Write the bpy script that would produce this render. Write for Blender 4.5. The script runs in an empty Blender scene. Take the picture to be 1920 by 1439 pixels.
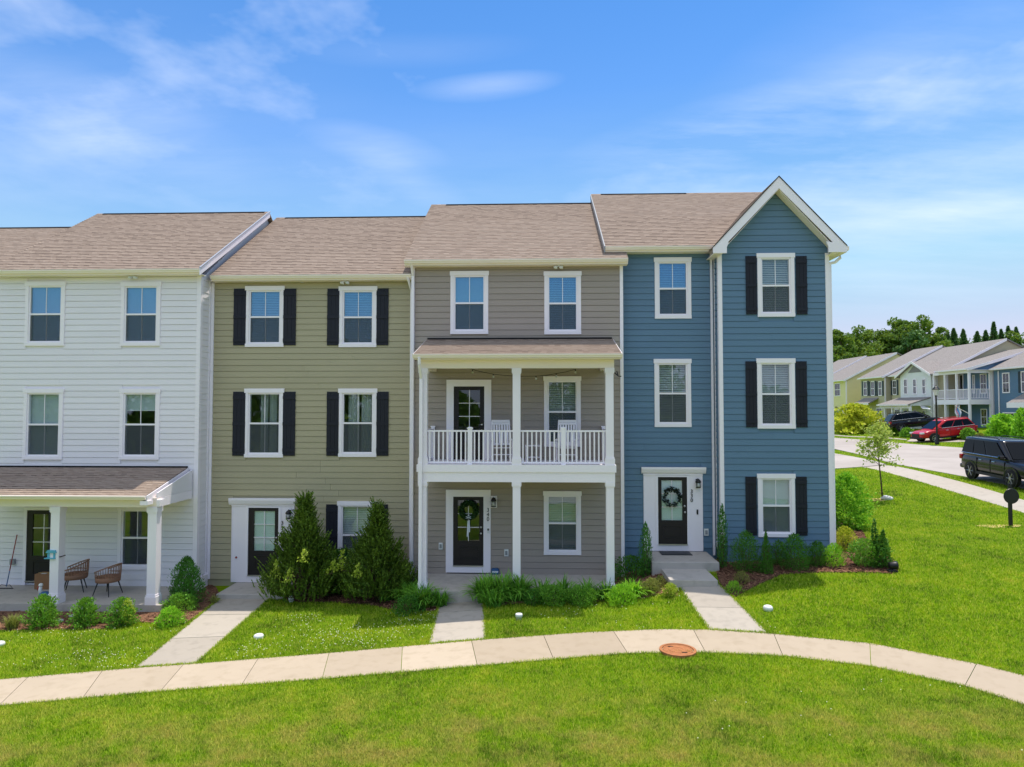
import bpy, bmesh, math, random
import numpy as np
from mathutils import Vector, Matrix, Euler

random.seed(11)
rng = np.random.default_rng(11)
scene = bpy.context.scene
col = scene.collection
R = math.radians

# ------------------------------------------------------------------ camera
CAM_Z = 5.2
FPX = 1280.0                      # focal length in photo pixels (24 mm on 36 mm)
PITCH = math.atan(46.5 / 1280)
YAW = math.atan(48 / 1280)
cam_data = bpy.data.cameras.new('camera')
cam_data.sensor_width = 36.0
cam_data.lens = 24.0
cam_data.clip_start = 0.1
cam_data.clip_end = 2000
cam = bpy.data.objects.new('camera', cam_data)
cam.location = (0, 0, CAM_Z)
cam.rotation_euler = (math.pi / 2 + PITCH, 0, YAW)
col.objects.link(cam)
scene.camera = cam

# ------------------------------------------------------------------ light
SUN_DIR = Vector((1.1, 1.35, 6.3)).normalized()      # towards the sun, behind the houses
SUN_EL = math.asin(SUN_DIR.z)
SUN_STRENGTH = 2.35
SKY_STRENGTH = 0.15
EXPOSURE = 0.95
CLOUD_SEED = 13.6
sun_data = bpy.data.lights.new('sun', 'SUN')
sun_data.energy = SUN_STRENGTH
sun_data.angle = R(0.53)
sun_data.color = (1.0, 0.94, 0.84)
sun = bpy.data.objects.new('sun', sun_data)
sun.rotation_euler = (-SUN_DIR).to_track_quat('-Z', 'Y').to_euler()
sun.location = (10, 12, 60)
col.objects.link(sun)

scene.view_settings.view_transform = 'Standard'
scene.view_settings.look = 'None'
scene.view_settings.gamma = 1.0
scene.view_settings.use_curve_mapping = False
scene.view_settings.exposure = EXPOSURE


class NT:
    """small helper to write node trees"""
    def __init__(self, tree):
        self.t = tree
        self.n = tree.nodes
        self.l = tree.links

    def add(self, typ, **kw):
        nd = self.n.new(typ)
        for k, v in kw.items():
            setattr(nd, k, v)
        return nd

    def link(self, a, b):
        self.l.new(a, b)

    def val(self, sock, v):
        if isinstance(v, (int, float)):
            sock.default_value = v
        elif isinstance(v, (tuple, list)):
            sock.default_value = v
        else:
            self.l.new(v, sock)

    def math(self, op, a, b=None, c=None, clamp=False):
        nd = self.n.new('ShaderNodeMath')
        nd.operation = op
        nd.use_clamp = clamp
        self.val(nd.inputs[0], a)
        if b is not None:
            self.val(nd.inputs[1], b)
        if c is not None:
            self.val(nd.inputs[2], c)
        return nd.outputs[0]

    def mix(self, fac, a, b, mode='MIX'):
        nd = self.n.new('ShaderNodeMix')
        nd.data_type = 'RGBA'
        nd.blend_type = mode
        self.val(nd.inputs[0], fac)
        self.val(nd.inputs[6], a if not isinstance(a, tuple) else (*a[:3], 1))
        self.val(nd.inputs[7], b if not isinstance(b, tuple) else (*b[:3], 1))
        return nd.outputs[2]

    def noise(self, vec, scale, detail=3, rough=0.55, dim='3D'):
        nd = self.n.new('ShaderNodeTexNoise')
        nd.noise_dimensions = dim
        if vec is not None:
            self.l.new(vec, nd.inputs['Vector'])
        nd.inputs['Scale'].default_value = scale
        nd.inputs['Detail'].default_value = detail
        nd.inputs['Roughness'].default_value = rough
        return nd.outputs['Fac']

    def ramp(self, fac, stops):
        nd = self.n.new('ShaderNodeValToRGB')
        e = nd.color_ramp.elements
        while len(e) < len(stops):
            e.new(0.5)
        for i, (p, c) in enumerate(stops):
            e[i].position = p
            e[i].color = (*c[:3], 1) if not isinstance(c, (int, float)) else (c, c, c, 1)
        self.l.new(fac, nd.inputs[0])
        return nd.outputs[0]


# world: physical sky with thin cirrus
world = bpy.data.worlds.new('World')
scene.world = world
world.use_nodes = True
w = NT(world.node_tree)
for nd in list(w.n):
    w.n.remove(nd)
sky = w.add('ShaderNodeTexSky', sky_type='NISHITA')
sky.sun_disc = False
sky.sun_elevation = SUN_EL
sky.sun_rotation = math.atan2(SUN_DIR.x, SUN_DIR.y)
sky.altitude = 100
sky.air_density = 0.8
sky.dust_density = 0.0
sky.ozone_density = 3.0
hsv = w.add('ShaderNodeHueSaturation')
hsv.inputs['Saturation'].default_value = 1.25
hsv.inputs['Value'].default_value = 0.79
w.link(sky.outputs[0], hsv.inputs['Color'])
tc = w.add('ShaderNodeTexCoord')
sep = w.add('ShaderNodeSeparateXYZ')
w.link(tc.outputs['Generated'], sep.inputs[0])
dx, dy, dz = sep.outputs
az = w.math('MULTIPLY', w.math('ARCTAN2', dx, dy), 57.29578)        # degrees right of +Y
el = w.math('MULTIPLY', w.math('ARCSINE', dz), 57.29578)
# wind-drawn streaks: noise on a flat cloud layer, stretched
zc = w.math('ADD', w.math('MAXIMUM', dz, 0.0), 0.12)
cu = w.math('DIVIDE', dx, zc)
cv = w.math('DIVIDE', dy, zc)
cmb = w.add('ShaderNodeCombineXYZ')
w.link(cu, cmb.inputs[0]); w.link(cv, cmb.inputs[1])
mp = w.add('ShaderNodeMapping')
mp.inputs['Rotation'].default_value = (0, 0, R(-28))
mp.inputs['Scale'].default_value = (0.55, 1.7, 1)
w.link(cmb.outputs[0], mp.inputs[0])
streak = w.noise(mp.outputs[0], 1.3, 7, 0.62)
broad = w.noise(cmb.outputs[0], 0.42, 4, 0.5)
wisps = w.math('MULTIPLY', w.math('SUBTRACT', streak, 0.33, clamp=True), 2.6, clamp=True)
veil = w.math('MULTIPLY', w.math('SUBTRACT', broad, 0.52, clamp=True), 1.3, clamp=True)


def px_azel(x, y):
    """direction of a photo pixel as azimuth / elevation"""
    d = cam.rotation_euler.to_matrix() @ Vector(((x - 960) / FPX, -(y - 719.5) / FPX, -1))
    d.normalize()
    return math.degrees(math.atan2(d.x, d.y)), math.degrees(math.asin(d.z))


# scattered fair-weather cloud over the whole dome
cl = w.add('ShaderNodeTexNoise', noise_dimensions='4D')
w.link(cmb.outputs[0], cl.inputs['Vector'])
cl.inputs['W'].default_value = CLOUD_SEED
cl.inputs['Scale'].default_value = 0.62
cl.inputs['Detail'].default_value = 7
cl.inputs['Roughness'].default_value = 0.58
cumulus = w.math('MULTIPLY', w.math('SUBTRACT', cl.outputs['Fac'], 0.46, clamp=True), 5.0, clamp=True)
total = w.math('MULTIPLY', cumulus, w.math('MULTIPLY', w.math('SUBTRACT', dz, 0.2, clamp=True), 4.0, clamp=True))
azel = w.add('ShaderNodeCombineXYZ')
w.link(az, azel.inputs[0]); w.link(el, azel.inputs[1])
patch = 0.0
# clouds in view: (x, y, half width, half height in degrees, tilt, strength)
for (cx, cy, ax, ay, tilt, st) in [
        (90, 200, 9.0, 2.0, -10, 0.30), (235, 218, 4.5, 1.6, 20, 0.22), (90, 80, 13.0, 4.0, 6, 0.05),
        (915, 163, 3.6, 0.6, 5, 0.36), (705, 275, 3.4, 0.9, -8, 0.28), (765, 338, 3.0, 0.9, -20, 0.22),
        (770, 95, 6.0, 0.7, 4, 0.10), (1330, 250, 7.0, 1.4, 8, 0.50), (1520, 215, 9.0, 2.0, 14, 0.26),
        (1790, 250, 12.0, 6.5, 6, 0.38), (1840, 392, 5.0, 0.9, -4, 0.24), (1700, 420, 12.0, 5.0, 0, 0.22),
        (1150, 330, 16.0, 3.4, 0, 0.10), (480, 330, 16.0, 4.0, 0, 0.10)]:
    a0, e0 = px_azel(cx, cy)
    mpc = w.add('ShaderNodeMapping', vector_type='TEXTURE')
    mpc.inputs['Location'].default_value = (a0, e0, 0)
    mpc.inputs['Rotation'].default_value = (0, 0, R(tilt))
    mpc.inputs['Scale'].default_value = (ax * 1.9, ay * 1.9, 1)
    w.link(azel.outputs[0], mpc.inputs[0])
    gr = w.add('ShaderNodeTexGradient', gradient_type='SPHERICAL')
    w.link(mpc.outputs[0], gr.inputs[0])
    patch = w.math('MULTIPLY_ADD', w.math('SMOOTH_MIN', gr.outputs['Fac'], 0.8, 0.3), st, patch)
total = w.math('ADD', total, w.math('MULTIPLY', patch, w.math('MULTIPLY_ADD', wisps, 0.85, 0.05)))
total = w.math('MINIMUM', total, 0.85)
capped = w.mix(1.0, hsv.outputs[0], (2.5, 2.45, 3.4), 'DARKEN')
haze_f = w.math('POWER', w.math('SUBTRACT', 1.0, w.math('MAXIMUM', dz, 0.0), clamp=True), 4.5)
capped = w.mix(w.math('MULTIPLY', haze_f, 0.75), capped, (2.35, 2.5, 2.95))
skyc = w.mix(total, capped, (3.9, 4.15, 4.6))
bg = w.add('ShaderNodeBackground')
w.link(skyc, bg.inputs['Color'])
bg.inputs['Strength'].default_value = SKY_STRENGTH
wo = w.add('ShaderNodeOutputWorld')
w.link(bg.outputs[0], wo.inputs[0])

# ------------------------------------------------------------------ helpers
CAMM = cam.rotation_euler.to_matrix()
CAMP = Vector((0, 0, CAM_Z))


def ray(x, y):
    return CAMM @ Vector(((x - 960) / FPX, -(y - 719.5) / FPX, -1))


def at(x, y, Y):
    """world point seen at photo position x, y on the upright plane at depth Y"""
    d = ray(x, y)
    return CAMP + d * (Y / d.y)


# terrain: smooth surface through survey points
GP = np.array([
    (-10, 19.5, -.15), (-8, 18, -.15), (-14, 18, -.2), (-6.5, 18.8, -.14), (-4, 18.5, -.1), (-2, 18.3, .08),
    (0, 18.2, .22), (1.6, 18.2, .23), (2.3, 18.2, .27), (2.3, 19.6, .30), (5.6, 17.3, .68), (4.0, 19.5, .72), (3.4, 17.6, .61), (4.6, 17.6, .65), (3.0, 18.7, .63), (5.0, 18.7, .77), (8, 18.8, .92), (10, 20, 1.15),
    (11.5, 19.5, 1.2), (-10.5, 13.0, -.25), (-6.2, 14, -.13), (-3, 14.2, .05), (0, 14.2, .2), (3.5, 14.6, .28),
    (6.5, 14.7, .33), (9.5, 12, .35), (10, 10, .4), (0, 9, .12), (-8, 9, -.25), (14.4, 29.2, 1.42), (16, 24, 1.22),
    (12, 15.5, .78), (15, 18, 1.0), (20.5, 31, 1.82), (18.8, 24, 1.5), (20, 37, 1.93), (29.6, 70, 2.2), (32.5, 53, 2.2), (33, 44, 2.15),
    (35, 60, 2.42), (34, 72, 2.42), (40, 65, 3.3), (40, 90, 3.3), (40, 52, 3.2), (37, 44, 2.6), (26, 45, 2.0), (60, 100, 3.3), (0, 32, 1.3), (10, 32, 1.4), (-40, 40, 0), (-40, 10, -.6),
    (0, -20, 0), (40, 0, .6), (-100, 100, 1), (100, 100, 3), (100, -60, 0), (-100, -60, -1), (0, 200, 3), (300, 300, 3),
    (-300, 300, 1), (300, -300, 0), (-300, -300, -1)], dtype=float)


def _phi(d2):
    return np.sqrt(d2 + 2.0)


_d2 = ((GP[:, None, :2] - GP[None, :, :2]) ** 2).sum(-1)
_A = _phi(_d2) + np.eye(len(GP)) * -0.02
_zm = GP[:, 2].mean()
_W = np.linalg.solve(_A, GP[:, 2] - _zm)


def Gn(xy):
    xy = np.asarray(xy, dtype=float)
    out = np.empty(len(xy))
    for i in range(0, len(xy), 40000):
        c = xy[i:i + 40000]
        d2 = ((c[:, None, :] - GP[None, :, :2]) ** 2).sum(-1)
        out[i:i + 40000] = _phi(d2) @ _W + _zm
    return out


def G(x, y):
    return float(Gn([(x, y)])[0])


def gnd(x, y):
    """ground point seen at photo position x, y"""
    d = ray(x, y)
    t0 = 4.0 / d.y
    pr = None
    ts = np.concatenate([np.arange(4, 40, .25), np.arange(40, 140, 1.0)]) / d.y
    pts = np.array([[CAMP.x + d.x * t, CAMP.y + d.y * t] for t in ts])
    g = Gn(pts)
    zz = CAMP.z + d.z * ts
    below = np.nonzero(zz < g)[0]
    if len(below) == 0:
        t = ts[-1]
    else:
        k = below[0]
        if k == 0:
            t = ts[0]
        else:
            a = zz[k - 1] - g[k - 1]
            b = zz[k] - g[k]
            t = ts[k - 1] + (ts[k] - ts[k - 1]) * a / (a - b)
    p = CAMP + d * t
    return Vector((p.x, p.y, G(p.x, p.y)))


WL = {}


def wl(o):
    return WL.get(o.name, Vector((0, 0, 0))) if o else Vector((0, 0, 0))


def tag(o, label=None, cat=None, group=None, kind=None):
    if label:
        o['label'] = label
    if cat:
        o['category'] = cat
    if group:
        o['group'] = group
    if kind:
        o['kind'] = kind
    return o


def empty(name, loc=(0, 0, 0), parent=None):
    o = bpy.data.objects.new(name, None)
    o.empty_display_size = 0.3
    col.objects.link(o)
    loc = Vector(loc)
    if parent:
        o.parent = parent
    o.location = loc - wl(parent)
    WL[o.name] = loc
    return o


def thing(name, loc, label, cat, group=None):
    return tag(empty(name, loc), label, cat, group)


def link_mesh(name, me, mat, parent=None, loc=(0, 0, 0), smooth=False):
    o = bpy.data.objects.new(name, me)
    col.objects.link(o)
    if mat and not me.materials:
        me.materials.append(mat)
    if parent:
        o.parent = parent
    o.location = Vector(loc) - wl(parent)
    WL[o.name] = Vector(loc)
    if smooth:
        me.shade_smooth()
    return o


class MB:
    """collects geometry that becomes ONE mesh object"""
    def __init__(self):
        self.v = []
        self.f = []

    def poly(self, pts):
        b = len(self.v)
        self.v += [tuple(p) for p in pts]
        self.f.append(tuple(range(b, b + len(pts))))
        return self

    def hexa(self, p):
        """8 corners: bottom ring 0-3, top ring 4-7 (counter-clockwise from above)"""
        b = len(self.v)
        self.v += [tuple(q) for q in p]
        for f in ((0, 3, 2, 1), (4, 5, 6, 7), (0, 1, 5, 4), (1, 2, 6, 5), (2, 3, 7, 6), (3, 0, 4, 7)):
            self.f.append(tuple(b + i for i in f))
        return self

    def box(self, x0, x1, y0, y1, z0, z1):
        if x0 > x1: x0, x1 = x1, x0
        if y0 > y1: y0, y1 = y1, y0
        if z0 > z1: z0, z1 = z1, z0
        return self.hexa([(x0, y0, z0), (x1, y0, z0), (x1, y1, z0), (x0, y1, z0),
                          (x0, y0, z1), (x1, y0, z1), (x1, y1, z1), (x0, y1, z1)])

    def prism(self, pts, vec):
        """polygon (list of 3D points) swept along vec"""
        n = len(pts)
        b = len(self.v)
        vec = Vector(vec)
        self.v += [tuple(p) for p in pts] + [tuple(Vector(p) + vec) for p in pts]
        self.f.append(tuple(b + i for i in range(n))[::-1])
        self.f.append(tuple(b + n + i for i in range(n)))
        for i in range(n):
            j = (i + 1) % n
            self.f.append((b + i, b + j, b + n + j, b + n + i))
        return self

    def tube(self, pts, r, n=6, cap=True):
        pts = [Vector(p) for p in pts]
        rs = r if isinstance(r, (list, tuple)) else [r] * len(pts)
        b = len(self.v)
        for i, p in enumerate(pts):
            t = (pts[min(i + 1, len(pts) - 1)] - pts[max(i - 1, 0)])
            if t.length < 1e-9:
                t = Vector((0, 0, 1))
            t.normalize()
            up = Vector((0, 0, 1)) if abs(t.z) < 0.9 else Vector((1, 0, 0))
            a = t.cross(up).normalized()
            c = a.cross(t).normalized()
            for k in range(n):
                an = 2 * math.pi * k / n
                self.v.append(tuple(p + (a * math.cos(an) + c * math.sin(an)) * rs[i]))
        for i in range(len(pts) - 1):
            for k in range(n):
                k2 = (k + 1) % n
                self.f.append((b + i * n + k, b + i * n + k2, b + (i + 1) * n + k2, b + (i + 1) * n + k))
        if cap:
            self.f.append(tuple(b + k for k in range(n))[::-1])
            e = b + (len(pts) - 1) * n
            self.f.append(tuple(e + k for k in range(n)))
        return self

    def lathe(self, prof, c=(0, 0, 0), n=16, axis='Z', cap=True):
        """profile of (radius, height) turned about an axis through c"""
        b = len(self.v)
        for (r, h) in prof:
            for k in range(n):
                a = 2 * math.pi * k / n
                u, v_ = r * math.cos(a), r * math.sin(a)
                if axis == 'Z':
                    q = (c[0] + u, c[1] + v_, c[2] + h)
                elif axis == 'Y':
                    q = (c[0] + u, c[1] + h, c[2] - v_)
                else:
                    q = (c[0] + h, c[1] + u, c[2] + v_)
                self.v.append(q)
        m = len(prof)
        for i in range(m - 1):
            for k in range(n):
                k2 = (k + 1) % n
                self.f.append((b + i * n + k, b + i * n + k2, b + (i + 1) * n + k2, b + (i + 1) * n + k))
        if cap:
            self.f.append(tuple(b + k for k in range(n))[::-1])
            self.f.append(tuple(b + (m - 1) * n + k for k in range(n)))
        return self

    def build(self, name, mat, parent=None, smooth=False, bevel=0.0, kind=None, origin=None):
        v = np.array(self.v, dtype=float)
        lo, hi = v.min(0), v.max(0)
        c = Vector(((lo[0] + hi[0]) / 2, (lo[1] + hi[1]) / 2, lo[2])) if origin is None else Vector(origin)
        me = bpy.data.meshes.new(name)
        me.from_pydata([tuple(p) for p in (v - np.array(c))], [], self.f)
        bm = bmesh.new()
        bm.from_mesh(me)
        bmesh.ops.recalc_face_normals(bm, faces=bm.faces)
        if bevel:
            bmesh.ops.bevel(bm, geom=list(bm.edges), offset=bevel, segments=1, affect='EDGES', clamp_overlap=True)
        bm.to_mesh(me)
        bm.free()
        me.materials.append(mat)
        if smooth:
            me.shade_smooth()
        o = link_mesh(name, me, None, parent, c)
        if kind:
            o['kind'] = kind
        return o


def box(name, mat, parent, x0, x1, y0, y1, z0, z1, **k):
    return MB().box(x0, x1, y0, y1, z0, z1).build(name, mat, parent, **k)


def copy_tree(o, parent=None):
    c = o.copy()
    col.objects.link(c)
    if parent:
        c.parent = parent
    for ch in list(o.children):
        copy_tree(ch, c)
    return c


def fast_mesh(name, verts, nper, mat, parent=None, origin=(0, 0, 0), kind=None, smooth=False):
    """verts: (N, nper, 3) array, each row one face"""
    verts = np.asarray(verts, dtype=np.float32)
    N = len(verts)
    me = bpy.data.meshes.new(name)
    me.vertices.add(N * nper)
    me.vertices.foreach_set('co', (verts.reshape(-1, 3) - np.array(origin, dtype=np.float32)).ravel())
    me.loops.add(N * nper)
    me.loops.foreach_set('vertex_index', np.arange(N * nper, dtype=np.int32))
    me.polygons.add(N)
    me.polygons.foreach_set('loop_start', np.arange(0, N * nper, nper, dtype=np.int32))
    me.update(calc_edges=True)
    me.validate()
    me.materials.append(mat)
    o = link_mesh(name, me, None, parent, origin, smooth)
    if kind:
        o['kind'] = kind
    return o


def srgb(r, g, b):
    f = lambda c: (c / 255 / 12.92) if c / 255 <= 0.04045 else ((c / 255 + 0.055) / 1.055) ** 2.4
    return (f(r), f(g), f(b))

# ------------------------------------------------------------------ materials
def new_mat(name):
    m = bpy.data.materials.new(name)
    m.use_nodes = True
    nt = NT(m.node_tree)
    for nd in list(nt.n):
        nt.n.remove(nd)
    out = nt.add('ShaderNodeOutputMaterial')
    return m, nt, out


def principled(nt, out, color, rough=0.6, spec=0.3, metal=0.0, coat=0.0):
    p = nt.add('ShaderNodeBsdfPrincipled')
    nt.val(p.inputs['Base Color'], (*color, 1) if isinstance(color, tuple) else color)
    nt.val(p.inputs['Roughness'], rough)
    p.inputs['Specular IOR Level'].default_value = spec
    p.inputs['Metallic'].default_value = metal
    p.inputs['Coat Weight'].default_value = coat
    p.inputs['Coat Roughness'].default_value = 0.05
    nt.link(p.outputs[0], out.inputs[0])
    return p


def bump(nt, p, height, strength=0.3, dist=0.01):
    b = nt.add('ShaderNodeBump')
    b.inputs['Strength'].default_value = strength
    b.inputs['Distance'].default_value = dist
    nt.link(height, b.inputs['Height'])
    nt.link(b.outputs[0], p.inputs['Normal'])


def pos(nt):
    return nt.add('ShaderNodeNewGeometry').outputs['Position']


def scaled(nt, vec, s):
    mp_ = nt.add('ShaderNodeMapping')
    mp_.inputs['Scale'].default_value = s
    nt.link(vec, mp_.inputs[0])
    return mp_.outputs[0]


def paint(name, color, rough=0.55, var=0.08, spec=0.3, grain=True):
    """painted board / trim: slight weathering, faint grain"""
    m, nt, out = new_mat(name)
    P_ = pos(nt)
    n1 = nt.noise(scaled(nt, P_, (0.8, 0.8, 1.6)), 1.5, 4)
    n2 = nt.noise(scaled(nt, P_, (3, 3, 40)), 2.0, 3)
    oi = nt.add('ShaderNodeObjectInfo').outputs['Random']
    f = nt.math('ADD', nt.math('MULTIPLY', n1, 0.6), nt.math('MULTIPLY', n2, 0.25))
    f = nt.math('ADD', f, nt.math('MULTIPLY', oi, 0.35))
    f = nt.math('SUBTRACT', f, 0.6)
    k = nt.math('ADD', 1.0, nt.math('MULTIPLY', f, var * 2))
    vm = nt.add('ShaderNodeVectorMath', operation='SCALE')
    vm.inputs[0].default_value = color
    nt.link(k, vm.inputs['Scale'])
    p = principled(nt, out, vm.outputs[0], rough, spec)
    if grain:
        bump(nt, p, n2, 0.15, 0.004)
    return m


def plain(name, color, rough=0.5, spec=0.4, metal=0.0, coat=0.0, var=0.1, scale=6):
    m, nt, out = new_mat(name)
    n1 = nt.noise(pos(nt), scale, 4)
    k = nt.math('ADD', 1.0 - var, nt.math('MULTIPLY', n1, var * 2))
    vm = nt.add('ShaderNodeVectorMath', operation='SCALE')
    vm.inputs[0].default_value = color
    nt.link(k, vm.inputs['Scale'])
    principled(nt, out, vm.outputs[0], rough, spec, metal, coat)
    return m


def shingle(name, axis='Y', slope=0.62, cols=None):
    """architectural asphalt shingles: rows along the slope, tabs of uneven width and tone"""
    m, nt, out = new_mat(name)
    P_ = pos(nt)
    s_ = nt.add('ShaderNodeSeparateXYZ')
    nt.link(P_, s_.inputs[0])
    run, along = (s_.outputs[1], s_.outputs[0]) if axis == 'Y' else (s_.outputs[0], s_.outputs[1])
    row = nt.math('FLOOR', nt.math('MULTIPLY', run, math.sqrt(1 + slope * slope) / 0.143))
    wn = nt.add('ShaderNodeTexWhiteNoise', noise_dimensions='1D')
    nt.link(row, wn.inputs['W'])
    c = nt.math('ADD', nt.math('MULTIPLY', along, 1 / 0.16), nt.math('MULTIPLY', wn.outputs['Value'], 7.3))
    cellx = nt.math('FLOOR', c)
    cb = nt.add('ShaderNodeCombineXYZ')
    nt.link(cellx, cb.inputs[0]); nt.link(row, cb.inputs[1])
    wn2 = nt.add('ShaderNodeTexWhiteNoise', noise_dimensions='2D')
    nt.link(cb.outputs[0], wn2.inputs['Vector'])
    big = nt.noise(P_, 0.6, 3)
    fine = nt.noise(P_, 60, 2)
    f = nt.math('ADD', nt.math('MULTIPLY', wn2.outputs['Value'], 0.75), nt.math('MULTIPLY', big, 0.25))
    fr_ = nt.math('FRACT', nt.math('MULTIPLY', run, math.sqrt(1 + slope * slope) / 0.143))
    band = nt.math('MULTIPLY', nt.math('LESS_THAN', fr_, 0.38), nt.math('GREATER_THAN', wn2.outputs['Value'], 0.4))
    f = nt.math('SUBTRACT', nt.math('MULTIPLY_ADD', f, 0.5, 0.42), nt.math('MULTIPLY', band, 0.5), clamp=True)
    cols = cols or [srgb(92, 79, 71), srgb(143, 124, 110), srgb(170, 151, 136), srgb(186, 168, 153)]
    ca = nt.ramp(f, [(0.0, cols[0]), (0.3, cols[1]), (0.65, cols[2]), (1.0, cols[3])])
    ca = nt.mix(nt.math('MULTIPLY', fine, 0.35), ca, (0.09, 0.07, 0.06))
    p = principled(nt, out, ca, 0.95, 0.1)
    bump(nt, p, nt.math('ADD', wn2.outputs['Value'], nt.math('MULTIPLY', fine, 0.3)), 0.5, 0.006)
    return m


def concrete(name, c1, c2, stain=(0.2, 0.18, 0.15)):
    m, nt, out = new_mat(name)
    P_ = pos(nt)
    big = nt.noise(P_, 0.7, 5, 0.6)
    mid = nt.noise(P_, 4.0, 4)
    fine = nt.noise(P_, 90, 2)
    oi = nt.add('ShaderNodeObjectInfo').outputs['Random']
    c = nt.mix(nt.math('ADD', nt.math('MULTIPLY', big, 0.5), nt.math('MULTIPLY', oi, 0.5)), c1, c2)
    c = nt.mix(nt.math('MULTIPLY', nt.math('SUBTRACT', mid, 0.5, clamp=True), 1.3), c, stain)
    c = nt.mix(nt.math('MULTIPLY', fine, 0.12), c, (0.25, 0.23, 0.2))
    p = principled(nt, out, c, 0.9, 0.15)
    bump(nt, p, fine, 0.25, 0.003)
    return m


def foliage(name, c1, c2, trans=0.3, rough=0.55, big=None):
    m, nt, out = new_mat(name)
    g = nt.add('ShaderNodeNewGeometry')
    c = nt.mix(g.outputs['Random Per Island'], c1, c2)
    n = nt.noise(g.outputs['Position'], 2.2, 2)
    c = nt.mix(nt.math('MULTIPLY', nt.math('SUBTRACT', n, 0.45, clamp=True), 1.4, clamp=True), c, big or tuple(x * 1.25 for x in c2))
    p = nt.add('ShaderNodeBsdfPrincipled')
    nt.link(c, p.inputs['Base Color'])
    p.inputs['Roughness'].default_value = rough
    p.inputs['Specular IOR Level'].default_value = 0.25
    t = nt.add('ShaderNodeBsdfTranslucent')
    nt.link(nt.mix(0.35, c, (0.5, 0.6, 0.05), 'MIX'), t.inputs['Color'])
    mx = nt.add('ShaderNodeMixShader')
    mx.inputs[0].default_value = trans
    nt.link(p.outputs[0], mx.inputs[1]); nt.link(t.outputs[0], mx.inputs[2])
    nt.link(mx.outputs[0], out.inputs[0])
    return m


def glass(name, refl=0.03, tint=(0.85, 0.95, 1.0), trans=(0.90, 0.94, 0.94)):
    """coated double glazing: part mirror, part see-through"""
    m, nt, out = new_mat(name)
    lw = nt.add('ShaderNodeLayerWeight')
    lw.inputs['Blend'].default_value = 0.5
    f = nt.math('ADD', nt.math('MULTIPLY_ADD', nt.math('POWER', lw.outputs['Facing'], 5.0), 0.9, 0.035), refl, clamp=True)
    gl = nt.add('ShaderNodeBsdfGlossy')
    gl.inputs['Roughness'].default_value = 0.01
    gl.inputs['Color'].default_value = (*tint, 1)
    wv = nt.noise(pos(nt), 1.1, 1)
    b = nt.add('ShaderNodeBump')
    b.inputs['Strength'].default_value = 0.06
    b.inputs['Distance'].default_value = 0.05
    nt.link(wv, b.inputs['Height']); nt.link(b.outputs[0], gl.inputs['Normal'])
    tr = nt.add('ShaderNodeBsdfTransparent')
    tr.inputs['Color'].default_value = (*trans, 1)
    mx = nt.add('ShaderNodeMixShader')
    nt.link(f, mx.inputs[0]); nt.link(tr.outputs[0], mx.inputs[1]); nt.link(gl.outputs[0], mx.inputs[2])
    nt.link(mx.outputs[0], out.inputs[0])
    return m


def screen_mesh(name):
    m, nt, out = new_mat(name)
    d = nt.add('ShaderNodeBsdfDiffuse')
    d.inputs['Color'].default_value = (0.11, 0.125, 0.135, 1)
    tr = nt.add('ShaderNodeBsdfTransparent')
    mx = nt.add('ShaderNodeMixShader')
    mx.inputs[0].default_value = 0.36
    nt.link(tr.outputs[0], mx.inputs[1]); nt.link(d.outputs[0], mx.inputs[2])
    nt.link(mx.outputs[0], out.inputs[0])
    return m


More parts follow.
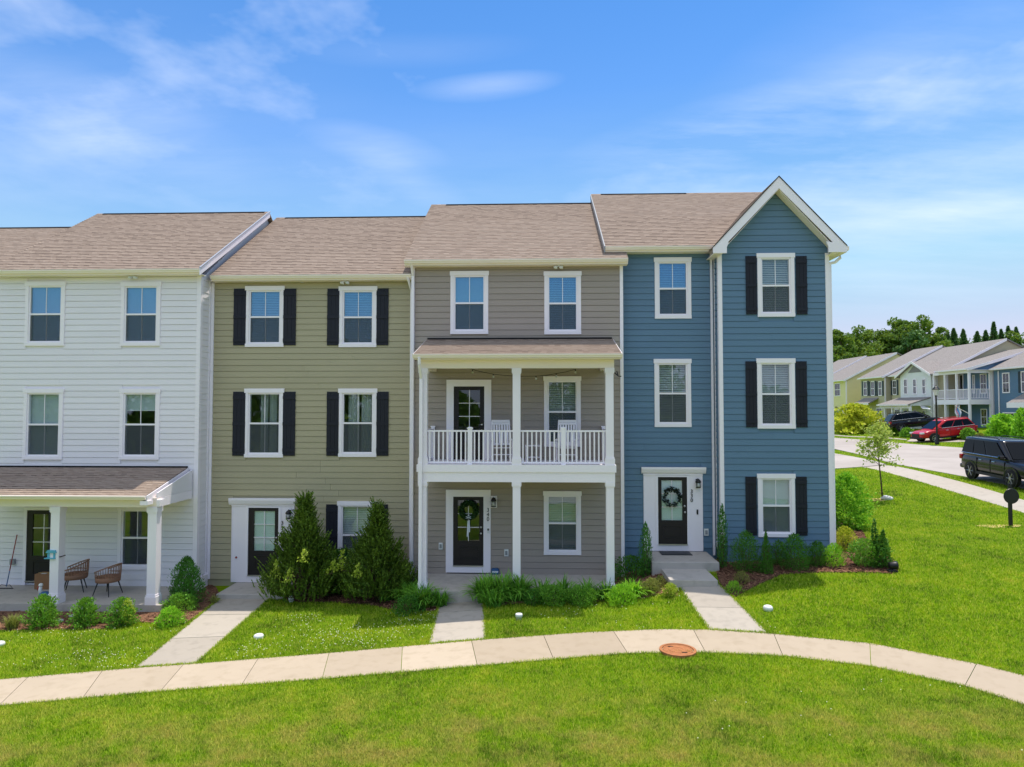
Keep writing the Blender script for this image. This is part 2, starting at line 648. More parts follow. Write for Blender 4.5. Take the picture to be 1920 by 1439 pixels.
def lawn_mat(name, blades=False):
    m, nt, out = new_mat(name)
    g = nt.add('ShaderNodeNewGeometry')
    P_ = g.outputs['Position']
    sp = nt.add('ShaderNodeSeparateXYZ')
    nt.link(P_, sp.inputs[0])
    flat = nt.add('ShaderNodeCombineXYZ')
    nt.link(sp.outputs[0], flat.inputs[0]); nt.link(sp.outputs[1], flat.inputs[1])
    F = flat.outputs[0]
    big = nt.noise(F, 0.55, 4, 0.6)
    mid = nt.noise(F, 2.3, 4, 0.6)
    sm = nt.noise(F, 9.0, 3, 0.6)
    # the open lawn before the sidewalk is drier than the watered front yards
    tuft_ = nt.noise(F, 24.0, 3, 0.6)
    f = nt.math('ADD', nt.math('MULTIPLY', big, 0.45), nt.math('ADD', nt.math('MULTIPLY', mid, 0.38), nt.math('MULTIPLY', sm, 0.3)))
    f = nt.math('SUBTRACT', nt.math('MULTIPLY_ADD', tuft_, 0.42, f), 0.245)
    c = nt.ramp(f, [(0.40, srgb(78, 124, 6)), (0.50, srgb(140, 190, 10)), (0.60, srgb(174, 207, 18)), (0.73, srgb(218, 210, 80))])
    dry = nt.noise(F, 1.1, 6, 0.7)
    near = nt.math('MULTIPLY', nt.math('SUBTRACT', 13.0, sp.outputs[1], clamp=False), 0.45, clamp=True)
    dryf = nt.math('MULTIPLY', nt.math('MULTIPLY', nt.math('SUBTRACT', dry, 0.42, clamp=True), 4.5, clamp=True), near)
    c = nt.mix(nt.math('MULTIPLY', nt.math('MULTIPLY', dryf, nt.math('MULTIPLY_ADD', tuft_, 1.2, 0.25)), 0.95, clamp=True), c, srgb(214, 188, 116))
    if blades:
        rnd = g.outputs['Random Per Island']
        c = nt.mix(nt.math('MULTIPLY', nt.math('POWER', rnd, 2.5), 0.75), c, srgb(222, 210, 100))
        c = nt.mix(nt.math('MULTIPLY', nt.math('POWER', nt.math('SUBTRACT', 1.0, rnd), 2.5), 0.75), c, srgb(84, 110, 12))
        p = nt.add('ShaderNodeBsdfPrincipled')
        nt.link(c, p.inputs['Base Color'])
        p.inputs['Roughness'].default_value = 0.6
        p.inputs['Specular IOR Level'].default_value = 0.2
        t = nt.add('ShaderNodeBsdfTranslucent')
        nt.link(c, t.inputs['Color'])
        mx = nt.add('ShaderNodeMixShader')
        mx.inputs[0].default_value = 0.4
        nt.link(p.outputs[0], mx.inputs[1]); nt.link(t.outputs[0], mx.inputs[2])
        nt.link(mx.outputs[0], out.inputs[0])
    else:
        fine = nt.noise(F, 45, 3, 0.7)
        c2 = nt.mix(nt.math('MULTIPLY_ADD', fine, 0.7, 0.25), c, srgb(70, 88, 12))
        p = principled(nt, out, c2, 0.95, 0.05)
        bump(nt, p, fine, 0.8, 0.03)
    return m


def mulch_mat(name):
    m, nt, out = new_mat(name)
    g = nt.add('ShaderNodeNewGeometry')
    v = nt.add('ShaderNodeTexVoronoi')
    v.inputs['Scale'].default_value = 28
    nt.link(g.outputs['Position'], v.inputs['Vector'])
    n = nt.noise(g.outputs['Position'], 14, 4)
    rnd = nt.math('MULTIPLY', nt.math('ADD', v.outputs['Distance'], n), 0.7)
    rnd = nt.math('ADD', rnd, nt.math('MULTIPLY', nt.math('SUBTRACT', g.outputs['Random Per Island'], 0.5), 0.7))
    c = nt.ramp(rnd, [(0.1, srgb(48, 32, 26)), (0.5, srgb(96, 66, 52)), (0.9, srgb(150, 112, 88))])
    p = principled(nt, out, c, 0.9, 0.1)
    bump(nt, p, v.outputs['Distance'], 0.8, 0.03)
    return m


def asphalt_mat(name):
    m, nt, out = new_mat(name)
    P_ = pos(nt)
    big = nt.noise(P_, 0.3, 5, 0.6)
    fine = nt.noise(P_, 50, 2)
    c = nt.ramp(nt.math('ADD', nt.math('MULTIPLY', big, 0.8), nt.math('MULTIPLY', fine, 0.2)),
                [(0.3, srgb(158, 148, 140)), (0.7, srgb(184, 174, 166))])
    p = principled(nt, out, c, 0.9, 0.2)
    bump(nt, p, fine, 0.2, 0.004)
    return m


MAT = {}
MAT['white_siding'] = paint('white_siding', (0.87, 0.82, 0.84), var=0.05)
MAT['olive_siding'] = paint('olive_siding', srgb(178, 168, 137), var=0.09)
MAT['grey_siding'] = paint('grey_siding', srgb(166, 153, 142), var=0.09)
MAT['blue_siding'] = paint('blue_siding', srgb(100, 129, 152), var=0.09)
MAT['trim'] = paint('white_trim', (0.95, 0.88, 0.91), 0.5, 0.03, grain=False)
MAT['vinyl'] = paint('white_vinyl', (0.95, 0.89, 0.92), 0.35, 0.02, grain=False)
MAT['cream'] = paint('cream_trim', (0.97, 0.85, 0.76), 0.5, 0.03, grain=False)
MAT['shutter'] = paint('black_shutter', (0.016, 0.017, 0.026), 0.6, 0.2)
MAT['door'] = paint('dark_door', (0.022, 0.018, 0.018), 0.45, 0.15)
MAT['shingle'] = shingle('tan_shingles')
MAT['shingle_side'] = shingle('tan_shingles_gable', 'X', 1.0)
MAT['shingle_edge'] = plain('shingle_edge', (0.05, 0.042, 0.04), 0.9, 0.1)
MAT['ridge'] = plain('ridge_vent', (0.02, 0.019, 0.02), 0.85, 0.1)
MAT['flashing'] = plain('metal_flashing', srgb(175, 178, 186), 0.45, 0.5, 0.4)
MAT['glass'] = glass('window_glass')
MAT['glass_door'] = glass('door_glass', 0.015)
MAT['glass_sky'] = glass('sky_tinted_glass', 0.17, (0.42, 0.72, 1.0), (0.74, 0.83, 0.88))  # top-floor panes: blue of the mirrored sky is put into the tint
MAT['screen'] = screen_mesh('insect_screen')
MAT['blind'] = plain('blind_slats', (0.80, 0.80, 0.77), 0.5, 0.3, var=0.03)
MAT['shade'] = plain('roller_shade', (0.60, 0.66, 0.66), 0.8, 0.1, var=0.05)
MAT['frost'] = plain('frosted_film', (0.74, 0.84, 0.80), 0.7, 0.2, var=0.05, scale=2)
MAT['curtain'] = plain('curtain_cloth', (0.62, 0.64, 0.60), 0.9, 0.05, var=0.1)
MAT['room'] = plain('room_wall', (0.36, 0.34, 0.32), 0.9, 0.1)
MAT['porch_slab'] = concrete('porch_concrete', srgb(178, 170, 162), srgb(196, 188, 178))
MAT['walk'] = concrete('walk_concrete', srgb(164, 154, 142), srgb(187, 177, 164))
MAT['sidewalk'] = concrete('sidewalk_concrete', srgb(162, 146, 126), srgb(200, 183, 161), srgb(148, 131, 106))
MAT['kerb'] = concrete('kerb_concrete', srgb(196, 186, 170), srgb(214, 204, 188))
MAT['asphalt'] = asphalt_mat('road_asphalt')
MAT['lawn'] = lawn_mat('lawn_ground')
MAT['blade'] = lawn_mat('grass_blades', True)
MAT['mulch'] = mulch_mat('bark_mulch')
MAT['black'] = plain('black_metal', (0.012, 0.012, 0.013), 0.45, 0.4)
MAT['nickel'] = plain('satin_nickel', (0.62, 0.60, 0.56), 0.3, 0.5, 0.9)
MAT['lampglass'] = plain('lamp_glass', (0.55, 0.55, 0.52), 0.1, 0.5)
MAT['plastic_white'] = plain('white_plastic', (0.78, 0.78, 0.76), 0.45, 0.4)
MAT['plastic_grey'] = plain('grey_plastic', (0.30, 0.31, 0.32), 0.5, 0.4)
MAT['wicker'] = plain('brown_wicker', srgb(158, 118, 94), 0.75, 0.2, var=0.3, scale=60)
MAT['card'] = plain('cardboard', srgb(150, 112, 82), 0.9, 0.1)
MAT['red'] = plain('red_paint', srgb(150, 40, 44), 0.5, 0.4)
MAT['teal'] = plain('teal_plastic', srgb(96, 176, 200), 0.45, 0.4)
MAT['bluepl'] = plain('blue_plastic', srgb(48, 92, 140), 0.5, 0.4)
MAT['ceramic'] = plain('white_ceramic', (0.75, 0.74, 0.72), 0.3, 0.5)
MAT['rust'] = plain('rusty_iron', srgb(170, 112, 74), 0.85, 0.2, var=0.4, scale=11)
MAT['stone'] = plain('white_stone', (0.68, 0.66, 0.63), 0.85, 0.2, var=0.15, scale=18)
MAT['bark'] = plain('tree_bark', srgb(104, 84, 70), 0.9, 0.1, var=0.3, scale=20)
MAT['ribbon'] = plain('white_ribbon', (0.72, 0.75, 0.80), 0.8, 0.1)
MAT['sand'] = plain('bare_straw', srgb(206, 180, 122), 0.95, 0.05, var=0.25, scale=14)
MAT['juniper'] = foliage('juniper_foliage', srgb(50, 78, 22), srgb(116, 144, 46), 0.18)
MAT['yew'] = foliage('yew_foliage', srgb(42, 88, 30), srgb(88, 148, 48), 0.2)
MAT['arborvitae'] = foliage('arborvitae_foliage', srgb(46, 94, 36), srgb(94, 160, 60), 0.2)
MAT['boxwood'] = foliage('boxwood_foliage', srgb(66, 120, 36), srgb(132, 189, 62), 0.25)
MAT['bright'] = foliage('bright_foliage', srgb(99, 165, 35), srgb(165, 221, 59), 0.35)
MAT['lime'] = foliage('lime_foliage', srgb(150, 176, 50), srgb(196, 208, 84), 0.35)
MAT['gold'] = foliage('gold_foliage', srgb(150, 172, 30), srgb(222, 218, 76), 0.35)
MAT['daylily'] = foliage('strap_leaves', srgb(62, 120, 36), srgb(138, 200, 68), 0.3)
MAT['tanleaf'] = foliage('dry_grass_leaves', srgb(110, 116, 56), srgb(158, 160, 88), 0.3)
MAT['tree'] = foliage('broadleaf', srgb(56, 90, 32), srgb(116, 150, 58), 0.3)
MAT['tree_light'] = foliage('light_broadleaf', srgb(66, 98, 32), srgb(124, 154, 60), 0.3)
MAT['pine'] = foliage('pine_needles', srgb(58, 96, 52), srgb(112, 150, 84), 0.15)
MAT['young'] = foliage('young_leaves', srgb(150, 174, 66), srgb(208, 214, 118), 0.4)
MAT['wreath'] = foliage('wreath_leaves', srgb(24, 50, 22), srgb(50, 84, 36), 0.1)
MAT['wreath_dark'] = foliage('dark_wreath_leaves', srgb(16, 24, 22), srgb(36, 48, 42), 0.05)
MAT['clover'] = plain('clover_heads', srgb(236, 232, 196), 0.9, 0.1)

# ------------------------------------------------------------------ ground
def axis_pts(lo, hi, step, far, nfar):
    a = list(np.arange(lo, hi + 1e-6, step))
    g = np.geomspace(1.0, far, nfar)
    return np.array([lo - t for t in g[::-1]] + a + [hi + t for t in g])


gx = axis_pts(-20, 44, 0.5, 500, 16)
gy = axis_pts(6, 80, 0.5, 600, 16)
XX, YY = np.meshgrid(gx, gy)
zz = Gn(np.stack([XX.ravel(), YY.ravel()], 1))
nx, ny = len(gx), len(gy)
gv = np.stack([XX.ravel(), YY.ravel(), zz], 1)
ii, jj = np.meshgrid(np.arange(nx - 1), np.arange(ny - 1))
q0 = (jj * nx + ii).ravel()
gf = np.stack([q0, q0 + 1, q0 + nx + 1, q0 + nx], 1)
gme = bpy.data.meshes.new('lawn')
gme.from_pydata(gv.tolist(), [], gf.tolist())
lawn = link_mesh('lawn', gme, MAT['lawn'], smooth=True)
tag(lawn, 'mown green lawn with dry yellowish patches around the townhouses', 'lawn', kind='structure')


def sheet(name, pts, mat, off=0.02, parent=None, thick=0.0, res=0.6, kind=None, zf=None):
    """polygon (x, y) laid on the terrain, optionally a slab with thickness"""
    bm = bmesh.new()
    vs = [bm.verts.new((p[0], p[1], 0)) for p in pts]
    bm.faces.new(vs)
    bm.normal_update()
    bmesh.ops.triangulate(bm, faces=bm.faces[:], ngon_method='EAR_CLIP')
    for _ in range(7):
        long = [e for e in bm.edges if e.calc_length() > res]
        if not long:
            break
        bmesh.ops.subdivide_edges(bm, edges=long, cuts=1)
        bmesh.ops.triangulate(bm, faces=[f for f in bm.faces if len(f.verts) > 3])
    bmesh.ops.recalc_face_normals(bm, faces=bm.faces)
    if bm.faces[:][0].normal.z < 0:
        bmesh.ops.reverse_faces(bm, faces=bm.faces)
    z = Gn([(v.co.x, v.co.y) for v in bm.verts])
    for v, g_ in zip(bm.verts, z):
        v.co.z = (g_ if zf is None else zf(v.co.x, v.co.y)) + off
    if thick:
        top = bm.faces[:]
        edges = [e for e in bm.edges if e.is_boundary]
        r = bmesh.ops.extrude_edge_only(bm, edges=edges)
        for v in [g_ for g_ in r['geom'] if isinstance(g_, bmesh.types.BMVert)]:
            v.co.z -= thick
    me = bpy.data.meshes.new(name)
    bm.to_mesh(me)
    bm.free()
    c = np.mean([(p[0], p[1]) for p in pts], axis=0)
    o = Vector((c[0], c[1], G(c[0], c[1])))
    me.transform(Matrix.Translation(-o))
    ob = link_mesh(name, me, mat, parent, o)
    if kind:
        ob['kind'] = kind
    return ob


def gp(*pp):
    return [tuple(gnd(*p)[:2]) for p in pp]


# --- curved public sidewalk: slabs between joints (upper end, lower end in the photo)
TOP = [(-330, 1306), (-160, 1291), (0, 1276), (252, 1254.5), (367, 1246.5), (616, 1226.5), (805, 1210), (911, 1201), (1020, 1193), (1100, 1187.3),
       (1241, 1181.6), (1331, 1182.6), (1442, 1189.7), (1632, 1208), (1830, 1246.5), (1920, 1268.7), (2120, 1330)]
BOT = [(-330, 1360), (-160, 1341), (0, 1325), (301, 1298), (604, 1275), (894, 1250.5), (1100, 1233), (1185, 1226.5), (1322, 1225), (1467, 1231.5),
       (1632, 1250.8), (1809, 1288), (1920, 1322.5), (2120, 1402)]


def on_line(line, x):
    for a, b in zip(line, line[1:]):
        if a[0] <= x <= b[0]:
            t = (x - a[0]) / (b[0] - a[0])
            # smooth the polyline a little
            return a[1] + (b[1] - a[1]) * t
    return line[-1][1]


JT = [(-330, -380), (-200, -262), (-78, -135), (53, -2), (192, 155), (344, 301), (484, 453), (617, 604), (754.5, 752), (884, 895), (1019, 1038), (1150, 1177),
      (1300, 1323), (1451, 1468), (1631, 1633), (1831, 1809), (2060, 2020)]
JT[0] = (-328, -330)
sw = thing('sidewalk', gnd(900, 1225), 'pale beige concrete sidewalk curving past the front lawns', 'sidewalk')
sw['kind'] = 'structure'
for k in range(len(JT) - 1):
    (t0, b0), (t1, b1) = JT[k], JT[k + 1]
    n = 5
    up = [(t0 + (t1 - t0) * i / n) for i in range(n + 1)]
    dn = [(b0 + (b1 - b0) * i / n) for i in range(n + 1)]
    A = [gnd(x, on_line(TOP, x)) for x in up]
    B = [gnd(x, on_line(BOT, x)) for x in dn]
    # joint: pull both ends in by 5 mm
    for L in (A, B):
        L[0] = L[0] + (L[1] - L[0]).normalized() * 0.006
        L[-1] = L[-1] + (L[-2] - L[-1]).normalized() * 0.006
    pts = [p[:2] for p in B] + [p[:2] for p in A[::-1]]
    sheet('slab', pts, MAT['sidewalk'], 0.022, sw, 0.10, 0.5)
sw_poly = [tuple(gnd(x, on_line(TOP, x))[:2]) for x in np.linspace(-330, 2060, 60)] + \
          [tuple(gnd(x, on_line(BOT, x))[:2]) for x in np.linspace(2060, -330, 60)]


def walkway(label, L, Rr, ts, label_grp=None):
    """front walk: slabs across between left edge L and right edge Rr (photo points, house end first)"""
    a0, a1 = gnd(*L[0]), gnd(*L[1])
    b0, b1 = gnd(*Rr[0]), gnd(*Rr[1])
    root = thing('walkway', (a0 + b0) / 2, label, 'walkway', 'front walks to the townhouse doors')
    root['kind'] = 'structure'
    for s, e in zip(ts, ts[1:]):
        s2, e2 = s + 0.0025, e - 0.0025
        pts = [a0.lerp(a1, s2)[:2], b0.lerp(b1, s2)[:2], b0.lerp(b1, e2)[:2], a0.lerp(a1, e2)[:2]]
        sheet('slab', pts, MAT['walk'], 0.018, root, 0.10, 0.5)
    return [a0[:2], b0[:2], b1[:2], a1[:2]]


walk_polys = [
    walkway('pale concrete walk leading to the olive house door', ((416, 1120), (253, 1253.5)), ((510, 1120), (367, 1245.5)), (0, .32, .66, 1)),
    walkway('pale concrete walk leading to the grey house porch', ((828, 1108), (804, 1209)), ((906, 1108), (911, 1200)), (0, .48, 1)),
    walkway('pale concrete walk leading to the blue house steps', ((1266, 1092), (1330, 1182)), ((1344, 1092), (1441, 1189)), (0, .56, 1))]

# --- planting beds
bed_px = [
    ('dark bark mulch bed in front of the white house porch',
     [(-120, 1192), (0, 1184), (110, 1182), (200, 1181), (262, 1168), (305, 1172), (338, 1173), (352, 1167), (380, 1148), (414, 1121), (406, 1104), (388, 1092), (-120, 1110)]),
    ('dark bark mulch bed under the two large conifers',
     [(512, 1121), (560, 1130), (620, 1130), (690, 1135), (740, 1145), (817, 1148), (826, 1112), (832, 1102), (776, 1082), (530, 1080)]),
    ('bark mulch bed before the grey house porch',
     [(911, 1139), (960, 1134), (1050, 1130), (1130, 1129), (1200, 1124), (1245, 1114), (1272, 1119), (1262, 1095), (1235, 1064), (1190, 1050), (905, 1085)]),
    ('brown bark mulch bed wrapping the blue house corner',
     [(1348, 1094), (1362, 1110), (1378, 1121), (1404, 1107), (1430, 1094), (1468, 1078), (1541, 1075), (1628, 1075), (1676, 1077), (1686, 1068),
      (1671, 1050), (1630, 1020), (1612, 990), (1588, 976), (1550, 985), (1330, 1030)])]
bed_polys = []
for lab, pp in bed_px:
    pts = gp(*pp)
    bed_polys.append(pts)
    tag(sheet('mulch_bed', pts, MAT['mulch'], 0.03, None, 0.06, 0.5), lab, 'mulch bed', kind='structure')
    


def inside(poly, P):
    poly = np.asarray(poly)
    x, y = P[:, 0], P[:, 1]
    r = np.zeros(len(P), bool)
    j = len(poly) - 1
    for i in range(len(poly)):
        xi, yi = poly[i]
        xj, yj = poly[j]
        c = ((yi > y) != (yj > y)) & (x < (xj - xi) * (y - yi) / (yj - yi + 1e-12) + xi)
        r ^= c
        j = i
    return r


# loose bark chips
for pts, n in zip(bed_polys, (1500, 1500, 1500, 3000)):
    pa = np.array(pts)
    c = rng.uniform(pa.min(0), pa.max(0), (n * 4, 2))
    c = c[inside(pts, c)][:n]
    c = c[c[:, 1] < 24]
    z = Gn(c) + 0.045
    m = len(c)
    an = rng.uniform(0, 6.28, m)
    L = rng.uniform(0.025, 0.07, m)
    W = rng.uniform(0.008, 0.02, m)
    u = np.stack([np.cos(an), np.sin(an), rng.uniform(-.4, .4, m)], 1) * L[:, None]
    v = np.stack([-np.sin(an), np.cos(an), rng.uniform(-.5, .5, m)], 1) * W[:, None]
    ctr = np.stack([c[:, 0], c[:, 1], z], 1)
    chips = np.stack([ctr - u - v, ctr + u - v, ctr + u + v, ctr - u + v], 1)
    o = fast_mesh('bark_chips', chips, 4, MAT['mulch'], kind='stuff')
    tag(o, 'loose brown bark chips scattered over the planting bed', 'mulch')

# --- street on the right with kerbs, far and near sidewalks
def ln(*pp):
    return [tuple(gnd(*p)[:2]) for p in pp]


near_kerb = [(27.6, 90), (25.6, 60), (23.4, 46), (21.9, 38), (20.9, 32), (20.2, 27), (19.9, 22), (20.2, 12), (22, 0), (26, -20)]
far_kerb = [(36.0, 90), (35.2, 70), (34.2, 60), (33.4, 51), (32.6, 45), (31.4, 34), (30.8, 22), (31, 12), (33, 0), (36, -20)]
NK = gp((1560, 843), (1600, 851), (1640, 861), (1678, 872), (1740, 883), (1813, 896.5))
FK = gp((1500, 817.5), (1561, 822.4), (1680, 831.5), (1803, 841), (1920, 851))


def extend(line, n1, n2):
    a = Vector(line[0]) - Vector(line[1])
    b = Vector(line[-1]) - Vector(line[-2])
    return [tuple(Vector(line[0]) + a.normalized() * n1)] + list(line) + [tuple(Vector(line[-1]) + b.normalized() * n2)]


NK = extend(NK, 30, 22)
FK = extend(FK, 15, 40)
street_poly = NK + FK[::-1]
o = sheet('road', street_poly, MAT['asphalt'], 0.05, None, 0.05, 1.2)
tag(o, 'pale grey asphalt residential street on the right', 'road', kind='structure')


def strip(line, wdt, side):
    """polygon strip of width wdt on one side of a polyline"""
    out = []
    for i, p in enumerate(line):
        a = Vector(line[max(i - 1, 0)])
        b = Vector(line[min(i + 1, len(line) - 1)])
        t = (b - a).normalized()
        nrm = Vector((-t.y, t.x)) * side
        out.append(tuple(Vector(p) + nrm * wdt))
    return list(line) + out[::-1]


for line, lab, sd in ((NK, 'concrete kerb and gutter on the near side of the street', -1), (FK, 'concrete kerb and gutter on the far side of the street', 1)):
    # work out which side is away from the road
    mid = Vector(line[len(line) // 2])
    c = np.mean(np.array(street_poly), axis=0)
    for s in (1, -1):
        pl = strip(line, 0.5, s)
        if (Vector(np.mean(np.array(pl), axis=0)) - Vector(c)).length > (mid - Vector(c)).length:
            o = sheet('kerb', pl, MAT['kerb'], 0.10, None, 0.12, 0.8)
            tag(o, lab, 'kerb', kind='structure')
            break
nsw = gp((1600, 871), (1640, 872), (1679, 875), (1800, 904), (1920, 939), (2100, 1000)) + gp((2100, 1035), (1920, 963), (1780, 921), (1700, 897), (1625, 878), (1600, 876))
o = sheet('roadside_sidewalk', nsw, MAT['walk'], 0.02, None, 0.1, 1.0)
tag(o, 'pale concrete sidewalk beside the street lawn strip', 'sidewalk', kind='structure')
alley = gp((1500, 846), (1560, 851), (1600, 858), (1640, 866), (1662, 873), (1620, 877), (1560, 881), (1480, 888))
o = sheet('side_alley', alley, MAT['asphalt'], 0.055, None, 0.06, 1.0)
tag(o, 'grey asphalt alley joining the street behind the blue house', 'alley', kind='structure')
fsw = gp((1500, 812.5), (1561, 815.8), (1640, 820.5), (1700, 825), (1700, 826.6), (1640, 822.4), (1561, 817.8), (1500, 814.3))
o = sheet('far_sidewalk', fsw, MAT['walk'], 0.06, None, 0.08, 1.0)
tag(o, 'thin pale sidewalk across the far lawn', 'sidewalk', kind='structure')
dw = gp((1700, 829), (1835, 829), (1842, 824), (1712, 822))
o = sheet('driveway', dw, MAT['walk'], 0.065, None, 0.08, 1.0)
tag(o, 'pale driveway under the red car across the street', 'driveway', kind='structure')
# bare straw patch at the post
for k, (cx, cy, a, b, lab) in enumerate([(1862, 988, 0.42, 0.2, 'bare straw coloured patch of soil left of the black round sign'),
                                         (1901, 987, 0.2, 0.14, 'small straw coloured soil patch at the foot of the black round sign'),
                                         (1644, 938, 0.45, 0.22, 'bare soil patch at the foot of the young tree')]):
    c = gnd(cx, cy)
    pl = [(c.x + a * math.cos(t) * (1 + .25 * math.sin(3 * t + k) + .12 * math.sin(7 * t)), c.y + b * 1.6 * math.sin(t) * (1 + .2 * math.cos(2 * t))) for t in np.linspace(0, 6.28, 31)[:-1]]
    tag(sheet('soil_patch', pl, MAT['sand'], 0.018, None, 0.03, 0.3), lab, 'soil', kind='structure')

# --- rusty utility cover in the sidewalk
c = gnd(1271, 1222)
mc = thing('utility_cover', c, 'round rusty orange iron utility cover at the sidewalk edge', 'manhole cover')
MB().lathe([(0.37, -0.03), (0.37, 0.046), (0.315, 0.05), (0.31, 0.030)], c, 32, 'Z', False).build('rim', MAT['rust'], mc)
MB().lathe([(0.298, 0.0), (0.298, 0.044), (0.27, 0.046), (0.265, 0.040), (0.19, 0.040), (0.185, 0.046), (0.11, 0.046), (0.105, 0.040), (0.0005, 0.041)], c, 32).build('lid', MAT['rust'], mc)
for dx_, dy_ in ((-0.12, 0.16), (0.1, -0.17)):
    box('pick_hole', MAT['black'], mc, c.x + dx_ - .055, c.x + dx_ + .055, c.y + dy_ - .016, c.y + dy_ + .016, c.z + .036, c.z + .0485)

# unseen pale asphalt, added behind the viewpoint to bounce light onto the facades
o = sheet('bounce_strip', [(-60, 2.5), (60, 2.5), (60, -12), (-60, -12)], MAT['asphalt'], 0.03, None, 0.05, 4.0)
tag(o, 'pale asphalt strip added out of view to brighten the house fronts', 'road', kind='structure')

# ------------------------------------------------------------------ townhouses
EXPO = 0.178


def cut(iv, cuts):
    """interval minus list of intervals"""
    out = [iv]
    for c0, c1 in cuts:
        nx_ = []
        for a, b in out:
            if c1 <= a or c0 >= b:
                nx_.append((a, b))
                continue
            if c0 > a:
                nx_.append((a, c0))
            if c1 < b:
                nx_.append((c1, b))
        out = nx_
    return [(a, b) for a, b in out if b - a > 0.02]


def facade(root, Y, x0, x1, z0, z1, opens, mat, lim=None, joints=True, seed=0):
    """front wall facing -Y: a backing with real openings and lapped siding boards as sub-parts"""
    rnd = random.Random(seed)
    ins = [(a + .05, b - .05, c + .05, d - .05) for a, b, c, d in opens]
    xs = sorted({x0, x1} | {v for o in ins for v in o[:2] if x0 < v < x1})
    mb = MB()
    for a, b in zip(xs, xs[1:]):
        cs = [(o[2], o[3]) for o in ins if o[0] <= a + 1e-6 and o[1] >= b - 1e-6]
        for c, d in cut((z0, z1), cs):
            mb.box(a, b, Y + .012, Y + .12, c, d)
    wall = mb.build('wall', mat, root)
    n = int((z1 - z0) / EXPO) + 1
    top = z1
    if lim:
        top = lim['top']
        n = int((top - z0) / EXPO) + 1
        pts = [(x, Y + .012, z) for x, z in lim['poly']]
        MB().prism(pts, (0, .108, 0)).build('gable_wall', mat, root)
    for r in range(n):
        b0 = z0 + r * EXPO
        b1 = min(b0 + EXPO - 0.011, top)
        if b1 - b0 < 0.03:
            continue
        la, lb = x0, x1
        la2, lb2 = x0, x1
        if lim and b0 >= z1 - 0.3:
            la, lb = lim['f'](b0)
            la2, lb2 = lim['f'](b1)
            if lb - la < 0.05:
                continue
        cs = [(o[0] + .03, o[1] - .03) for o in opens if o[2] + .03 < b1 and o[3] - .03 > b0]
        segs = []
        for a, b in cut((la, lb), cs):
            if joints and b - a > 3.7:
                j = a + rnd.uniform(0.3, 0.7) * (b - a)
                segs += [(a, j - .002), (j + .002, b)]
            elif joints and b - a > 2.0 and rnd.random() < .3:
                j = a + rnd.uniform(0.2, 0.8) * (b - a)
                segs += [(a, j - .001), (j + .001, b)]
            else:
                segs.append((a, b))
        for a, b in segs:
            a2 = la2 if abs(a - la) < 1e-6 else a
            b2 = lb2 if abs(b - lb) < 1e-6 else b
            if b2 - a2 < 0.02:
                a2 = b2 = (a2 + b2) / 2
                a2 -= .01
                b2 += .01
            MB().hexa([(a, Y - .018, b0), (b, Y - .018, b0), (b, Y + .02, b0), (a, Y + .02, b0),
                       (a2, Y - .005, b1), (b2, Y - .005, b1), (b2, Y + .02, b1), (a2, Y + .02, b1)]).build('siding_board', mat, wall)
    return wall


def side_boards(root, X, y0, y1, z0, z1, mat, face):
    """short side wall, facing +X (face=1) or -X (face=-1)"""
    s = face
    w_ = MB().box(X - .012 * s, X - .12 * s, y0, y1, z0, z1).build('return_wall', mat, root)
    for r in range(int((z1 - z0) / EXPO) + 1):
        b0 = z0 + r * EXPO
        b1 = min(b0 + EXPO - .011, z1)
        if b1 - b0 < .03:
            continue
        MB().hexa([(X - .02 * s, y0, b0), (X + .018 * s, y0, b0), (X + .018 * s, y1, b0), (X - .02 * s, y1, b0),
                   (X - .02 * s, y0, b1), (X + .005 * s, y0, b1), (X + .005 * s, y1, b1), (X - .02 * s, y1, b1)]).build('siding_board', mat, w_)
    return w_


def rect(Y, x0, y0, x1, y1):
    a = at(x0, y0, Y)
    b = at(x1, y1, Y)
    xm = (x0 + x1) / 2
    return a.x, b.x, at(xm, y1, Y).z, at(xm, y0, Y).z


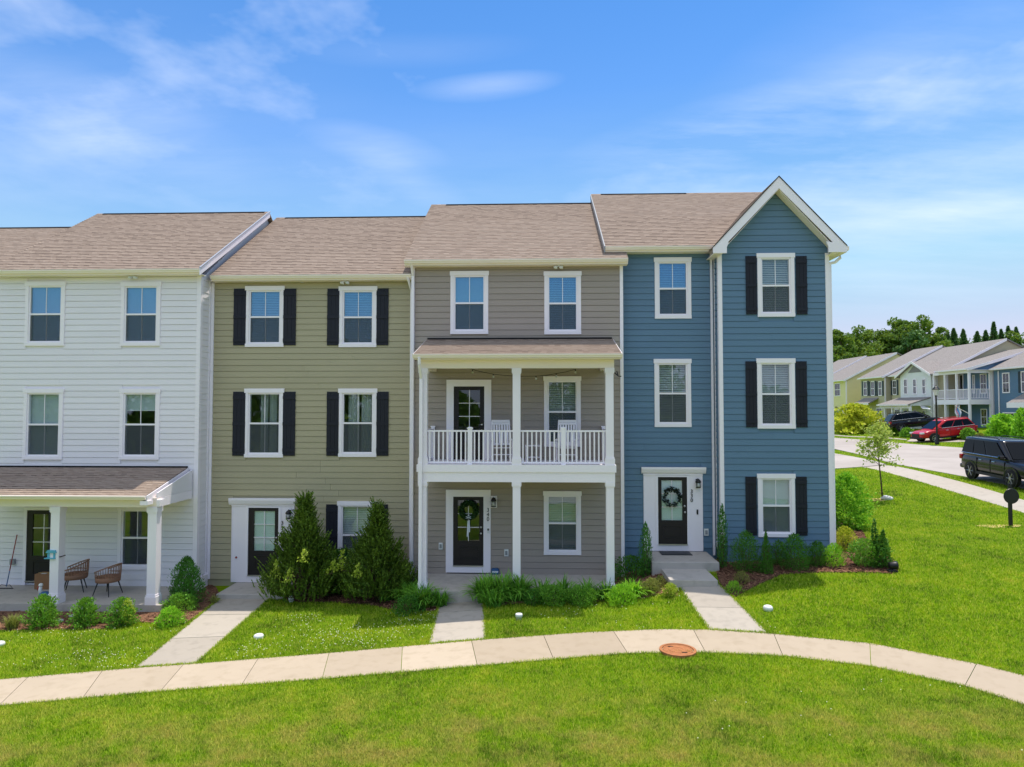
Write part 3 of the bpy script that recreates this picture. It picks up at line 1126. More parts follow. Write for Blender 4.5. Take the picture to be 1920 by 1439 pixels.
def window(root, Y, px_, kind='blind', split=0.5, trim=0.10, gl='glass'):
    """double-hung window: casing, sashes, four panes, muntins, screen and what hangs behind"""
    x0, x1, z0, z1 = rect(Y, *px_)
    yf = Y - .04
    cs = MB()
    cs.box(x0, x0 + trim, yf, Y + .03, z0 + trim, z1 - .13)
    cs.box(x1 - trim, x1, yf, Y + .03, z0 + trim, z1 - .13)
    cs.box(x0 - .004, x1 + .004, yf - .006, Y + .03, z0, z0 + trim)
    cs.box(x0 - .02, x1 + .02, yf - .012, Y + .03, z1 - .13, z1)
    win = cs.build('window', MAT['trim'], root)
    gx0, gx1, gz0, gz1 = x0 + trim, x1 - trim, z0 + trim, z1 - .13
    fr = .045
    zm = gz0 + (gz1 - gz0) * split
    f = MB()
    f.box(gx0, gx0 + fr, Y - .012, Y + .09, gz0, gz1).box(gx1 - fr, gx1, Y - .012, Y + .09, gz0, gz1)
    f.box(gx0 + fr, gx1 - fr, Y - .012, Y + .09, gz0, gz0 + fr).box(gx0 + fr, gx1 - fr, Y - .012, Y + .09, gz1 - fr, gz1)
    f.box(gx0 + fr, gx1 - fr, Y - .008, Y + .085, zm - .026, zm + .026)
    f.build('sash_frame', MAT['vinyl'], win)
    xm = (gx0 + gx1) / 2
    up0, up1, lo0, lo1 = zm + .026, gz1 - fr, gz0 + fr, zm - .026
    for a, b in ((gx0 + fr, xm - .009), (xm + .009, gx1 - fr)):
        box('pane', MAT[gl], win, a, b, Y + .030, Y + .034, up0, up1)
        box('pane', MAT[gl], win, a, b, Y + .055, Y + .059, lo0, lo1)
    box('muntin', MAT['vinyl'], win, xm - .009, xm + .009, Y + .022, Y + .044, up0, up1)
    box('muntin', MAT['vinyl'], win, xm - .009, xm + .009, Y + .047, Y + .068, lo0, lo1)
    box('insect_screen', MAT['screen'], win, gx0 + fr, gx1 - fr, Y + .006, Y + .008, lo0, lo1)
    ya = Y + .11
    if kind == 'blind':
        s = MB()
        z = gz1 - .06
        while z > gz0 + .03:
            s.hexa([(gx0 + .02, ya, z), (gx1 - .02, ya, z), (gx1 - .02, ya + .034, z + .034), (gx0 + .02, ya + .034, z + .034),
                    (gx0 + .02, ya, z + .003), (gx1 - .02, ya, z + .003), (gx1 - .02, ya + .034, z + .037), (gx0 + .02, ya + .034, z + .037)])
            z -= .052
        s.build('blind', MAT['blind'], win, kind='stuff')
    elif kind == 'shade':
        box('roller_shade', MAT['shade'], win, gx0 + .02, gx1 - .02, ya, ya + .004, gz0 + .03, gz1)
    elif kind == 'half':
        zc = gz1 - (gz1 - gz0) * .27
        box('roller_shade', MAT['shade'], win, gx0 + .02, gx1 - .02, ya, ya + .004, zc, gz1)
        box('hem_bar', MAT['vinyl'], win, gx0 + .02, gx1 - .02, ya - .006, ya + .01, zc - .025, zc)
    elif kind.startswith('curtain'):
        c0, c1 = (.32, .82) if kind == 'curtainL' else (.16, .92)
        xa, xb = gx0 + (gx1 - gx0) * c0, gx0 + (gx1 - gx0) * c1
        for (p, q) in ((xa, xa + (xb - xa) * .46), (xa + (xb - xa) * .54, xb)):
            m_ = MB()
            n = 26
            pts = [(p + (q - p) * i / n, Y + .17 + .028 * math.sin(i * 1.45 + p * 9)) for i in range(n + 1)]
            for (u, v_), (u2, v2) in zip(pts, pts[1:]):
                m_.poly([(u, v_, gz0 - .3), (u2, v2, gz0 - .3), (u2, v2, gz1), (u, v_, gz1)])
            m_.build('curtain', MAT['curtain'], win, smooth=True)
    return (x0, x1, z0, z1)


def shutter(root, Y, px_):
    x0, x1, z0, z1 = rect(Y, *px_)
    m_ = MB()
    n = 3
    w_ = (x1 - x0) / n
    for i in range(n):
        m_.box(x0 + i * w_ + .003, x0 + (i + 1) * w_ - .003, Y - .042, Y - .019, z0, z1)
    m_.box(x0 + .01, x1 - .01, Y - .030, Y - .016, z0 + .01, z1 - .01)
    s = m_.build('shutter', MAT['shutter'], root)
    h = z1 - z0
    for zc in (z0 + h * .09, z0 + h * .5, z0 + h * .91):
        box('batten', MAT['shutter'], s, x0 + .004, x1 - .004, Y - .062, Y - .042, zc - .05, zc + .05)


def door(root, Y, slab_px, glass_px, rows=3, frost=False, handle='right', muntin=True):
    x0, x1, z0, z1 = rect(Y, *slab_px)
    a0, a1, c0, c1 = rect(Y, *glass_px)
    yf = Y - .02
    d = MB()
    d.box(x0, a0, yf, yf + .045, z0, z1).box(a1, x1, yf, yf + .045, z0, z1)
    d.box(a0, a1, yf, yf + .045, c1, z1).box(a0, a1, yf, yf + .045, z0, c0)
    dr = d.build('door', MAT['door'], root)
    # raised bottom panel with a bead around it
    pz0, pz1 = z0 + .16, c0 - .14
    if pz1 - pz0 > .12:
        p = MB()
        p.box(a0 + .02, a1 - .02, yf - .012, yf, pz0, pz0 + .03).box(a0 + .02, a1 - .02, yf - .012, yf, pz1 - .03, pz1)
        p.box(a0 + .02, a0 + .05, yf - .012, yf, pz0 + .03, pz1 - .03).box(a1 - .05, a1 - .02, yf - .012, yf, pz0 + .03, pz1 - .03)
        p.box(a0 + .09, a1 - .09, yf - .008, yf, pz0 + .07, pz1 - .07)
        p.build('door_panel', MAT['door'], dr)
    xm = (a0 + a1) / 2
    hh = (c1 - c0) / rows
    for r in range(rows):
        for u, v_ in ((a0, xm - .008), (xm + .008, a1)):
            box('pane', MAT['glass_door'], dr, u, v_, yf + .02, yf + .024, c0 + r * hh + .008, c0 + (r + 1) * hh - .008)
    if muntin:
        g = MB().box(xm - .009, xm + .009, yf + .008, yf + .034, c0, c1)
        for r in range(1, rows):
            g.box(a0, a1, yf + .009, yf + .033, c0 + r * hh - .009, c0 + r * hh + .009)
        g.build('muntin', MAT['vinyl'], dr)
    if frost:
        box('privacy_film', MAT['frost'], dr, a0 - .02, a1 + .02, yf + .05, yf + .054, c0 - .02, c1 + .02)
    hx = x1 - .07 if handle == 'right' else x0 + .07
    MB().lathe([(.012, 0), (.012, -.035), (.030, -.045), (.032, -.06), (.018, -.075), (.001, -.077)], (hx, yf, z0 + .93), 12, 'Y').build('door_knob', MAT['nickel'], dr, True)
    MB().lathe([(.03, 0), (.03, -.018), (.001, -.02)], (hx, yf, z0 + 1.10), 12, 'Y').build('deadbolt', MAT['nickel'], dr, True)
    box('threshold', MAT['nickel'], dr, x0, x1, yf - .05, yf + .02, z0 - .03, z0)
    return x0, x1, z0, z1


def text_mesh(body, size):
    cu_ = bpy.data.curves.new('digits', 'FONT')
    cu_.body = body
    cu_.size = size
    cu_.extrude = 0.006
    cu_.align_x = 'CENTER'
    tmp = bpy.data.objects.new('digits_tmp', cu_)
    col.objects.link(tmp)
    dg = bpy.context.evaluated_depsgraph_get()
    me = bpy.data.meshes.new_from_object(tmp.evaluated_get(dg))
    bpy.data.objects.remove(tmp)
    return me


def house_number(root, Y, px_, digits, size=0.16, step=None):
    x, y = px_
    for i, ch in enumerate(digits):
        me = text_mesh(ch, size)
        me.materials.clear()
        p = at(x, y + i * step, Y)
        o = link_mesh('house_number', me, MAT['black'], root, p)
        o.rotation_euler = (math.pi / 2, 0, 0)


def lantern(root, Y, px_, back=False):
    """black wall lantern: hood, glass and cage"""
    p = at(px_[0], px_[1], Y)
    x, z = p.x, p.z
    if back:
        box('light_block', MAT['trim'], root, x - .085, x + .085, Y - .03, Y, z - .25, z + .12)
    L = MB().box(x - .05, x + .05, Y - .06, Y - .03, z - .06, z + .06)
    L.tube([(x, Y - .05, z + .03), (x, Y - .11, z + .08), (x, Y - .15, z + .05)], .012, 6)
    lan = L.build('wall_lantern', MAT['black'], root)
    MB().lathe([(.01, .06), (.05, .05), (.082, .0), (.085, -.03), (.06, -.035)], (x, Y - .15, z), 12).build('lamp_hood', MAT['black'], lan, True)
    MB().lathe([(.052, -.04), (.06, -.16), (.02, -.165)], (x, Y - .15, z), 10).build('lamp_glass', MAT['lampglass'], lan, True)
    c = MB()
    for k in range(4):
        a = math.pi / 4 + k * math.pi / 2
        c.tube([(x + .066 * math.cos(a), Y - .15 + .066 * math.sin(a), z - .03), (x + .07 * math.cos(a), Y - .15 + .07 * math.sin(a), z - .175)], .007, 4)
    c.lathe([(.074, -.172), (.074, -.19), (.01, -.195)], (x, Y - .15, z), 10)
    c.build('lamp_cage', MAT['black'], lan)


def outlet(root, Y, px_, s=0.13, name='outlet_box'):
    p = at(px_[0], px_[1], Y)
    o = MB().box(p.x - s * .62, p.x + s * .62, Y - .035, Y, p.z - s, p.z + s).build(name, MAT['plastic_white'], root)
    MB().box(p.x - s * .33, p.x + s * .33, Y - .055, Y - .035, p.z - s * .6, p.z + s * .55).build('cover', MAT['plastic_grey'], o)


def gutter(root, x0, x1, yf, zt, mat=None):
    """K-style gutter along X; yf is its front lip, zt its top"""
    prof = [(yf + .11, zt), (yf + .11, zt - .10), (yf + .045, zt - .10), (yf + .03, zt - .065), (yf + .004, zt - .035), (yf + .004, zt - .012), (yf, zt - .01), (yf, zt)]
    MB().prism([(x0, a, b) for a, b in prof], (x1 - x0, 0, 0)).build('gutter', mat or MAT['cream'], root)


def courses(name, root, x0, x1, y0, z0, y1, m_, mat, lift=.014, step=.143):
    """shingle courses lapped up a slope facing -Y"""
    Ls = math.hypot(y1 - y0, (y1 - y0) * m_)
    n = max(2, int(Ls / step))
    dy = (y1 - y0) / n
    mb = MB()
    for i in range(n):
        ya, yb = y0 + i * dy, y0 + (i + 1) * dy
        za, zb = z0 + (ya - y0) * m_, z0 + (yb - y0) * m_
        mb.poly([(x0, ya, za + lift), (x1, ya, za + lift), (x1, yb, zb), (x0, yb, zb)])
        mb.poly([(x0, ya, za - (.03 if i == 0 else 0)), (x1, ya, za - (.03 if i == 0 else 0)), (x1, ya, za + lift), (x0, ya, za + lift)])
    # deck under the courses
    zt = z0 + (y1 - y0) * m_
    mb.poly([(x0, y0, z0 - .03), (x0, y1, zt - .05), (x1, y1, zt - .05), (x1, y0, z0 - .03)])
    return mb.build(name, mat, root)


def main_roof(root, x0, x1, wallY, zg, ridgeY, m_=0.62, rakes='', soft=None, ridge=(0.55, 0.55)):
    """gable roof with ridge along X; zg = gutter top height"""
    yf = wallY - .42
    y0 = wallY - .36
    z0 = zg + .012
    rf = courses('roof', root, x0, x1, y0, z0, ridgeY, m_, MAT['shingle'])
    zr = z0 + (ridgeY - y0) * m_
    back = 2 * ridgeY - y0
    MB().prism([(x0, ridgeY, zr), (x0, back, z0), (x0, back, z0 - .05), (x0, ridgeY, zr - .05)], (x1 - x0, 0, 0)).build('rear_slope', MAT['shingle'], rf)
    rv = MB().prism([(x0 + ridge[0], ridgeY - .12, zr - .06), (x0 + ridge[0], ridgeY - .11, zr - .03), (x0 + ridge[0], ridgeY, zr + .018),
                     (x0 + ridge[0], ridgeY + .15, zr - .03), (x0 + ridge[0], ridgeY + .16, zr - .09)], (x1 - x0 - ridge[0] - ridge[1], 0, 0))
    rv.build('ridge_vent', MAT['ridge'], rf)
    MB().prism([(x0, ridgeY - .13, zr - .07), (x0, ridgeY, zr + .012), (x0, ridgeY + .13, zr - .07)], (x1 - x0, 0, 0)).build('ridge_cap', MAT['shingle'], rf)
    gutter(root, x0 + .005, x1 - .005, yf, zg)
    # fascia, soffit, frieze
    box('fascia', MAT['cream'], root, x0, x1, wallY - .31, wallY - .285, zg - .15, zg - .01)
    box('soffit', MAT['cream'], root, x0, x1, wallY - .285, wallY - .004, zg - .15, zg - .125)
    for sd in rakes:
        X = x0 if sd == 'L' else x1
        o = -.03 if sd == 'L' else .03
        pts = [(X, y0 - .05, z0 - .20), (X, y0 - .05, z0 - .005), (X, ridgeY, zr - .005), (X, ridgeY, zr - .20)]
        MB().prism(pts, (o, 0, 0)).build('rake_board', MAT['trim'] if sd == 'R' else MAT['plastic_grey'], root)  # left board coloured grey: the shade on its face is in the colour
        if sd == 'L':
            continue
        pts = [(X, y0 - .055, z0 + .0), (X, y0 - .055, z0 + .03), (X, ridgeY, zr + .03), (X, ridgeY, zr + .0)]
        MB().prism(pts, (o * 1.6, 0, 0)).build('drip_edge', MAT['flashing'], root)
    return zr


def shell(root, x0, x1, Y, z0, z1, ridgeY, zr, mat, floors, depth=9.6):
    """the rest of the house body: side and back walls with gable tops, storey floors and a partition"""
    yb = Y + depth
    for X, o in ((x0, .12), (x1, -.12)):
        pts = [(X, Y + .121, z0), (X, yb, z0), (X, yb, z1), (X, ridgeY, zr - .1), (X, Y + .121, z1)]
        MB().prism(pts, (o, 0, 0)).build('side_wall', mat, root)
    box('rear_wall', mat, root, x0 + .12, x1 - .12, yb - .12, yb, z0, z1)
    for zf in floors:
        box('floor_deck', MAT['room'], root, x0 + .125, x1 - .125, Y + .125, yb - .125, zf - .3, zf - .02)
    box('partition', MAT['room'], root, x0 + .125, x1 - .125, Y + 3.6, Y + 3.7, floors[0], z1)


def corner(root, x0, x1, y0, y1, z0, z1):
    box('corner_board', MAT['trim'], root, x0, x1, y0, y1, z0, z1)


def downspout(root, pts, r=.04):
    m_ = MB()
    for a, b in zip(pts, pts[1:]):
        a, b = Vector(a), Vector(b)
        if abs(a.x - b.x) < 1e-4 and abs(a.y - b.y) < 1e-4:
            m_.box(a.x - r, a.x + r, a.y - r * .8, a.y + r * .8, min(a.z, b.z), max(a.z, b.z))
        else:
            m_.tube([a, b], r * 1.05, 6)
    m_.build('downspout', MAT['trim'], root)


def flood(root, px_, wallY, zg):
    p = at(px_[0], px_[1], wallY - .2)
    o = MB().lathe([(.05, 0), (.05, -.03), (.02, -.035)], (p.x, wallY - .16, zg - .15), 10).build('eave_light', MAT['plastic_white'], root)
    for s in (-1, 1):
        MB().lathe([(.02, -.06), (.045, -.03), (.055, .05), (.03, .052)], (p.x + s * .08, wallY - .18, zg - .205), 10, 'X').build('lamp_head', MAT['plastic_white'], o, True)


def column(root, x, y, z0, z1, w_=.205, cap=.15, base=.2):
    h = w_ / 2
    c = MB().box(x - h, x + h, y - h, y + h, z0 + base, z1 - cap).build('column', MAT['trim'], root)
    e = h + .024
    m_ = MB().box(x - e, x + e, y - e, y + e, z1 - cap * .82, z1)
    m_.box(x - h - .012, x + h + .012, y - h - .012, y + h + .012, z1 - cap, z1 - cap * .82)
    m_.build('column_cap', MAT['trim'], c)
    e = h + .028
    m_ = MB().box(x - e, x + e, y - e, y + e, z0, z0 + base * .8)
    m_.box(x - h - .014, x + h + .014, y - h - .014, y + h + .014, z0 + base * .8, z0 + base)
    m_.build('column_base', MAT['trim'], c)
    return c


def PX(x, Y, y=760):
    return at(x, y, Y).x


def PZ(y, Y, x=912):
    return at(x, y, Y).z


YW, YO, YG, YB, YBB = 19.7, 20.3, 20.0, 20.3, 19.8
X_WR = PX(373, YW)
X_WL = X_WR - 6.12
X_OR = PX(772, YG)
X_GR = PX(1168, YG)
X_BL = PX(1350, YBB)
X_BR = PX(1557, YBB)

# ================= white house
wh = thing('townhouse', (X_WR - 3.06, YW, -.1), 'white townhouse with a front porch and no shutters at the left edge', 'house', 'row of attached townhouses')
zgW = PZ(505, YW - .42, 190)
wins = [((50, 528.5, 121, 649), 'shade'), ((229, 529, 300.5, 649), 'shade'), ((46.5, 729, 117, 862), 'shade'), ((227, 729, 298.5, 862), 'half'),
        ((223, 948, 290, 1068), 'none')]
opens = [window(wh, YW, p, k, gl='glass_sky' if p[1] < 600 else 'glass') for p, k in wins]
dW = rect(YW, 47, 951, 112, 1097)
opens.append(dW)
facade(wh, YW, X_WL, X_WR - .0, .02, zgW - .15, opens, MAT['white_siding'], seed=1)
side_boards(wh, X_WR + .0, YW + .03, YO - .02, .12, zgW - .16, MAT['white_siding'], 1)
corner(wh, X_WR - .10, X_WR + .022, YW - .03, YW + .03, .02, zgW - .15)
corner(wh, X_WR + .0, X_WR + .024, YW + .03, YW + .10, .12, zgW - .15)
corner(wh, X_WR + .0, X_WR + .03, YO - .09, YO - .025, .12, zgW - .15)
box('base_block', MAT['trim'], wh, X_WR + .02, X_WR + .07, YW + .02, YO - .03, -.25, .26)
box('foundation', MAT['porch_slab'], wh, X_WL, X_WR - .02, YW + .0, YW + .2, -.6, .018)
zrW = main_roof(wh, X_WL - .15, X_WR + .15, YW, zgW, 24.35, rakes='R', ridge=(.25, .15))
shell(wh, X_WL, X_WR, YW, -.5, zgW - .16, 24.35, zrW, MAT['white_siding'], (.02, 3.0, 6.0))
flood(wh, (248, 517), YW, zgW)
# door with plain casing
m_ = MB().box(dW[0], dW[0] + .09, YW - .04, YW + .03, dW[2], dW[3] - .09).box(dW[1] - .09, dW[1], YW - .04, YW + .03, dW[2], dW[3] - .09)
m_.box(dW[0], dW[1], YW - .045, YW + .03, dW[3] - .09, dW[3])
m_.build('door_casing', MAT['trim'], wh)
door(wh, YW, (52, 958.5, 106.5, 1089), (63, 964, 102, 1043))
p = at(26, 1053, YW)
o = box('meter_box', MAT['plastic_grey'], wh, p.x - .07, p.x + .07, YW - .08, YW, p.z - .08, p.z + .08)
# porch: slab, columns, beam, shed roof
YPF = 17.95
xpr = PX(303, 17.85, 1140)
slab = MB().box(X_WL + .2, xpr, 17.8, YW - .02, -.30, .02).build('porch_slab', MAT['porch_slab'], wh)
xc2, xc1 = PX(289.7, YPF, 1000), PX(108.7, YPF, 1000)
zb0 = PZ(951, YPF - .1, 200)
zb1 = PZ(937, YPF - .1, 200)
for x in (xc2, xc1, xc1 * 2 - xc2):
    column(wh, x, YPF, .02, zb0, .24, .16, .26)
box('porch_beam', MAT['cream'], wh, X_WL + .25, xc2 + .12, YPF - .11, YPF + .11, zb0, zb1 + .05)
box('porch_side_beam', MAT['trim'], wh, xc2 - .1, xc2 + .125, YPF + .115, YW - .05, zb0, zb1 + .04)
zpg = PZ(930, YPF - .42, 150)
zpt = PZ(877, YW, 190)
xpe = PX(353, YW, 880)
mS = (zpt - zpg) / (.36 + YW - YPF)
prf = courses('porch_roof', wh, X_WL - .0, xpe, YPF - .36, zpg + .012, YW - .02, mS, MAT['shingle'])
box('wall_flashing', MAT['ridge'], prf, X_WL, xpe, YW - .05, YW - .022, zpt + .01, zpt + .05)
gutter(wh, X_WL, xpe - .004, YPF - .46, zpg)
box('porch_ceiling', MAT['cream'], wh, X_WL + .1, xc2 - .11, YPF - .34, YW - .03, zb1 + .055, zb1 + .08)
pts = [(xpe, YPF - .38, zpg - .17), (xpe, YPF - .38, zpg + .0), (xpe, YW - .03, zpt - .012), (xpe, YW - .03, zpt - .18)]
MB().prism(pts, (.028, 0, 0)).build('porch_rake_board', MAT['trim'], wh)
pts = [(xc2 + .09, YPF - .1, zb1 + .045), (xc2 + .09, YW - .04, zb1 + .045), (xc2 + .09, YW - .04, zpt - .06), (xc2 + .09, YPF - .1, zpg + .04)]
MB().prism(pts, (.03, 0, 0)).build('porch_gable_panel', MAT['white_siding'], wh)
box('rake_return', MAT['trim'], wh, xpe - .16, xpe + .06, YPF - .40, YPF - .16, zpg - .24, zpg - .13)
box('beam_end', MAT['trim'], wh, xc2 + .11, xc2 + .2, YPF - .13, YPF + .12, zb0 + .02, zb1 + .0)

# ================= neighbour at the far left (only its roof is in view)
nb = thing('townhouse', (X_WL - 3.1, YO, -.2), 'next townhouse at the left edge, only its lower tan roof showing', 'house', 'row of attached townhouses')
zgN = zgW - .25
zrN = main_roof(nb, X_WL - 6.2, X_WL - .02, YO, zgN, 24.75)
box('wall', MAT['grey_siding'], nb, X_WL - 6.1, X_WL - .03, YO, YO + .1, -.4, zgN - .15)
shell(nb, X_WL - 6.1, X_WL - .03, YO, -.4, zgN - .16, 24.75, zrN, MAT['grey_siding'], (.02, 3.0, 6.0))

# ================= olive house
ol = thing('townhouse', ((X_WR + X_OR) / 2, YO, -.1), 'olive green townhouse with black shutters between white and grey neighbours', 'house', 'row of attached townhouses')
zgO = PZ(515, YO - .42, 580)
sh3, sh2 = (542, 648), (735, 855)
wins = [((462, 537, 532, 651), 'blind'), ((637, 537.5, 706, 651.5), 'blind'), ((460.5, 729, 531, 858), 'curtainL'), ((636, 729, 706, 857), 'curtainR'),
        ((634, 940, 704.5, 1066), 'blind')]
opens = [window(ol, YO, p, k, gl='glass_sky' if p[1] < 600 else 'glass') for p, k in wins]
for (a, b, ys) in ((439.5, 461.5, sh3), (532.5, 555, sh3), (614.5, 636.5, sh3), (706.5, 728.5, sh3), (438, 460, sh2), (531.5, 553.5, sh2),
                   (613.5, 635.5, sh2), (706.5, 728.5, sh2), (612, 633.5, (946, 1063)), (705, 727, (946, 1063))):
    shutter(ol, YO, (a, ys[0], b, ys[1]))
sO = rect(YO, 436, 934, 551, 1092)
opens.append((sO[0], sO[1], sO[2] - .1, sO[3]))
z0O = PZ(1086, YO, 420)
facade(ol, YO, X_WR + .13, X_OR - .01, z0O, zgO - .15, opens, MAT['olive_siding'], seed=2)
box('foundation', MAT['olive_siding'], ol, X_WR + .03, X_OR, YO + .02, YO + .2, -.7, z0O - .004)
corner(ol, X_WR + .035, X_WR + .125, YO - .024, YO + .03, z0O, zgO - .15)
corner(ol, X_OR - .10, X_OR - .03, YO - .03, YO + .0, z0O, zgO - .15)
zrO = main_roof(ol, X_WR + .16, X_OR - .02, YO, zgO, 25.05, ridge=(.35, .02))
shell(ol, X_WR + .005, X_OR - .005, YO, -.6, zgO - .16, 25.05, zrO, MAT['olive_siding'], (.1, 3.1, 6.1))
flood(ol, (646, 525), YO, zgO)


def entry(root, Y, sur, slab_px, glass_px, crown_px, **k):
    """panelled door surround with a crown"""
    x0, x1, z0, z1 = rect(Y, *sur)
    a0, a1, c0, c1 = rect(Y, *slab_px)
    s = MB()
    fr = .055
    s.box(x0, a0 - fr, Y - .035, Y + .03, z0, c1 + fr).box(a1 + fr, x1, Y - .035, Y + .03, z0, c1 + fr)
    s.box(x0, x1, Y - .038, Y + .03, c1 + fr, z1)
    s.box(a0 - fr, a1 + fr, Y - .038, Y + .03, z0, c0 - .03)
    o = s.build('door_surround', MAT['trim'], root)
    t = MB().box(a0 - fr, a0, Y - .055, Y + .03, c0 - .03, c1 + fr).box(a1, a1 + fr, Y - .055, Y + .03, c0 - .03, c1 + fr)
    t.box(a0, a1, Y - .055, Y + .03, c1, c1 + fr)
    t.build('door_frame', MAT['vinyl'], o)
    p = MB()
    for u, v_ in ((x0, a0 - fr), (a1 + fr, x1)):        # pilaster edges
        p.box(u, u + .025, Y - .048, Y - .034, z0 + .01, c1 + fr - .02).box(v_ - .025, v_, Y - .048, Y - .034, z0 + .01, c1 + fr - .02)
    p.box(x0 - .01, x1 + .01, Y - .055, Y - .037, c1 + fr - .01, c1 + fr + .03)
    p.build('pilaster_trim', MAT['trim'], o)
    b0, b1, d0, d1 = rect(Y, *crown_px)
    prof = [(Y - .03, d0), (Y - .06, d0), (Y - .085, d0 + .035), (Y - .12, d0 + (d1 - d0) * .7), (Y - .12, d1), (Y - .03, d1)]
    MB().prism([(b0, a, b) for a, b in prof], (b1 - b0, 0, 0)).build('crown', MAT['trim'], o)
    return door(root, Y, slab_px, glass_px, **k)


entry(ol, YO, (436, 946, 551, 1092), (467, 952, 522, 1078), (477, 958.5, 515, 1033), (431.5, 934, 555.5, 947), frost=True)
lantern(ol, YO, (544, 960))
house_number(ol, YO - .055, (529, 984), '350', .155, 9.6)
p = at(444, 1045, YO)
MB().lathe([(.03, 0), (.03, -.02), (.001, -.022)], (p.x, YO - .04, p.z), 10, 'Y').build('hose_bib', MAT['red'], ol)
# stoop
xs0, xs1 = PX(405, 19.0, 1115), PX(531, 19.0, 1115)
MB().box(xs0, xs1, 19.0, YO + .0, -.4, PZ(1092, YO, 480) - .01).build('stoop', MAT['porch_slab'], ol, bevel=.012)

# ================= grey house with two-storey porch
gr = thing('townhouse', ((X_OR + X_GR) / 2, YG, .2), 'grey townhouse with a white two storey porch and balcony', 'house', 'row of attached townhouses')
zgG = PZ(485.5, YG - .42, 970)
wins = [((845, 509, 915.5, 627), 'shade'), ((1020.5, 509.5, 1089.5, 627.5), 'blind'), ((1020, 706, 1089, 838), 'blind'), ((1019.5, 921, 1089.5, 1040.5), 'blind')]
opens = [window(gr, YG, p, k, gl='glass_sky' if p[1] < 600 else 'glass') for p, k in wins]
zfG = .39
for sur, sl, gl in (((837.5, 712.5, 921, 873), (851, 725, 908, 867), (860.5, 731.5, 900, 806)), ((836.5, 918.5, 920, 1073.5), (850, 931.5, 906.5, 1060), (858.5, 938, 898.5, 1014.5))):
    x0, x1, z0, z1 = rect(YG, *sur)
    a0, a1, c0, c1 = rect(YG, *sl)
    m_ = MB().box(x0, a0, YG - .04, YG + .03, z0, c1 + .0).box(a1, x1, YG - .04, YG + .03, z0, c1 + .0)
    m_.box(x0, x1, YG - .042, YG + .03, c1, z1).box(a0, a1, YG - .04, YG + .03, z0, c0 - .03)
    m_.build('door_casing', MAT['trim'], gr)
    door(gr, YG, sl, gl)
    opens.append((x0, x1, z0 - .1, z1))
facade(gr, YG, X_OR + .08, X_GR - .08, zfG, zgG - .15, opens, MAT['grey_siding'], seed=3)
box('foundation', MAT['grey_siding'], gr, X_OR, X_GR, YG + .02, YG + .2, -.6, zfG - .004)
for a, b in ((X_OR - .02, X_OR + .075), (X_GR - .075, X_GR + .02)):
    corner(gr, a, b, YG - .03, YG + .03, zfG - .1, zgG - .15)
zrG = main_roof(gr, X_OR - .18, X_GR + .13, YG, zgG, 24.7, ridge=(.55, .5))
shell(gr, X_OR + .005, X_GR - .005, YG, -.5, zgG - .16, 24.7, zrG, MAT['grey_siding'], (zfG, 3.45, 6.45))
flood(gr, (1047, 497), YG, zgG)
box('light_block', MAT['trim'], gr, *[at(x, 936, YG).x for x in (920.5, 932)], YG - .03, YG, PZ(952, YG, 926), PZ(930, YG, 926))
lantern(gr, YG - .03, (926, 937))
house_number(gr, YG - .045, (915, 960), '340', .16, 8.6)
o = at(915.5, 995, YG)
b_ = box('doorbell', MAT['plastic_white'], gr, o.x - .03, o.x + .03, YG - .07, YG - .042, o.z - .07, o.z + .07)
box('lens', MAT['black'], b_, o.x - .022, o.x + .022, YG - .074, YG - .07, o.z + .01, o.z + .06)
outlet(gr, YG - .018, (826.5, 1024), .095)
outlet(gr, YG - .018, (949.5, 1036.5), .10)
# porch
YP = 18.30                      # column centre line
xl_, xm_, xr_ = PX(794.5, YP), PX(968.7, YP), PX(1142.5, YP)
MB().box(xl_ - .16, xr_ + .16, 18.1, YG, -.3, zfG).build('porch_slab', MAT['porch_slab'], gr, bevel=.012)
zd0, zd1, zd2 = PZ(904.5, YP - .12, 970), PZ(886, YP - .14, 970), PZ(872, YP - .14, 970)
for x in (xl_, xm_, xr_):
    column(gr, x, YP, zfG, zd0, cap=.13, base=.2)
box('deck_beam', MAT['trim'], gr, xl_ - .13, xr_ + .13, YP - .12, YP + .10, zd0, zd1)
box('deck_rim', MAT['trim'], gr, xl_ - .16, xr_ + .16, YP - .15, YG - .03, zd1 + .001, zd2)
for x in (xl_, xr_):
    box('deck_side_beam', MAT['trim'], gr, x - .11, x + .11, YP + .101, YG - .04, zd0 + .01, zd1 - .001)
box('porch_ceiling', MAT['cream'], gr, xl_ - .1, xr_ + .1, YP + .102, YG - .045, zd1 - .03, zd1 - .002)
zu0, zu1 = PZ(690.5, YP - .11, 970), PZ(671, YP - .11, 970)
for x in (xl_, xm_, xr_):
    column(gr, x, YP, zd2, zu0, cap=.15, base=.2)
box('balcony_beam', MAT['cream'], gr, xl_ - .12, xr_ + .12, YP - .11, YP + .11, zu0, zu1 + .04)
for x in (xl_, xr_):
    box('balcony_side_beam', MAT['cream'], gr, x - .1, x + .1, YP + .111, YG - .03, zu0 + .005, zu1 + .03)
zpg = PZ(663.5, YP - .55, 970)
zpt = PZ(637, YG, 970)
rx0, rx1 = PX(775, YP - .5, 665), PX(1166, YP - .5, 665)
mS = (zpt - zpg) / (YG - YP + .45)
prf = courses('porch_roof', gr, rx0, rx1, YP - .45, zpg + .012, YG - .02, mS, MAT['shingle'])
box('wall_flashing', MAT['ridge'], prf, rx0 + .02, rx1 - .02, YG - .06, YG - .022, zpt + .008, zpt + .05)
gutter(gr, rx0 - .02, rx1 + .02, YP - .55, zpg)
box('porch_soffit', MAT['cream'], gr, rx0, rx1, YP - .44, YP - .115, zpg - .13, zpg - .105)
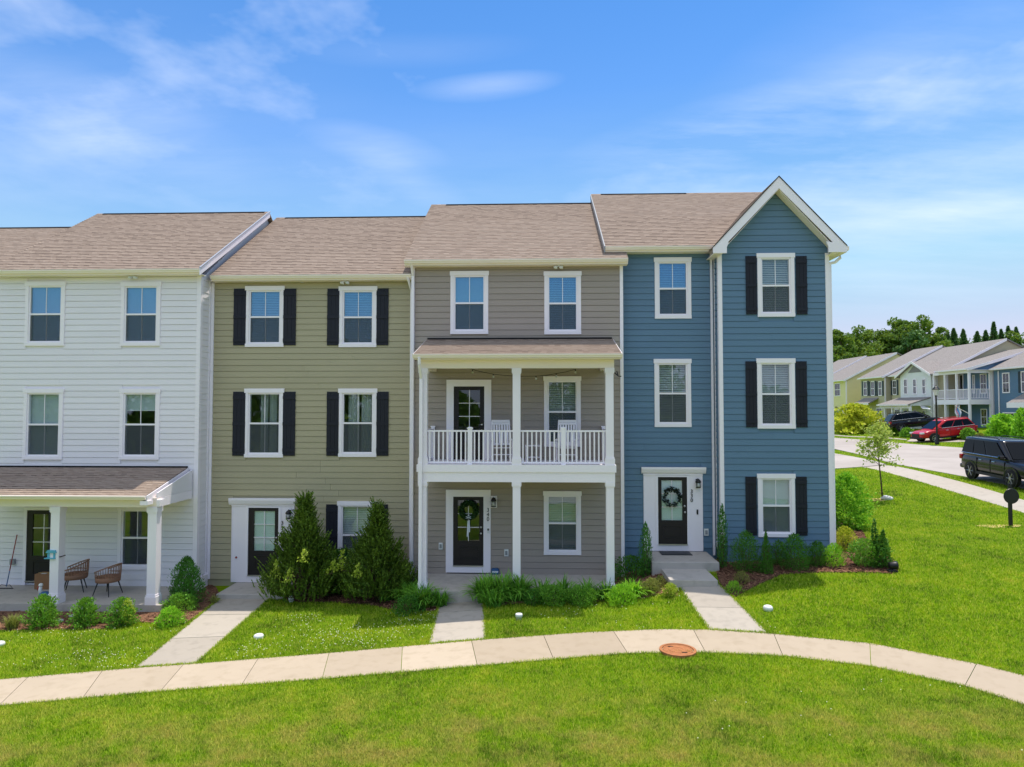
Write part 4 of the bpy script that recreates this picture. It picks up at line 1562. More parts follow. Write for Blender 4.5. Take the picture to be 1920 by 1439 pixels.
box('balcony_ceiling', MAT['cream'], gr, xl_ - .09, xr_ + .09, YP + .115, YG - .03, zu1 - .01, zu1 + .02)
for X, o in ((rx0, -.025), (rx1, .025)):
    pts = [(X, YP - .46, zpg - .13), (X, YP - .46, zpg + .0), (X, YG - .03, zpt - .01), (X, YG - .03, zpt - .15)]
    MB().prism(pts, (o, 0, 0)).build('porch_rake_board', MAT['trim'], gr)
    xi = X + (.2 if o < 0 else -.2)
    pts = [(xi, YP - .2, zu1 + .02), (xi, YG - .04, zu1 + .02), (xi, YG - .04, zpt - .06), (xi, YP - .2, zpg + .06)]
    MB().prism(pts, (o, 0, 0)).build('porch_gable_panel', MAT['cream'], gr)
# railing: posts, rails, balusters
zr1, zr0 = PZ(807, YP, 970), PZ(866, YP, 970)
pxs = [PX(881.5, YP), PX(1056, YP)]
rail = empty('railing', (xm_, YP, zd2), gr)
box('top_rail', MAT['vinyl'], rail, xl_ + .103, xr_ - .103, YP - .032, YP + .032, zr1 - .045, zr1)
box('bottom_rail', MAT['vinyl'], rail, xl_ + .103, xr_ - .103, YP - .025, YP + .025, zr0 - .05, zr0)
for x in pxs:
    q = MB().box(x - .06, x + .06, YP - .06, YP + .06, zd2, zr1 + .04)
    q.box(x - .075, x + .075, YP - .075, YP + .075, zr1 + .04, zr1 + .07).box(x - .05, x + .05, YP - .05, YP + .05, zr1 + .07, zr1 + .085)
    q.build('newel_post', MAT['vinyl'], rail)
bal = None
xs_ = []
for a, b in ((xl_ + .11, pxs[0] - .06), (pxs[0] + .06, xm_ - .11), (xm_ + .11, pxs[1] - .06), (pxs[1] + .06, xr_ - .11)):
    n = 9
    xs_ += [a + (b - a) * (i + .5) / n for i in range(n)]
hb = (zr1 - .045 - zr0)
for x in xs_:
    if bal is None:
        bal = box('baluster', MAT['vinyl'], rail, x - .019, x + .019, YP - .019, YP + .019, zr0, zr0 + hb)
        bme = bal.data
    else:
        link_mesh('baluster', bme, None, rail, (x, YP, zr0))
for X in (xl_, xr_):
    y0_, y1_ = YP + .105, YG - .06
    box('side_rail', MAT['vinyl'], rail, X - .03, X + .03, y0_, y1_, zr1 - .045, zr1)
    box('side_rail', MAT['vinyl'], rail, X - .025, X + .025, y0_, y1_, zr0 - .05, zr0)
    for i in range(11):
        link_mesh('baluster', bme, None, rail, (X, y0_ + .1 + (y1_ - y0_ - .12) * i / 10.5, zr0))
    q = MB().box(X - .05, X + .05, y1_ - .02, y1_ + .03, zd2, zr1 + .04).box(X - .065, X + .065, y1_ - .035, y1_ + .035, zr1 + .04, zr1 + .07)
    q.build('newel_post', MAT['vinyl'], rail)
# downspouts
downspout(gr, [(X_OR + .02, YG - .30, zgG - .08), (X_OR + .03, YG - .08, zgG - .4), (X_OR + .03, YG - .08, .35)])
xd = PX(789.5, YP - .16)
downspout(gr, [(xd, YP - .5, zpg - .08), (xd, YP - .46, zpg - .25), (xd, YP - .17, zpg - .62), (xd, YP - .17, zd2 + .05)], .042)
downspout(gr, [(xd, YP - .19, zd2 + .05), (xd, YP - .19, zfG - .2)], .042)
downspout(ol, [(X_OR - .14, YO - .36, zgO - .08), (X_OR - .06, YO - .1, zgO - .45), (X_OR - .06, YO - .08, .2)])
# satellite bracket at the right end of the balcony
p = at(1155, 704, YP + .2)
MB().tube([(p.x - .05, p.y, p.z + .08), (p.x + .06, p.y, p.z - .02), (p.x + .14, p.y, p.z - .03)], .018, 6).tube([(p.x + .02, p.y, p.z + .12), (p.x + .06, p.y, p.z - .02)], .014, 6).build('wire_bracket', MAT['black'], gr)

# ================= blue house with front gable
bl = thing('townhouse', ((X_GR + X_BR) / 2, YB, .9), 'blue townhouse with a steep white trimmed front gable at the right end', 'house', 'row of attached townhouses')
zgB = PZ(461, YB - .42, 1250)
opens = [window(bl, YB, (1227, 483.5, 1296, 598), 'blind', gl='glass_sky'), window(bl, YB, (1226.5, 673.5, 1296, 801), 'blind')]
sB = rect(YB, 1206, 876, 1318, 1033)
opens.append((sB[0], sB[1], sB[2] - .1, sB[3]))
z0B = PZ(1027, YB, 1250)
facade(bl, YB, X_GR + .02, X_BL - .02, z0B, zgB - .15, opens, MAT['blue_siding'], seed=4)
box('foundation', MAT['blue_siding'], bl, X_GR, X_BL, YB + .02, YB + .2, 0, z0B - .004)
entry(bl, YB, (1206, 887, 1318, 1033), (1233, 894.5, 1288.5, 1020), (1240, 901, 1279.5, 976), (1202, 876, 1322.5, 888), frost=True)
lantern(bl, YB, (1307, 902))
house_number(bl, YB - .055, (1297, 925), '330', .15, 8.2)
p = at(1307, 960, YB)
b_ = box('doorbell', MAT['black'], bl, p.x - .022, p.x + .022, YB - .06, YB - .035, p.z - .07, p.z + .07)
outlet(bl, YB - .018, (1324, 998), .10)
# gabled bay
xg0, xg1 = PX(1338, YBB - .35, 458), PX(1586, YBB - .35, 458)
xp = (xg0 + xg1) / 2
zpk = PZ(332, YBB - .35, 1461)
zge = PZ(462, YBB - .35, 1461)
mG = (zpk - zge) / ((xg1 - xg0) / 2)
zt0 = zge + mG * (X_BL - xg0) - .16


def glim(z):
    # the board ends under the sloping soffit
    d = max((zpk - .37 - z) / mG, 0.0)
    return max(X_BL, xp - d), min(X_BR, xp + d)


bw = [((1419, 475.5, 1490, 594.5), 'blind'), ((1418.5, 672.5, 1491, 804), 'blind'), ((1420, 888.5, 1491, 1007), 'shade')]
opens = [window(bl, YBB, p, k) for p, k in bw]
for ys, off in (((481, 590), 0), ((678, 801.5), .5), ((894, 1004), 0)):
    shutter(bl, YBB, (1397 + off * 0, ys[0], 1419 + off * 0, ys[1]))
    shutter(bl, YBB, (1491, ys[0], 1513.5, ys[1]))
z0C = PZ(1024, YBB, 1450)
zsh = zpk - .37 - mG * (xp - X_BL)
poly = [(X_BL, zsh), (X_BR, zpk - .37 - mG * (X_BR - xp)), (xp, zpk - .37)]
facade(bl, YBB, X_BL + .02, X_BR - .02, z0C, min(poly[0][1], poly[1][1]), opens, MAT['blue_siding'], lim={'top': zpk - .40, 'poly': poly, 'f': glim}, seed=5)
box('bay_foundation', MAT['blue_siding'], bl, X_BL, X_BR, YBB + .02, YBB + .3, .2, z0C - .004)
side_boards(bl, X_BL, YBB + .03, YB - .0, z0C, zgB - .15, MAT['blue_siding'], -1)
zc_ = min(zsh, poly[1][1])
corner(bl, X_BL - .024, X_BL + .09, YBB - .03, YBB + .03, z0C, zc_)
corner(bl, X_BL - .024, X_BL + .0, YBB + .03, YBB + .1, z0C, zgB - .15)
corner(bl, X_BL - .026, X_BL + .0, YB - .09, YB - .02, z0B, zgB - .15)
corner(bl, X_BR - .09, X_BR + .024, YBB - .03, YBB + .06, z0C, zc_)
# main roof and gable roof
zrB = main_roof(bl, X_GR - .50, X_BR + .3, YB, zgB, 25.0, rakes='LR', ridge=(.35, 3.2))
shell(bl, X_GR + .01, X_BR, YB, .3, zgB - .16, 25.0, zrB, MAT['blue_siding'], (z0B, 4.1, 7.1))
yA, yB_ = YBB - .35, 24.2
for sg, xe in ((-1, xg0), (1, xg1)):
    Ls = math.hypot(xe - xp, zpk - zge)
    n = int(Ls / .143)
    mb = MB()
    for i in range(n):
        t0, t1 = i / n, (i + 1) / n
        xa, xb = xe + (xp - xe) * t0, xe + (xp - xe) * t1
        za, zb = zge + (zpk - zge) * t0, zge + (zpk - zge) * t1
        mb.poly([(xa, yA, za + .016), (xa, yB_, za + .016), (xb, yB_, zb), (xb, yA, zb)])
        mb.poly([(xa, yA, za), (xa, yB_, za), (xa, yB_, za + .016), (xa, yA, za + .016)])
    mb.poly([(xe, yA, zge - .03), (xp, yA, zpk - .03), (xp, yB_, zpk - .03), (xe, yB_, zge - .03)])
    gs = mb.build('gable_roof', MAT['shingle_side'], bl)
    # rake board on the gable face, sloping soffit behind it
    o_ = .325
    pts = [(xe, yA - .002, zge - .01), (xp, yA - .002, zpk - .01), (xp, yA - .002, zpk - .01 - o_), (xe + sg * -.0, yA - .002, zge - .01 - .17)]
    pts[3] = (xe - sg * .1, yA - .002, zge - .19)
    MB().prism(pts, (0, -.03, 0)).build('rake_board', MAT['trim'], bl)
    xs9 = xe - sg * .16
    pts = [(xs9, yA + .0, zge - .19), (xp, yA + .0, zpk - .34), (xp, YBB - .02, zpk - .34), (xs9, YBB - .02, zge - .19)]
    MB().prism(pts, (0, 0, -.02)).build('rake_soffit', MAT['cream'], bl)
    pts = [(xe + sg * .025, yA - .05, zge + .0), (xp, yA - .05, zpk + .025), (xp, yA - .05, zpk - .005), (xe + sg * .025, yA - .05, zge - .03)]
    MB().prism(pts, (0, .06, 0)).build('drip_edge', MAT['shingle_edge'], bl)
    # boxed return at the foot of the rake
    xw = X_BL if sg < 0 else X_BR
    pts = [(xe + sg * .02, yA - .035, zge - .19), (xw - sg * .14, yA - .035, zge - .19), (xw - sg * .14, yA - .035, zge - .02), (xw - sg * .2, yA - .035, zge + .12), (xe + sg * .02, yA - .035, zge + .02)]
    MB().prism(pts, (0, .05, 0)).build('rake_return', MAT['trim'], bl)
    box('return_soffit', MAT['cream'], bl, xe, xw - sg * .03, yA + .012, YBB + (.5 if sg < 0 else 4.0), zge - .20, zge - .18)
MB().prism([(xp - .13, yA, zpk - .11), (xp, yA, zpk + .02), (xp + .13, yA, zpk - .11)], (0, yB_ - yA, 0)).build('gable_ridge_cap', MAT['shingle_side'], bl)
box('side_gutter', MAT['cream'], bl, xg1 - .01, xg1 + .1, yA + .02, YB + 4, zge - .12, zge - .015)
MB().tube([(xg1 + .04, YBB + .1, zge - .1), (xg1 + .03, YBB + .1, zge - .25), (xg1 - .12, YBB + .08, zge - .38), (X_BR + .06, YBB + .06, zge - .42)], .045, 6).build('downspout_elbow', MAT['trim'], bl)
downspout(bl, [(X_BR + .065, YBB + .06, zge - .4), (X_BR + .065, YBB + .06, z0C - .1)], .042)
downspout(bl, [(X_BL - .1, YB - .06, zgB - .15), (X_BL - .1, YB - .06, z0B - .2)], .03)
# rolled flashing at the gable valley
a_, b2_ = at(1375, 397, 22.2), at(1412, 367, 24.3)
# steps
zst = PZ(1034, YB, 1260)
xs0, xs1 = PX(1223, 18.85, 1053), PX(1349, 18.85, 1053)
MB().box(xs0, xs1, 18.85, YB, .2, zst).build('stoop', MAT['porch_slab'], bl, bevel=.012)
x0_, x1_ = PX(1256, 17.65, 1086), PX(1346, 17.65, 1086)
MB().box(x0_, x1_, 17.65, 18.86, .2, zst - .175).build('step', MAT['porch_slab'], bl, bevel=.012)

# ------------------------------------------------------------------ things on the porches and in the yards
def onz(x, y, z):
    d = ray(x, y)
    return CAMP + d * ((z - CAM_Z) / d.z)


def at_x(x, y, X):
    d = ray(x, y)
    return CAMP + d * (X / d.x)


def place(root, loc, rz=0.0):
    root.location = loc
    root.rotation_euler = (0, 0, rz)
    return root


# wicker tub chairs
def wicker_chair():
    t = empty('wicker_chair')
    RX, RY = .31, .29
    def P(a, z, k=1.0):
        return (RX * k * math.cos(a), RY * k * math.sin(a), z)
    def rim(a):           # height of the rim: high at the back (a = pi), sloping to the arms
        return .62 + .24 * (0.5 - 0.5 * math.cos(a)) ** 1.2
    A = [math.radians(d) for d in range(48, 313, 6)]
    MB().tube([P(a, rim(a), 1.08) for a in A], .017, 6).build('rim', MAT['wicker'], t, True)
    s = MB()
    for a in A[::2]:
        s.tube([P(a, .40), P(a, (.40 + rim(a)) / 2, 1.06), P(a, rim(a), 1.08)], .009, 4)
    for k in range(len(A) - 4):
        if k % 2 == 0:
            s.tube([P(A[k], .56, 1.03), P(A[k + 2], .60, 1.05), P(A[k + 4], .56, 1.03)], .007, 4)
    s.build('woven_back', MAT['wicker'], t)
    b = MB().lathe([(.24, .36), (.31, .37), (.315, .50), (.30, .505), (.29, .43), (.02, .425)], (0, 0, 0), 22)
    b.build('seat', MAT['wicker'], t, True)
    for sx in (-1, 1):
        for sy in (-1, 1):
            MB().tube([(sx * .17, sy * .17, .37), (sx * .26, sy * .25, 0)], [.019, .011], 8).build('leg', MAT['black'], t)
    return t


wc = wicker_chair()
for i, (x, y, rz, lab) in enumerate([(140, 1109, R(205), 'brown wicker tub chair half behind the white porch column'),
                                     (202, 1115, R(170), 'brown wicker tub chair alone between the two porch columns')]):
    o = wc if i == 0 else copy_tree(wc)
    place(o, onz(x, y, .02), rz)
    tag(o, lab, 'chair', 'wicker chairs on the white porch')

# bow rake leaning on the wall
rk = thing('leaf_rake', onz(12, 1104, .02), 'rake with a reddish handle leaning on the white porch wall', 'rake')
foot = onz(12, 1100, .05)
top = at(32, 1003, YW - .06)
v = top - foot
MB().tube([foot + v * .3, top], .014, 8).build('handle', MAT['red'], rk)
MB().tube([foot, foot + v * .3], .013, 8).build('ferrule', MAT['bluepl'], rk)
h = MB().tube([foot + Vector((-.27, -.12, -.02)), foot + Vector((.3, -.12, -.02))], .011, 6)
h.tube([foot + v * .02, foot + Vector((-.12, -.03, .06)), foot + Vector((-.25, -.12, -.02))], .008, 6)
h.tube([foot + v * .02, foot + Vector((.12, -.03, .06)), foot + Vector((.28, -.12, -.02))], .008, 6)
for k in range(14):
    x = -.26 + k * .0425
    h.tube([foot + Vector((x, -.12, -.02)), foot + Vector((x, -.17, -.025))], .005, 4)
h.build('rake_head', MAT['black'], rk)

# carton
c = onz(86, 1103, .02)
bx_ = thing('cardboard_box', c, 'brown cardboard box on the white porch beside the dark door', 'box')
MB().box(c.x - .23, c.x + .21, c.y - .16, c.y + .16, c.z, c.z + .43).build('carton', MAT['card'], bx_, bevel=.006)
MB().box(c.x - .23, c.x + .21, c.y - .025, c.y + .025, c.z + .43, c.z + .433).build('tape', MAT['tanleaf'] if False else MAT['sand'], bx_)
MB().box(c.x - .08, c.x + .06, c.y - .12, c.y - .03, c.z + .434, c.z + .436).build('label_sheet', MAT['plastic_white'], bx_)

# bird ornament
c = onz(82, 1128, .02)
br = thing('bird_ornament', c, 'bird shaped yard ornament with white neck, red wattle and blue body', 'ornament')
bm = bmesh.new()
bmesh.ops.create_uvsphere(bm, u_segments=16, v_segments=10, radius=.16)
bmesh.ops.scale(bm, vec=(1.15, .8, .75), verts=bm.verts)
me = bpy.data.meshes.new('body'); bm.to_mesh(me); bm.free()
link_mesh('body', me, MAT['bluepl'], br, c + Vector((.04, 0, .15)), True)
MB().tube([c + Vector((-.07, 0, .2)), c + Vector((-.11, 0, .30)), c + Vector((-.09, 0, .40))], [.06, .045, .04], 10).build('neck', MAT['ceramic'], br, True)
bm = bmesh.new(); bmesh.ops.create_uvsphere(bm, u_segments=12, v_segments=8, radius=.055)
me = bpy.data.meshes.new('head'); bm.to_mesh(me); bm.free()
link_mesh('head', me, MAT['ceramic'], br, c + Vector((-.09, 0, .43)), True)
MB().tube([c + Vector((-.13, 0, .43)), c + Vector((-.2, 0, .40))], [.02, .004], 6).build('beak', MAT['card'], br)
MB().tube([c + Vector((-.14, -.01, .41)), c + Vector((-.155, -.01, .33)), c + Vector((-.15, -.01, .28))], [.02, .026, .012], 8).build('wattle', MAT['red'], br, True)
MB().prism([c + Vector((.14, 0, .14)), c + Vector((.28, 0, .12)), c + Vector((.27, 0, .24)), c + Vector((.12, 0, .22))], (0, .03, 0)).build('tail', MAT['bluepl'], br)

# bird feeder on a pole in front of the column
c = gnd(100, 1147)
p = at(99, 1043, c.y)
bf = thing('bird_feeder', c, 'teal bird feeder on a thin pole before the porch column', 'bird feeder')
MB().tube([c, (c.x, c.y, p.z - .05)], .012, 8).build('pole', MAT['bluepl'], bf)
MB().box(p.x - .17, p.x + .12, c.y - .1, c.y + .1, p.z - .06, p.z - .035).build('tray', MAT['teal'], bf)
MB().prism([(p.x - .13, c.y - .1, p.z + .10), (p.x + .15, c.y - .1, p.z + .10), (p.x + .12, c.y - .1, p.z + .17), (p.x - .09, c.y - .1, p.z + .17)], (0, .2, 0)).build('lid', MAT['teal'], bf)
m_ = MB().box(p.x - .1, p.x - .04, c.y - .07, c.y + .07, p.z - .035, p.z + .10).box(p.x + .06, p.x + .11, c.y - .07, c.y + .07, p.z - .035, p.z + .10)
m_.build('side_panel', MAT['teal'], bf)
MB().box(p.x - .038, p.x + .058, c.y - .05, c.y + .05, p.z - .034, p.z + .06).build('seed_box', MAT['plastic_grey'], bf)
MB().tube([(p.x + .1, c.y, p.z - .02), (p.x + .22, c.y - .02, p.z - .015), (p.x + .33, c.y + .02, p.z + .02)], .016, 6).build('perch', MAT['black'], bf)

# wreaths
def wreath(name, label, c, r, mat, n, leaf):
    t = thing(name, c, label, 'wreath')
    a = rng.uniform(0, 2 * math.pi, n)
    b = rng.uniform(0, 2 * math.pi, n)
    k = r * .26 * np.sqrt(rng.uniform(0.2, 1, n))
    rr = r * .8 + k * np.cos(b)
    ctr = np.stack([c.x + rr * np.cos(a), c.y - .03 + .6 * k * np.sin(b) - .02, c.z + rr * np.sin(a)], 1)
    t_ = np.stack([-np.sin(a), np.zeros(n), np.cos(a)], 1)
    u = t_ + rng.normal(0, .6, (n, 3)); u /= np.linalg.norm(u, axis=1)[:, None]
    w_ = np.cross(u, rng.normal(0, 1, (n, 3))); w_ /= np.linalg.norm(w_, axis=1)[:, None]
    L = leaf * rng.uniform(.7, 1.3, n)[:, None]
    q = np.stack([ctr - u * L, ctr + w_ * L * .4, ctr + u * L, ctr - w_ * L * .4], 1)
    fast_mesh('leaves', q, 4, mat, t, tuple(c), kind='stuff')
    MB().tube([(c.x + r * .8 * math.cos(x), c.y - .03, c.z + r * .8 * math.sin(x)) for x in np.linspace(0, 6.2832, 25)], r * .04, 6, False).build('ring', mat, t)
    return t


c = at(879, 957.5, YG - .06)
t = wreath('wreath', 'round green wreath with a white ribbon on the grey house door', c, .27, MAT['wreath'], 1100, .045)
m_ = MB()
for dx_, dz_, w_ in ((-.03, -.75, .05), (.02, -.62, .05)):
    P = [(c.x, c.y - .07, c.z - .12), (c.x + dx_ * .4, c.y - .05, c.z + dz_ * .5), (c.x + dx_, c.y - .045, c.z + dz_)]
    for a, b in zip(P, P[1:]):
        m_.hexa([(a[0] - w_ / 2, a[1], a[2]), (a[0] + w_ / 2, a[1], a[2]), (a[0] + w_ / 2, a[1] + .004, a[2]), (a[0] - w_ / 2, a[1] + .004, a[2]),
                 (b[0] - w_ / 2, b[1], b[2]), (b[0] + w_ / 2, b[1], b[2]), (b[0] + w_ / 2, b[1] + .004, b[2]), (b[0] - w_ / 2, b[1] + .004, b[2])])
m_.build('ribbon', MAT['ribbon'], t)
m_ = MB()
for s in (-1, 1):
    m_.tube([(c.x, c.y - .08, c.z - .2), (c.x + s * .07, c.y - .09, c.z - .16), (c.x + s * .08, c.y - .08, c.z - .22), (c.x, c.y - .08, c.z - .2)], .018, 6)
m_.build('bow', MAT['ribbon'], t, True)
c = at(1260, 931.5, YB - .06)
wreath('wreath', 'loose dark leafy wreath on the blue house door', c, .28, MAT['wreath_dark'], 190, .055)

# door mat on the blue stoop
p0 = onz(1241, 1041.5, zst); p1 = onz(1291, 1034.5, zst)
tag(MB().box(p0.x, p1.x, p0.y, p1.y, zst + .002, zst + .018).build('door_mat', MAT['black'], None, bevel=.004), 'dark door mat on the blue house stoop', 'door mat')

# blue package on the grey porch
c = onz(928.5, 1077, zfG)
pk = thing('wrapped_package', c, 'small blue and white wrapped package by the grey front door', 'package')
MB().box(c.x - .11, c.x + .11, c.y - .08, c.y + .08, c.z, c.z + .17).build('wrapper', MAT['bluepl'], pk, bevel=.03)
MB().box(c.x - .09, c.x + .09, c.y - .083, c.y - .079, c.z + .06, c.z + .11).build('pale_band', MAT['ribbon'], pk)

# rocking chairs on the balcony
def rocker():
    t = empty('rocking_chair')
    m = MAT['vinyl']
    for s in (-1, 1):
        x = s * .27
        MB().tube([(x, -.42, .07), (x, -.2, .03), (x, .1, .022), (x, .4, .06), (x, .52, .12)], .02, 6).build('rocker_runner', m, t)
        MB().tube([(x, -.22, .04), (x, -.24, .62)], .022, 6).build('front_post', m, t)
        MB().tube([(x * .96, .2, .03), (x * .96, .26, .5), (x * .92, .42, 1.12)], .022, 6).build('back_post', m, t)
        MB().box(x - .04, x + .04, -.32, .3, .61, .635).build('armrest', m, t)
    for k in range(6):
        y = -.24 + k * .085
        MB().box(-.27, .27, y - .035, y + .035, .40 - k * .008, .42 - k * .008).build('seat_slat', m, t)
    for k in range(6):
        x = -.19 + k * .076
        MB().hexa([(x - .025, .25, .46), (x + .025, .25, .46), (x + .025, .265, .46), (x - .025, .265, .46),
                   (x - .025, .41, 1.08), (x + .025, .41, 1.08), (x + .025, .425, 1.08), (x - .025, .425, 1.08)]).build('back_slat', m, t)
    for z, y in ((.48, .25), (1.06, .40), (1.13, .42)):
        MB().box(-.26, .26, y - .012, y + .018, z - .03, z + .035).build('back_rail', m, t)
    MB().box(-.25, .25, -.235, -.215, .2, .23).build('stretcher', m, t)
    return t


rc = rocker()
for i, (x, lab) in enumerate([(941, 'white rocking chair left of the middle balcony column'), (1062, 'white rocking chair right of the middle balcony column')]):
    o = rc if i == 0 else copy_tree(rc)
    place(o, (PX(x, 19.2), 19.2, zd2), R(8 if i == 0 else -6))
    tag(o, lab, 'rocking chair', 'rocking chairs on the balcony')
cx = PX(1000, 19.2)
t = thing('side_table', (cx, 19.2, zd2), 'small white slatted table between the balcony rocking chairs', 'table')
for k in range(4):
    MB().box(cx - .23, cx + .23, 19.0 + k * .11, 19.095 + k * .11, zd2 + .44, zd2 + .465).build('top_slat', MAT['vinyl'], t)
for sx in (-1, 1):
    for sy in (-1, 1):
        MB().box(cx + sx * .2 - .02, cx + sx * .2 + .02, 19.2 + sy * .18 - .02, 19.2 + sy * .18 + .02, zd2, zd2 + .44).build('leg', MAT['vinyl'], t)
MB().box(cx - .2, cx + .2, 19.03, 19.37, zd2 + .12, zd2 + .14).build('shelf', MAT['vinyl'], t)

# string of bulbs under the balcony ceiling
pts = [at(x, y, 19.0) for x, y in ((884, 692), (892, 695), (910, 699), (925, 702), (948, 704.5), (975, 706), (1005, 705.5), (1025, 704), (1045, 700.5), (1062, 697.5), (1080, 692.5))]
sl = thing('string_lights', pts[5], 'drooping string of small bulbs under the balcony ceiling', 'string lights')
MB().tube(pts, .008, 5).build('cable', MAT['black'], sl)
for x, y in ((886, 694), (925, 702), (1005, 705.5), (1043, 701), (1079, 693.5)):
    p = at(x, y, 19.0)
    b_ = MB().lathe([(.014, 0), (.016, -.035), (.01, -.037)], p, 8).build('socket', MAT['black'], sl)
    MB().lathe([(.012, -.035), (.03, -.065), (.026, -.095), (.004, -.105)], p, 10).build('bulb', MAT['lampglass'], b_, True)

# white utility caps and stones
def cap(x, y, r, h, label, dome=False):
    c = gnd(x, y)
    prof = [(r, 0), (r, h * .6), (r * .85, h * .85), (r * .5, h), (.004, h * 1.02)] if dome else [(r * .8, 0), (r * .8, h * .5), (r, h * .52), (r, h * .92), (r * .9, h), (.004, h)]
    o = MB().lathe(prof, c, 16).build('cleanout_cap', MAT['plastic_white'], None, True)
    tag(o, label, 'pipe cap', 'white pipe caps in the lawn')


cap(485, 1197, .115, .10, 'low white pipe cap in the lawn beside the olive house walk', True)
cap(973, 1163, .085, .15, 'white pipe cap in the lawn right of the grey house walk')
cap(1440, 1145, .11, .12, 'white pipe cap in the lawn right of the blue house walk', True)
cap(-1, 1212, .11, .11, 'white pipe cap cut off by the left picture edge', True)


def stone(x, y, r, label, mat='stone', flat=.7):
    c = gnd(x, y)
    bm = bmesh.new()
    bmesh.ops.create_icosphere(bm, subdivisions=2, radius=r)
    for v_ in bm.verts:
        v_.co *= 1 + random.uniform(-.13, .13)
        v_.co.z *= flat
    me = bpy.data.meshes.new('stone'); bm.to_mesh(me); bm.free()
    o = link_mesh('stone', me, MAT[mat], None, c + Vector((0, 0, r * flat * .6)), True)
    tag(o, label, 'stone')


stone(112, 1168, .09, 'pale rounded stone between the two left porch shrubs')
stone(134, 1158, .07, 'small pale stone just left of the middle porch shrub')
stone(1000, 1126, .06, 'small pale stone in the mulch before the grey house')
stone(1663, 938, .22, 'large white stone beside the young tree', flat=.55)
c = gnd(546, 1130)
o = MB().lathe([(.05, 0), (.07, .05), (.075, .13), (.05, .17), (.004, .18)], c, 12).build('garden_light', MAT['plastic_white'], None, True)
tag(o, 'small white rounded post light at the foot of the left conifer', 'garden light')
# black spotlight
c = gnd(1674, 1073)
sp_ = thing('garden_spotlight', c, 'black garden spotlight at the mulch corner by the blue house', 'spotlight')
MB().tube([c, c + Vector((0, 0, .12))], .02, 8).build('stake', MAT['black'], sp_)
MB().lathe([(.05, -.1), (.085, -.08), (.1, .06), (.11, .1), (.09, .1), (.01, .06)], c + Vector((0, 0, .17)), 14, 'X').build('lamp_head', MAT['black'], sp_, True)
MB().box(c.x - .14, c.x + .1, c.y - .1, c.y + .08, c.z, c.z + .06).build('base', MAT['black'], sp_, bevel=.015)

# black round sign on a post
c = gnd(1895, 987)
sc_ = 1280 / c.y
sg = thing('round_sign', c, 'black round sign on a short black post in the right lawn', 'sign')
hp = 78 / sc_
MB().box(c.x - .045, c.x + .045, c.y - .045, c.y + .045, c.z - .1, c.z + hp * .96).build('post', MAT['black'], sg)
MB().lathe([(.03, 0), (.04, .03), (.02, .06), (.003, .08)], (c.x, c.y, c.z + hp * .96), 10).build('finial', MAT['black'], sg)
MB().lathe([(.001, -.02), (.25, -.018), (.26, 0), (.25, .018), (.001, .02)], (c.x, c.y - .07, c.z + hp * .70), 28, 'Y').build('disc', MAT['black'], sg)

# ------------------------------------------------------------------ plants
def unit(a):
    return a / (np.linalg.norm(a, axis=-1, keepdims=True) + 1e-9)


def diamonds(ctr, u, L, W, nrm=None):
    """leaf-shaped quads: long axis u, length L, width W"""
    n = len(ctr)
    r = rng.normal(0, 1, (n, 3)) if nrm is None else nrm + rng.normal(0, .45, (n, 3))
    v = unit(np.cross(u, r))
    L = np.broadcast_to(np.asarray(L, float), n)[:, None] * .5
    W = np.broadcast_to(np.asarray(W, float), n)[:, None] * .5
    return np.stack([ctr - u * L, ctr + v * W - u * L * .1, ctr + u * L, ctr - v * W - u * L * .1], 1)


PROF = {
    'ball': lambda z: np.sqrt(np.clip(1 - (1.9 * z - .9) ** 2, 0, 1)),
    'dome': lambda z: np.sqrt(np.clip(1 - z ** 2, 0, 1)) * np.clip(.8 + 2 * z, 0, 1),
    'cone': lambda z: np.clip(1 - z, 0, 1) ** .85 * np.clip(.72 + 2.2 * z, 0, 1),
    'egg': lambda z: np.clip(1 - z ** 2.6, 0, 1) ** .62 * np.clip(.7 + 1.6 * z, 0, 1),
    'column': lambda z: np.clip((1 - z) * 2.4, 0, 1) ** .6 * np.clip(.7 + 2 * z, 0, 1),
    'vase': lambda z: np.clip(.45 + z, 0, 1) * np.sqrt(np.clip(1 - (z * .98) ** 5, 0, 1)),
}


def lump(th, z, k=1.0):
    a = rng.uniform(0, 6.28, 6)
    return 1 + k * (.10 * np.sin(3 * th + 5 * z + a[0]) + .08 * np.sin(5 * th - 9 * z + a[1]) + .07 * np.sin(8 * th + 13 * z + a[2]) + .06 * np.sin(2 * th + 17 * z + a[3]))


def body_points(loc, rx, ry, h, prof, n, shell=.3, k=1.0):
    """points through the crown, dense towards the skin; also the outward directions"""
    f = PROF[prof]
    z = rng.uniform(0, 1, n * 3)
    z = z[rng.uniform(0, 1, n * 3) < .15 + .85 * f(z)][:n]
    n = len(z)
    th = rng.uniform(0, 2 * np.pi, n)
    r = f(z) * lump(th, z, k * 1.3) * (rng.uniform(0, 1, n) ** shell) * (1 + .2 * (rng.uniform(0, 1, n) > .93))
    P = np.stack([loc[0] + rx * r * np.cos(th), loc[1] + ry * r * np.sin(th), loc[2] + h * (z + rng.normal(0, .015, n))], 1)
    out = unit(np.stack([np.cos(th), np.sin(th), (z - .35) * 1.2], 1))
    return P, out


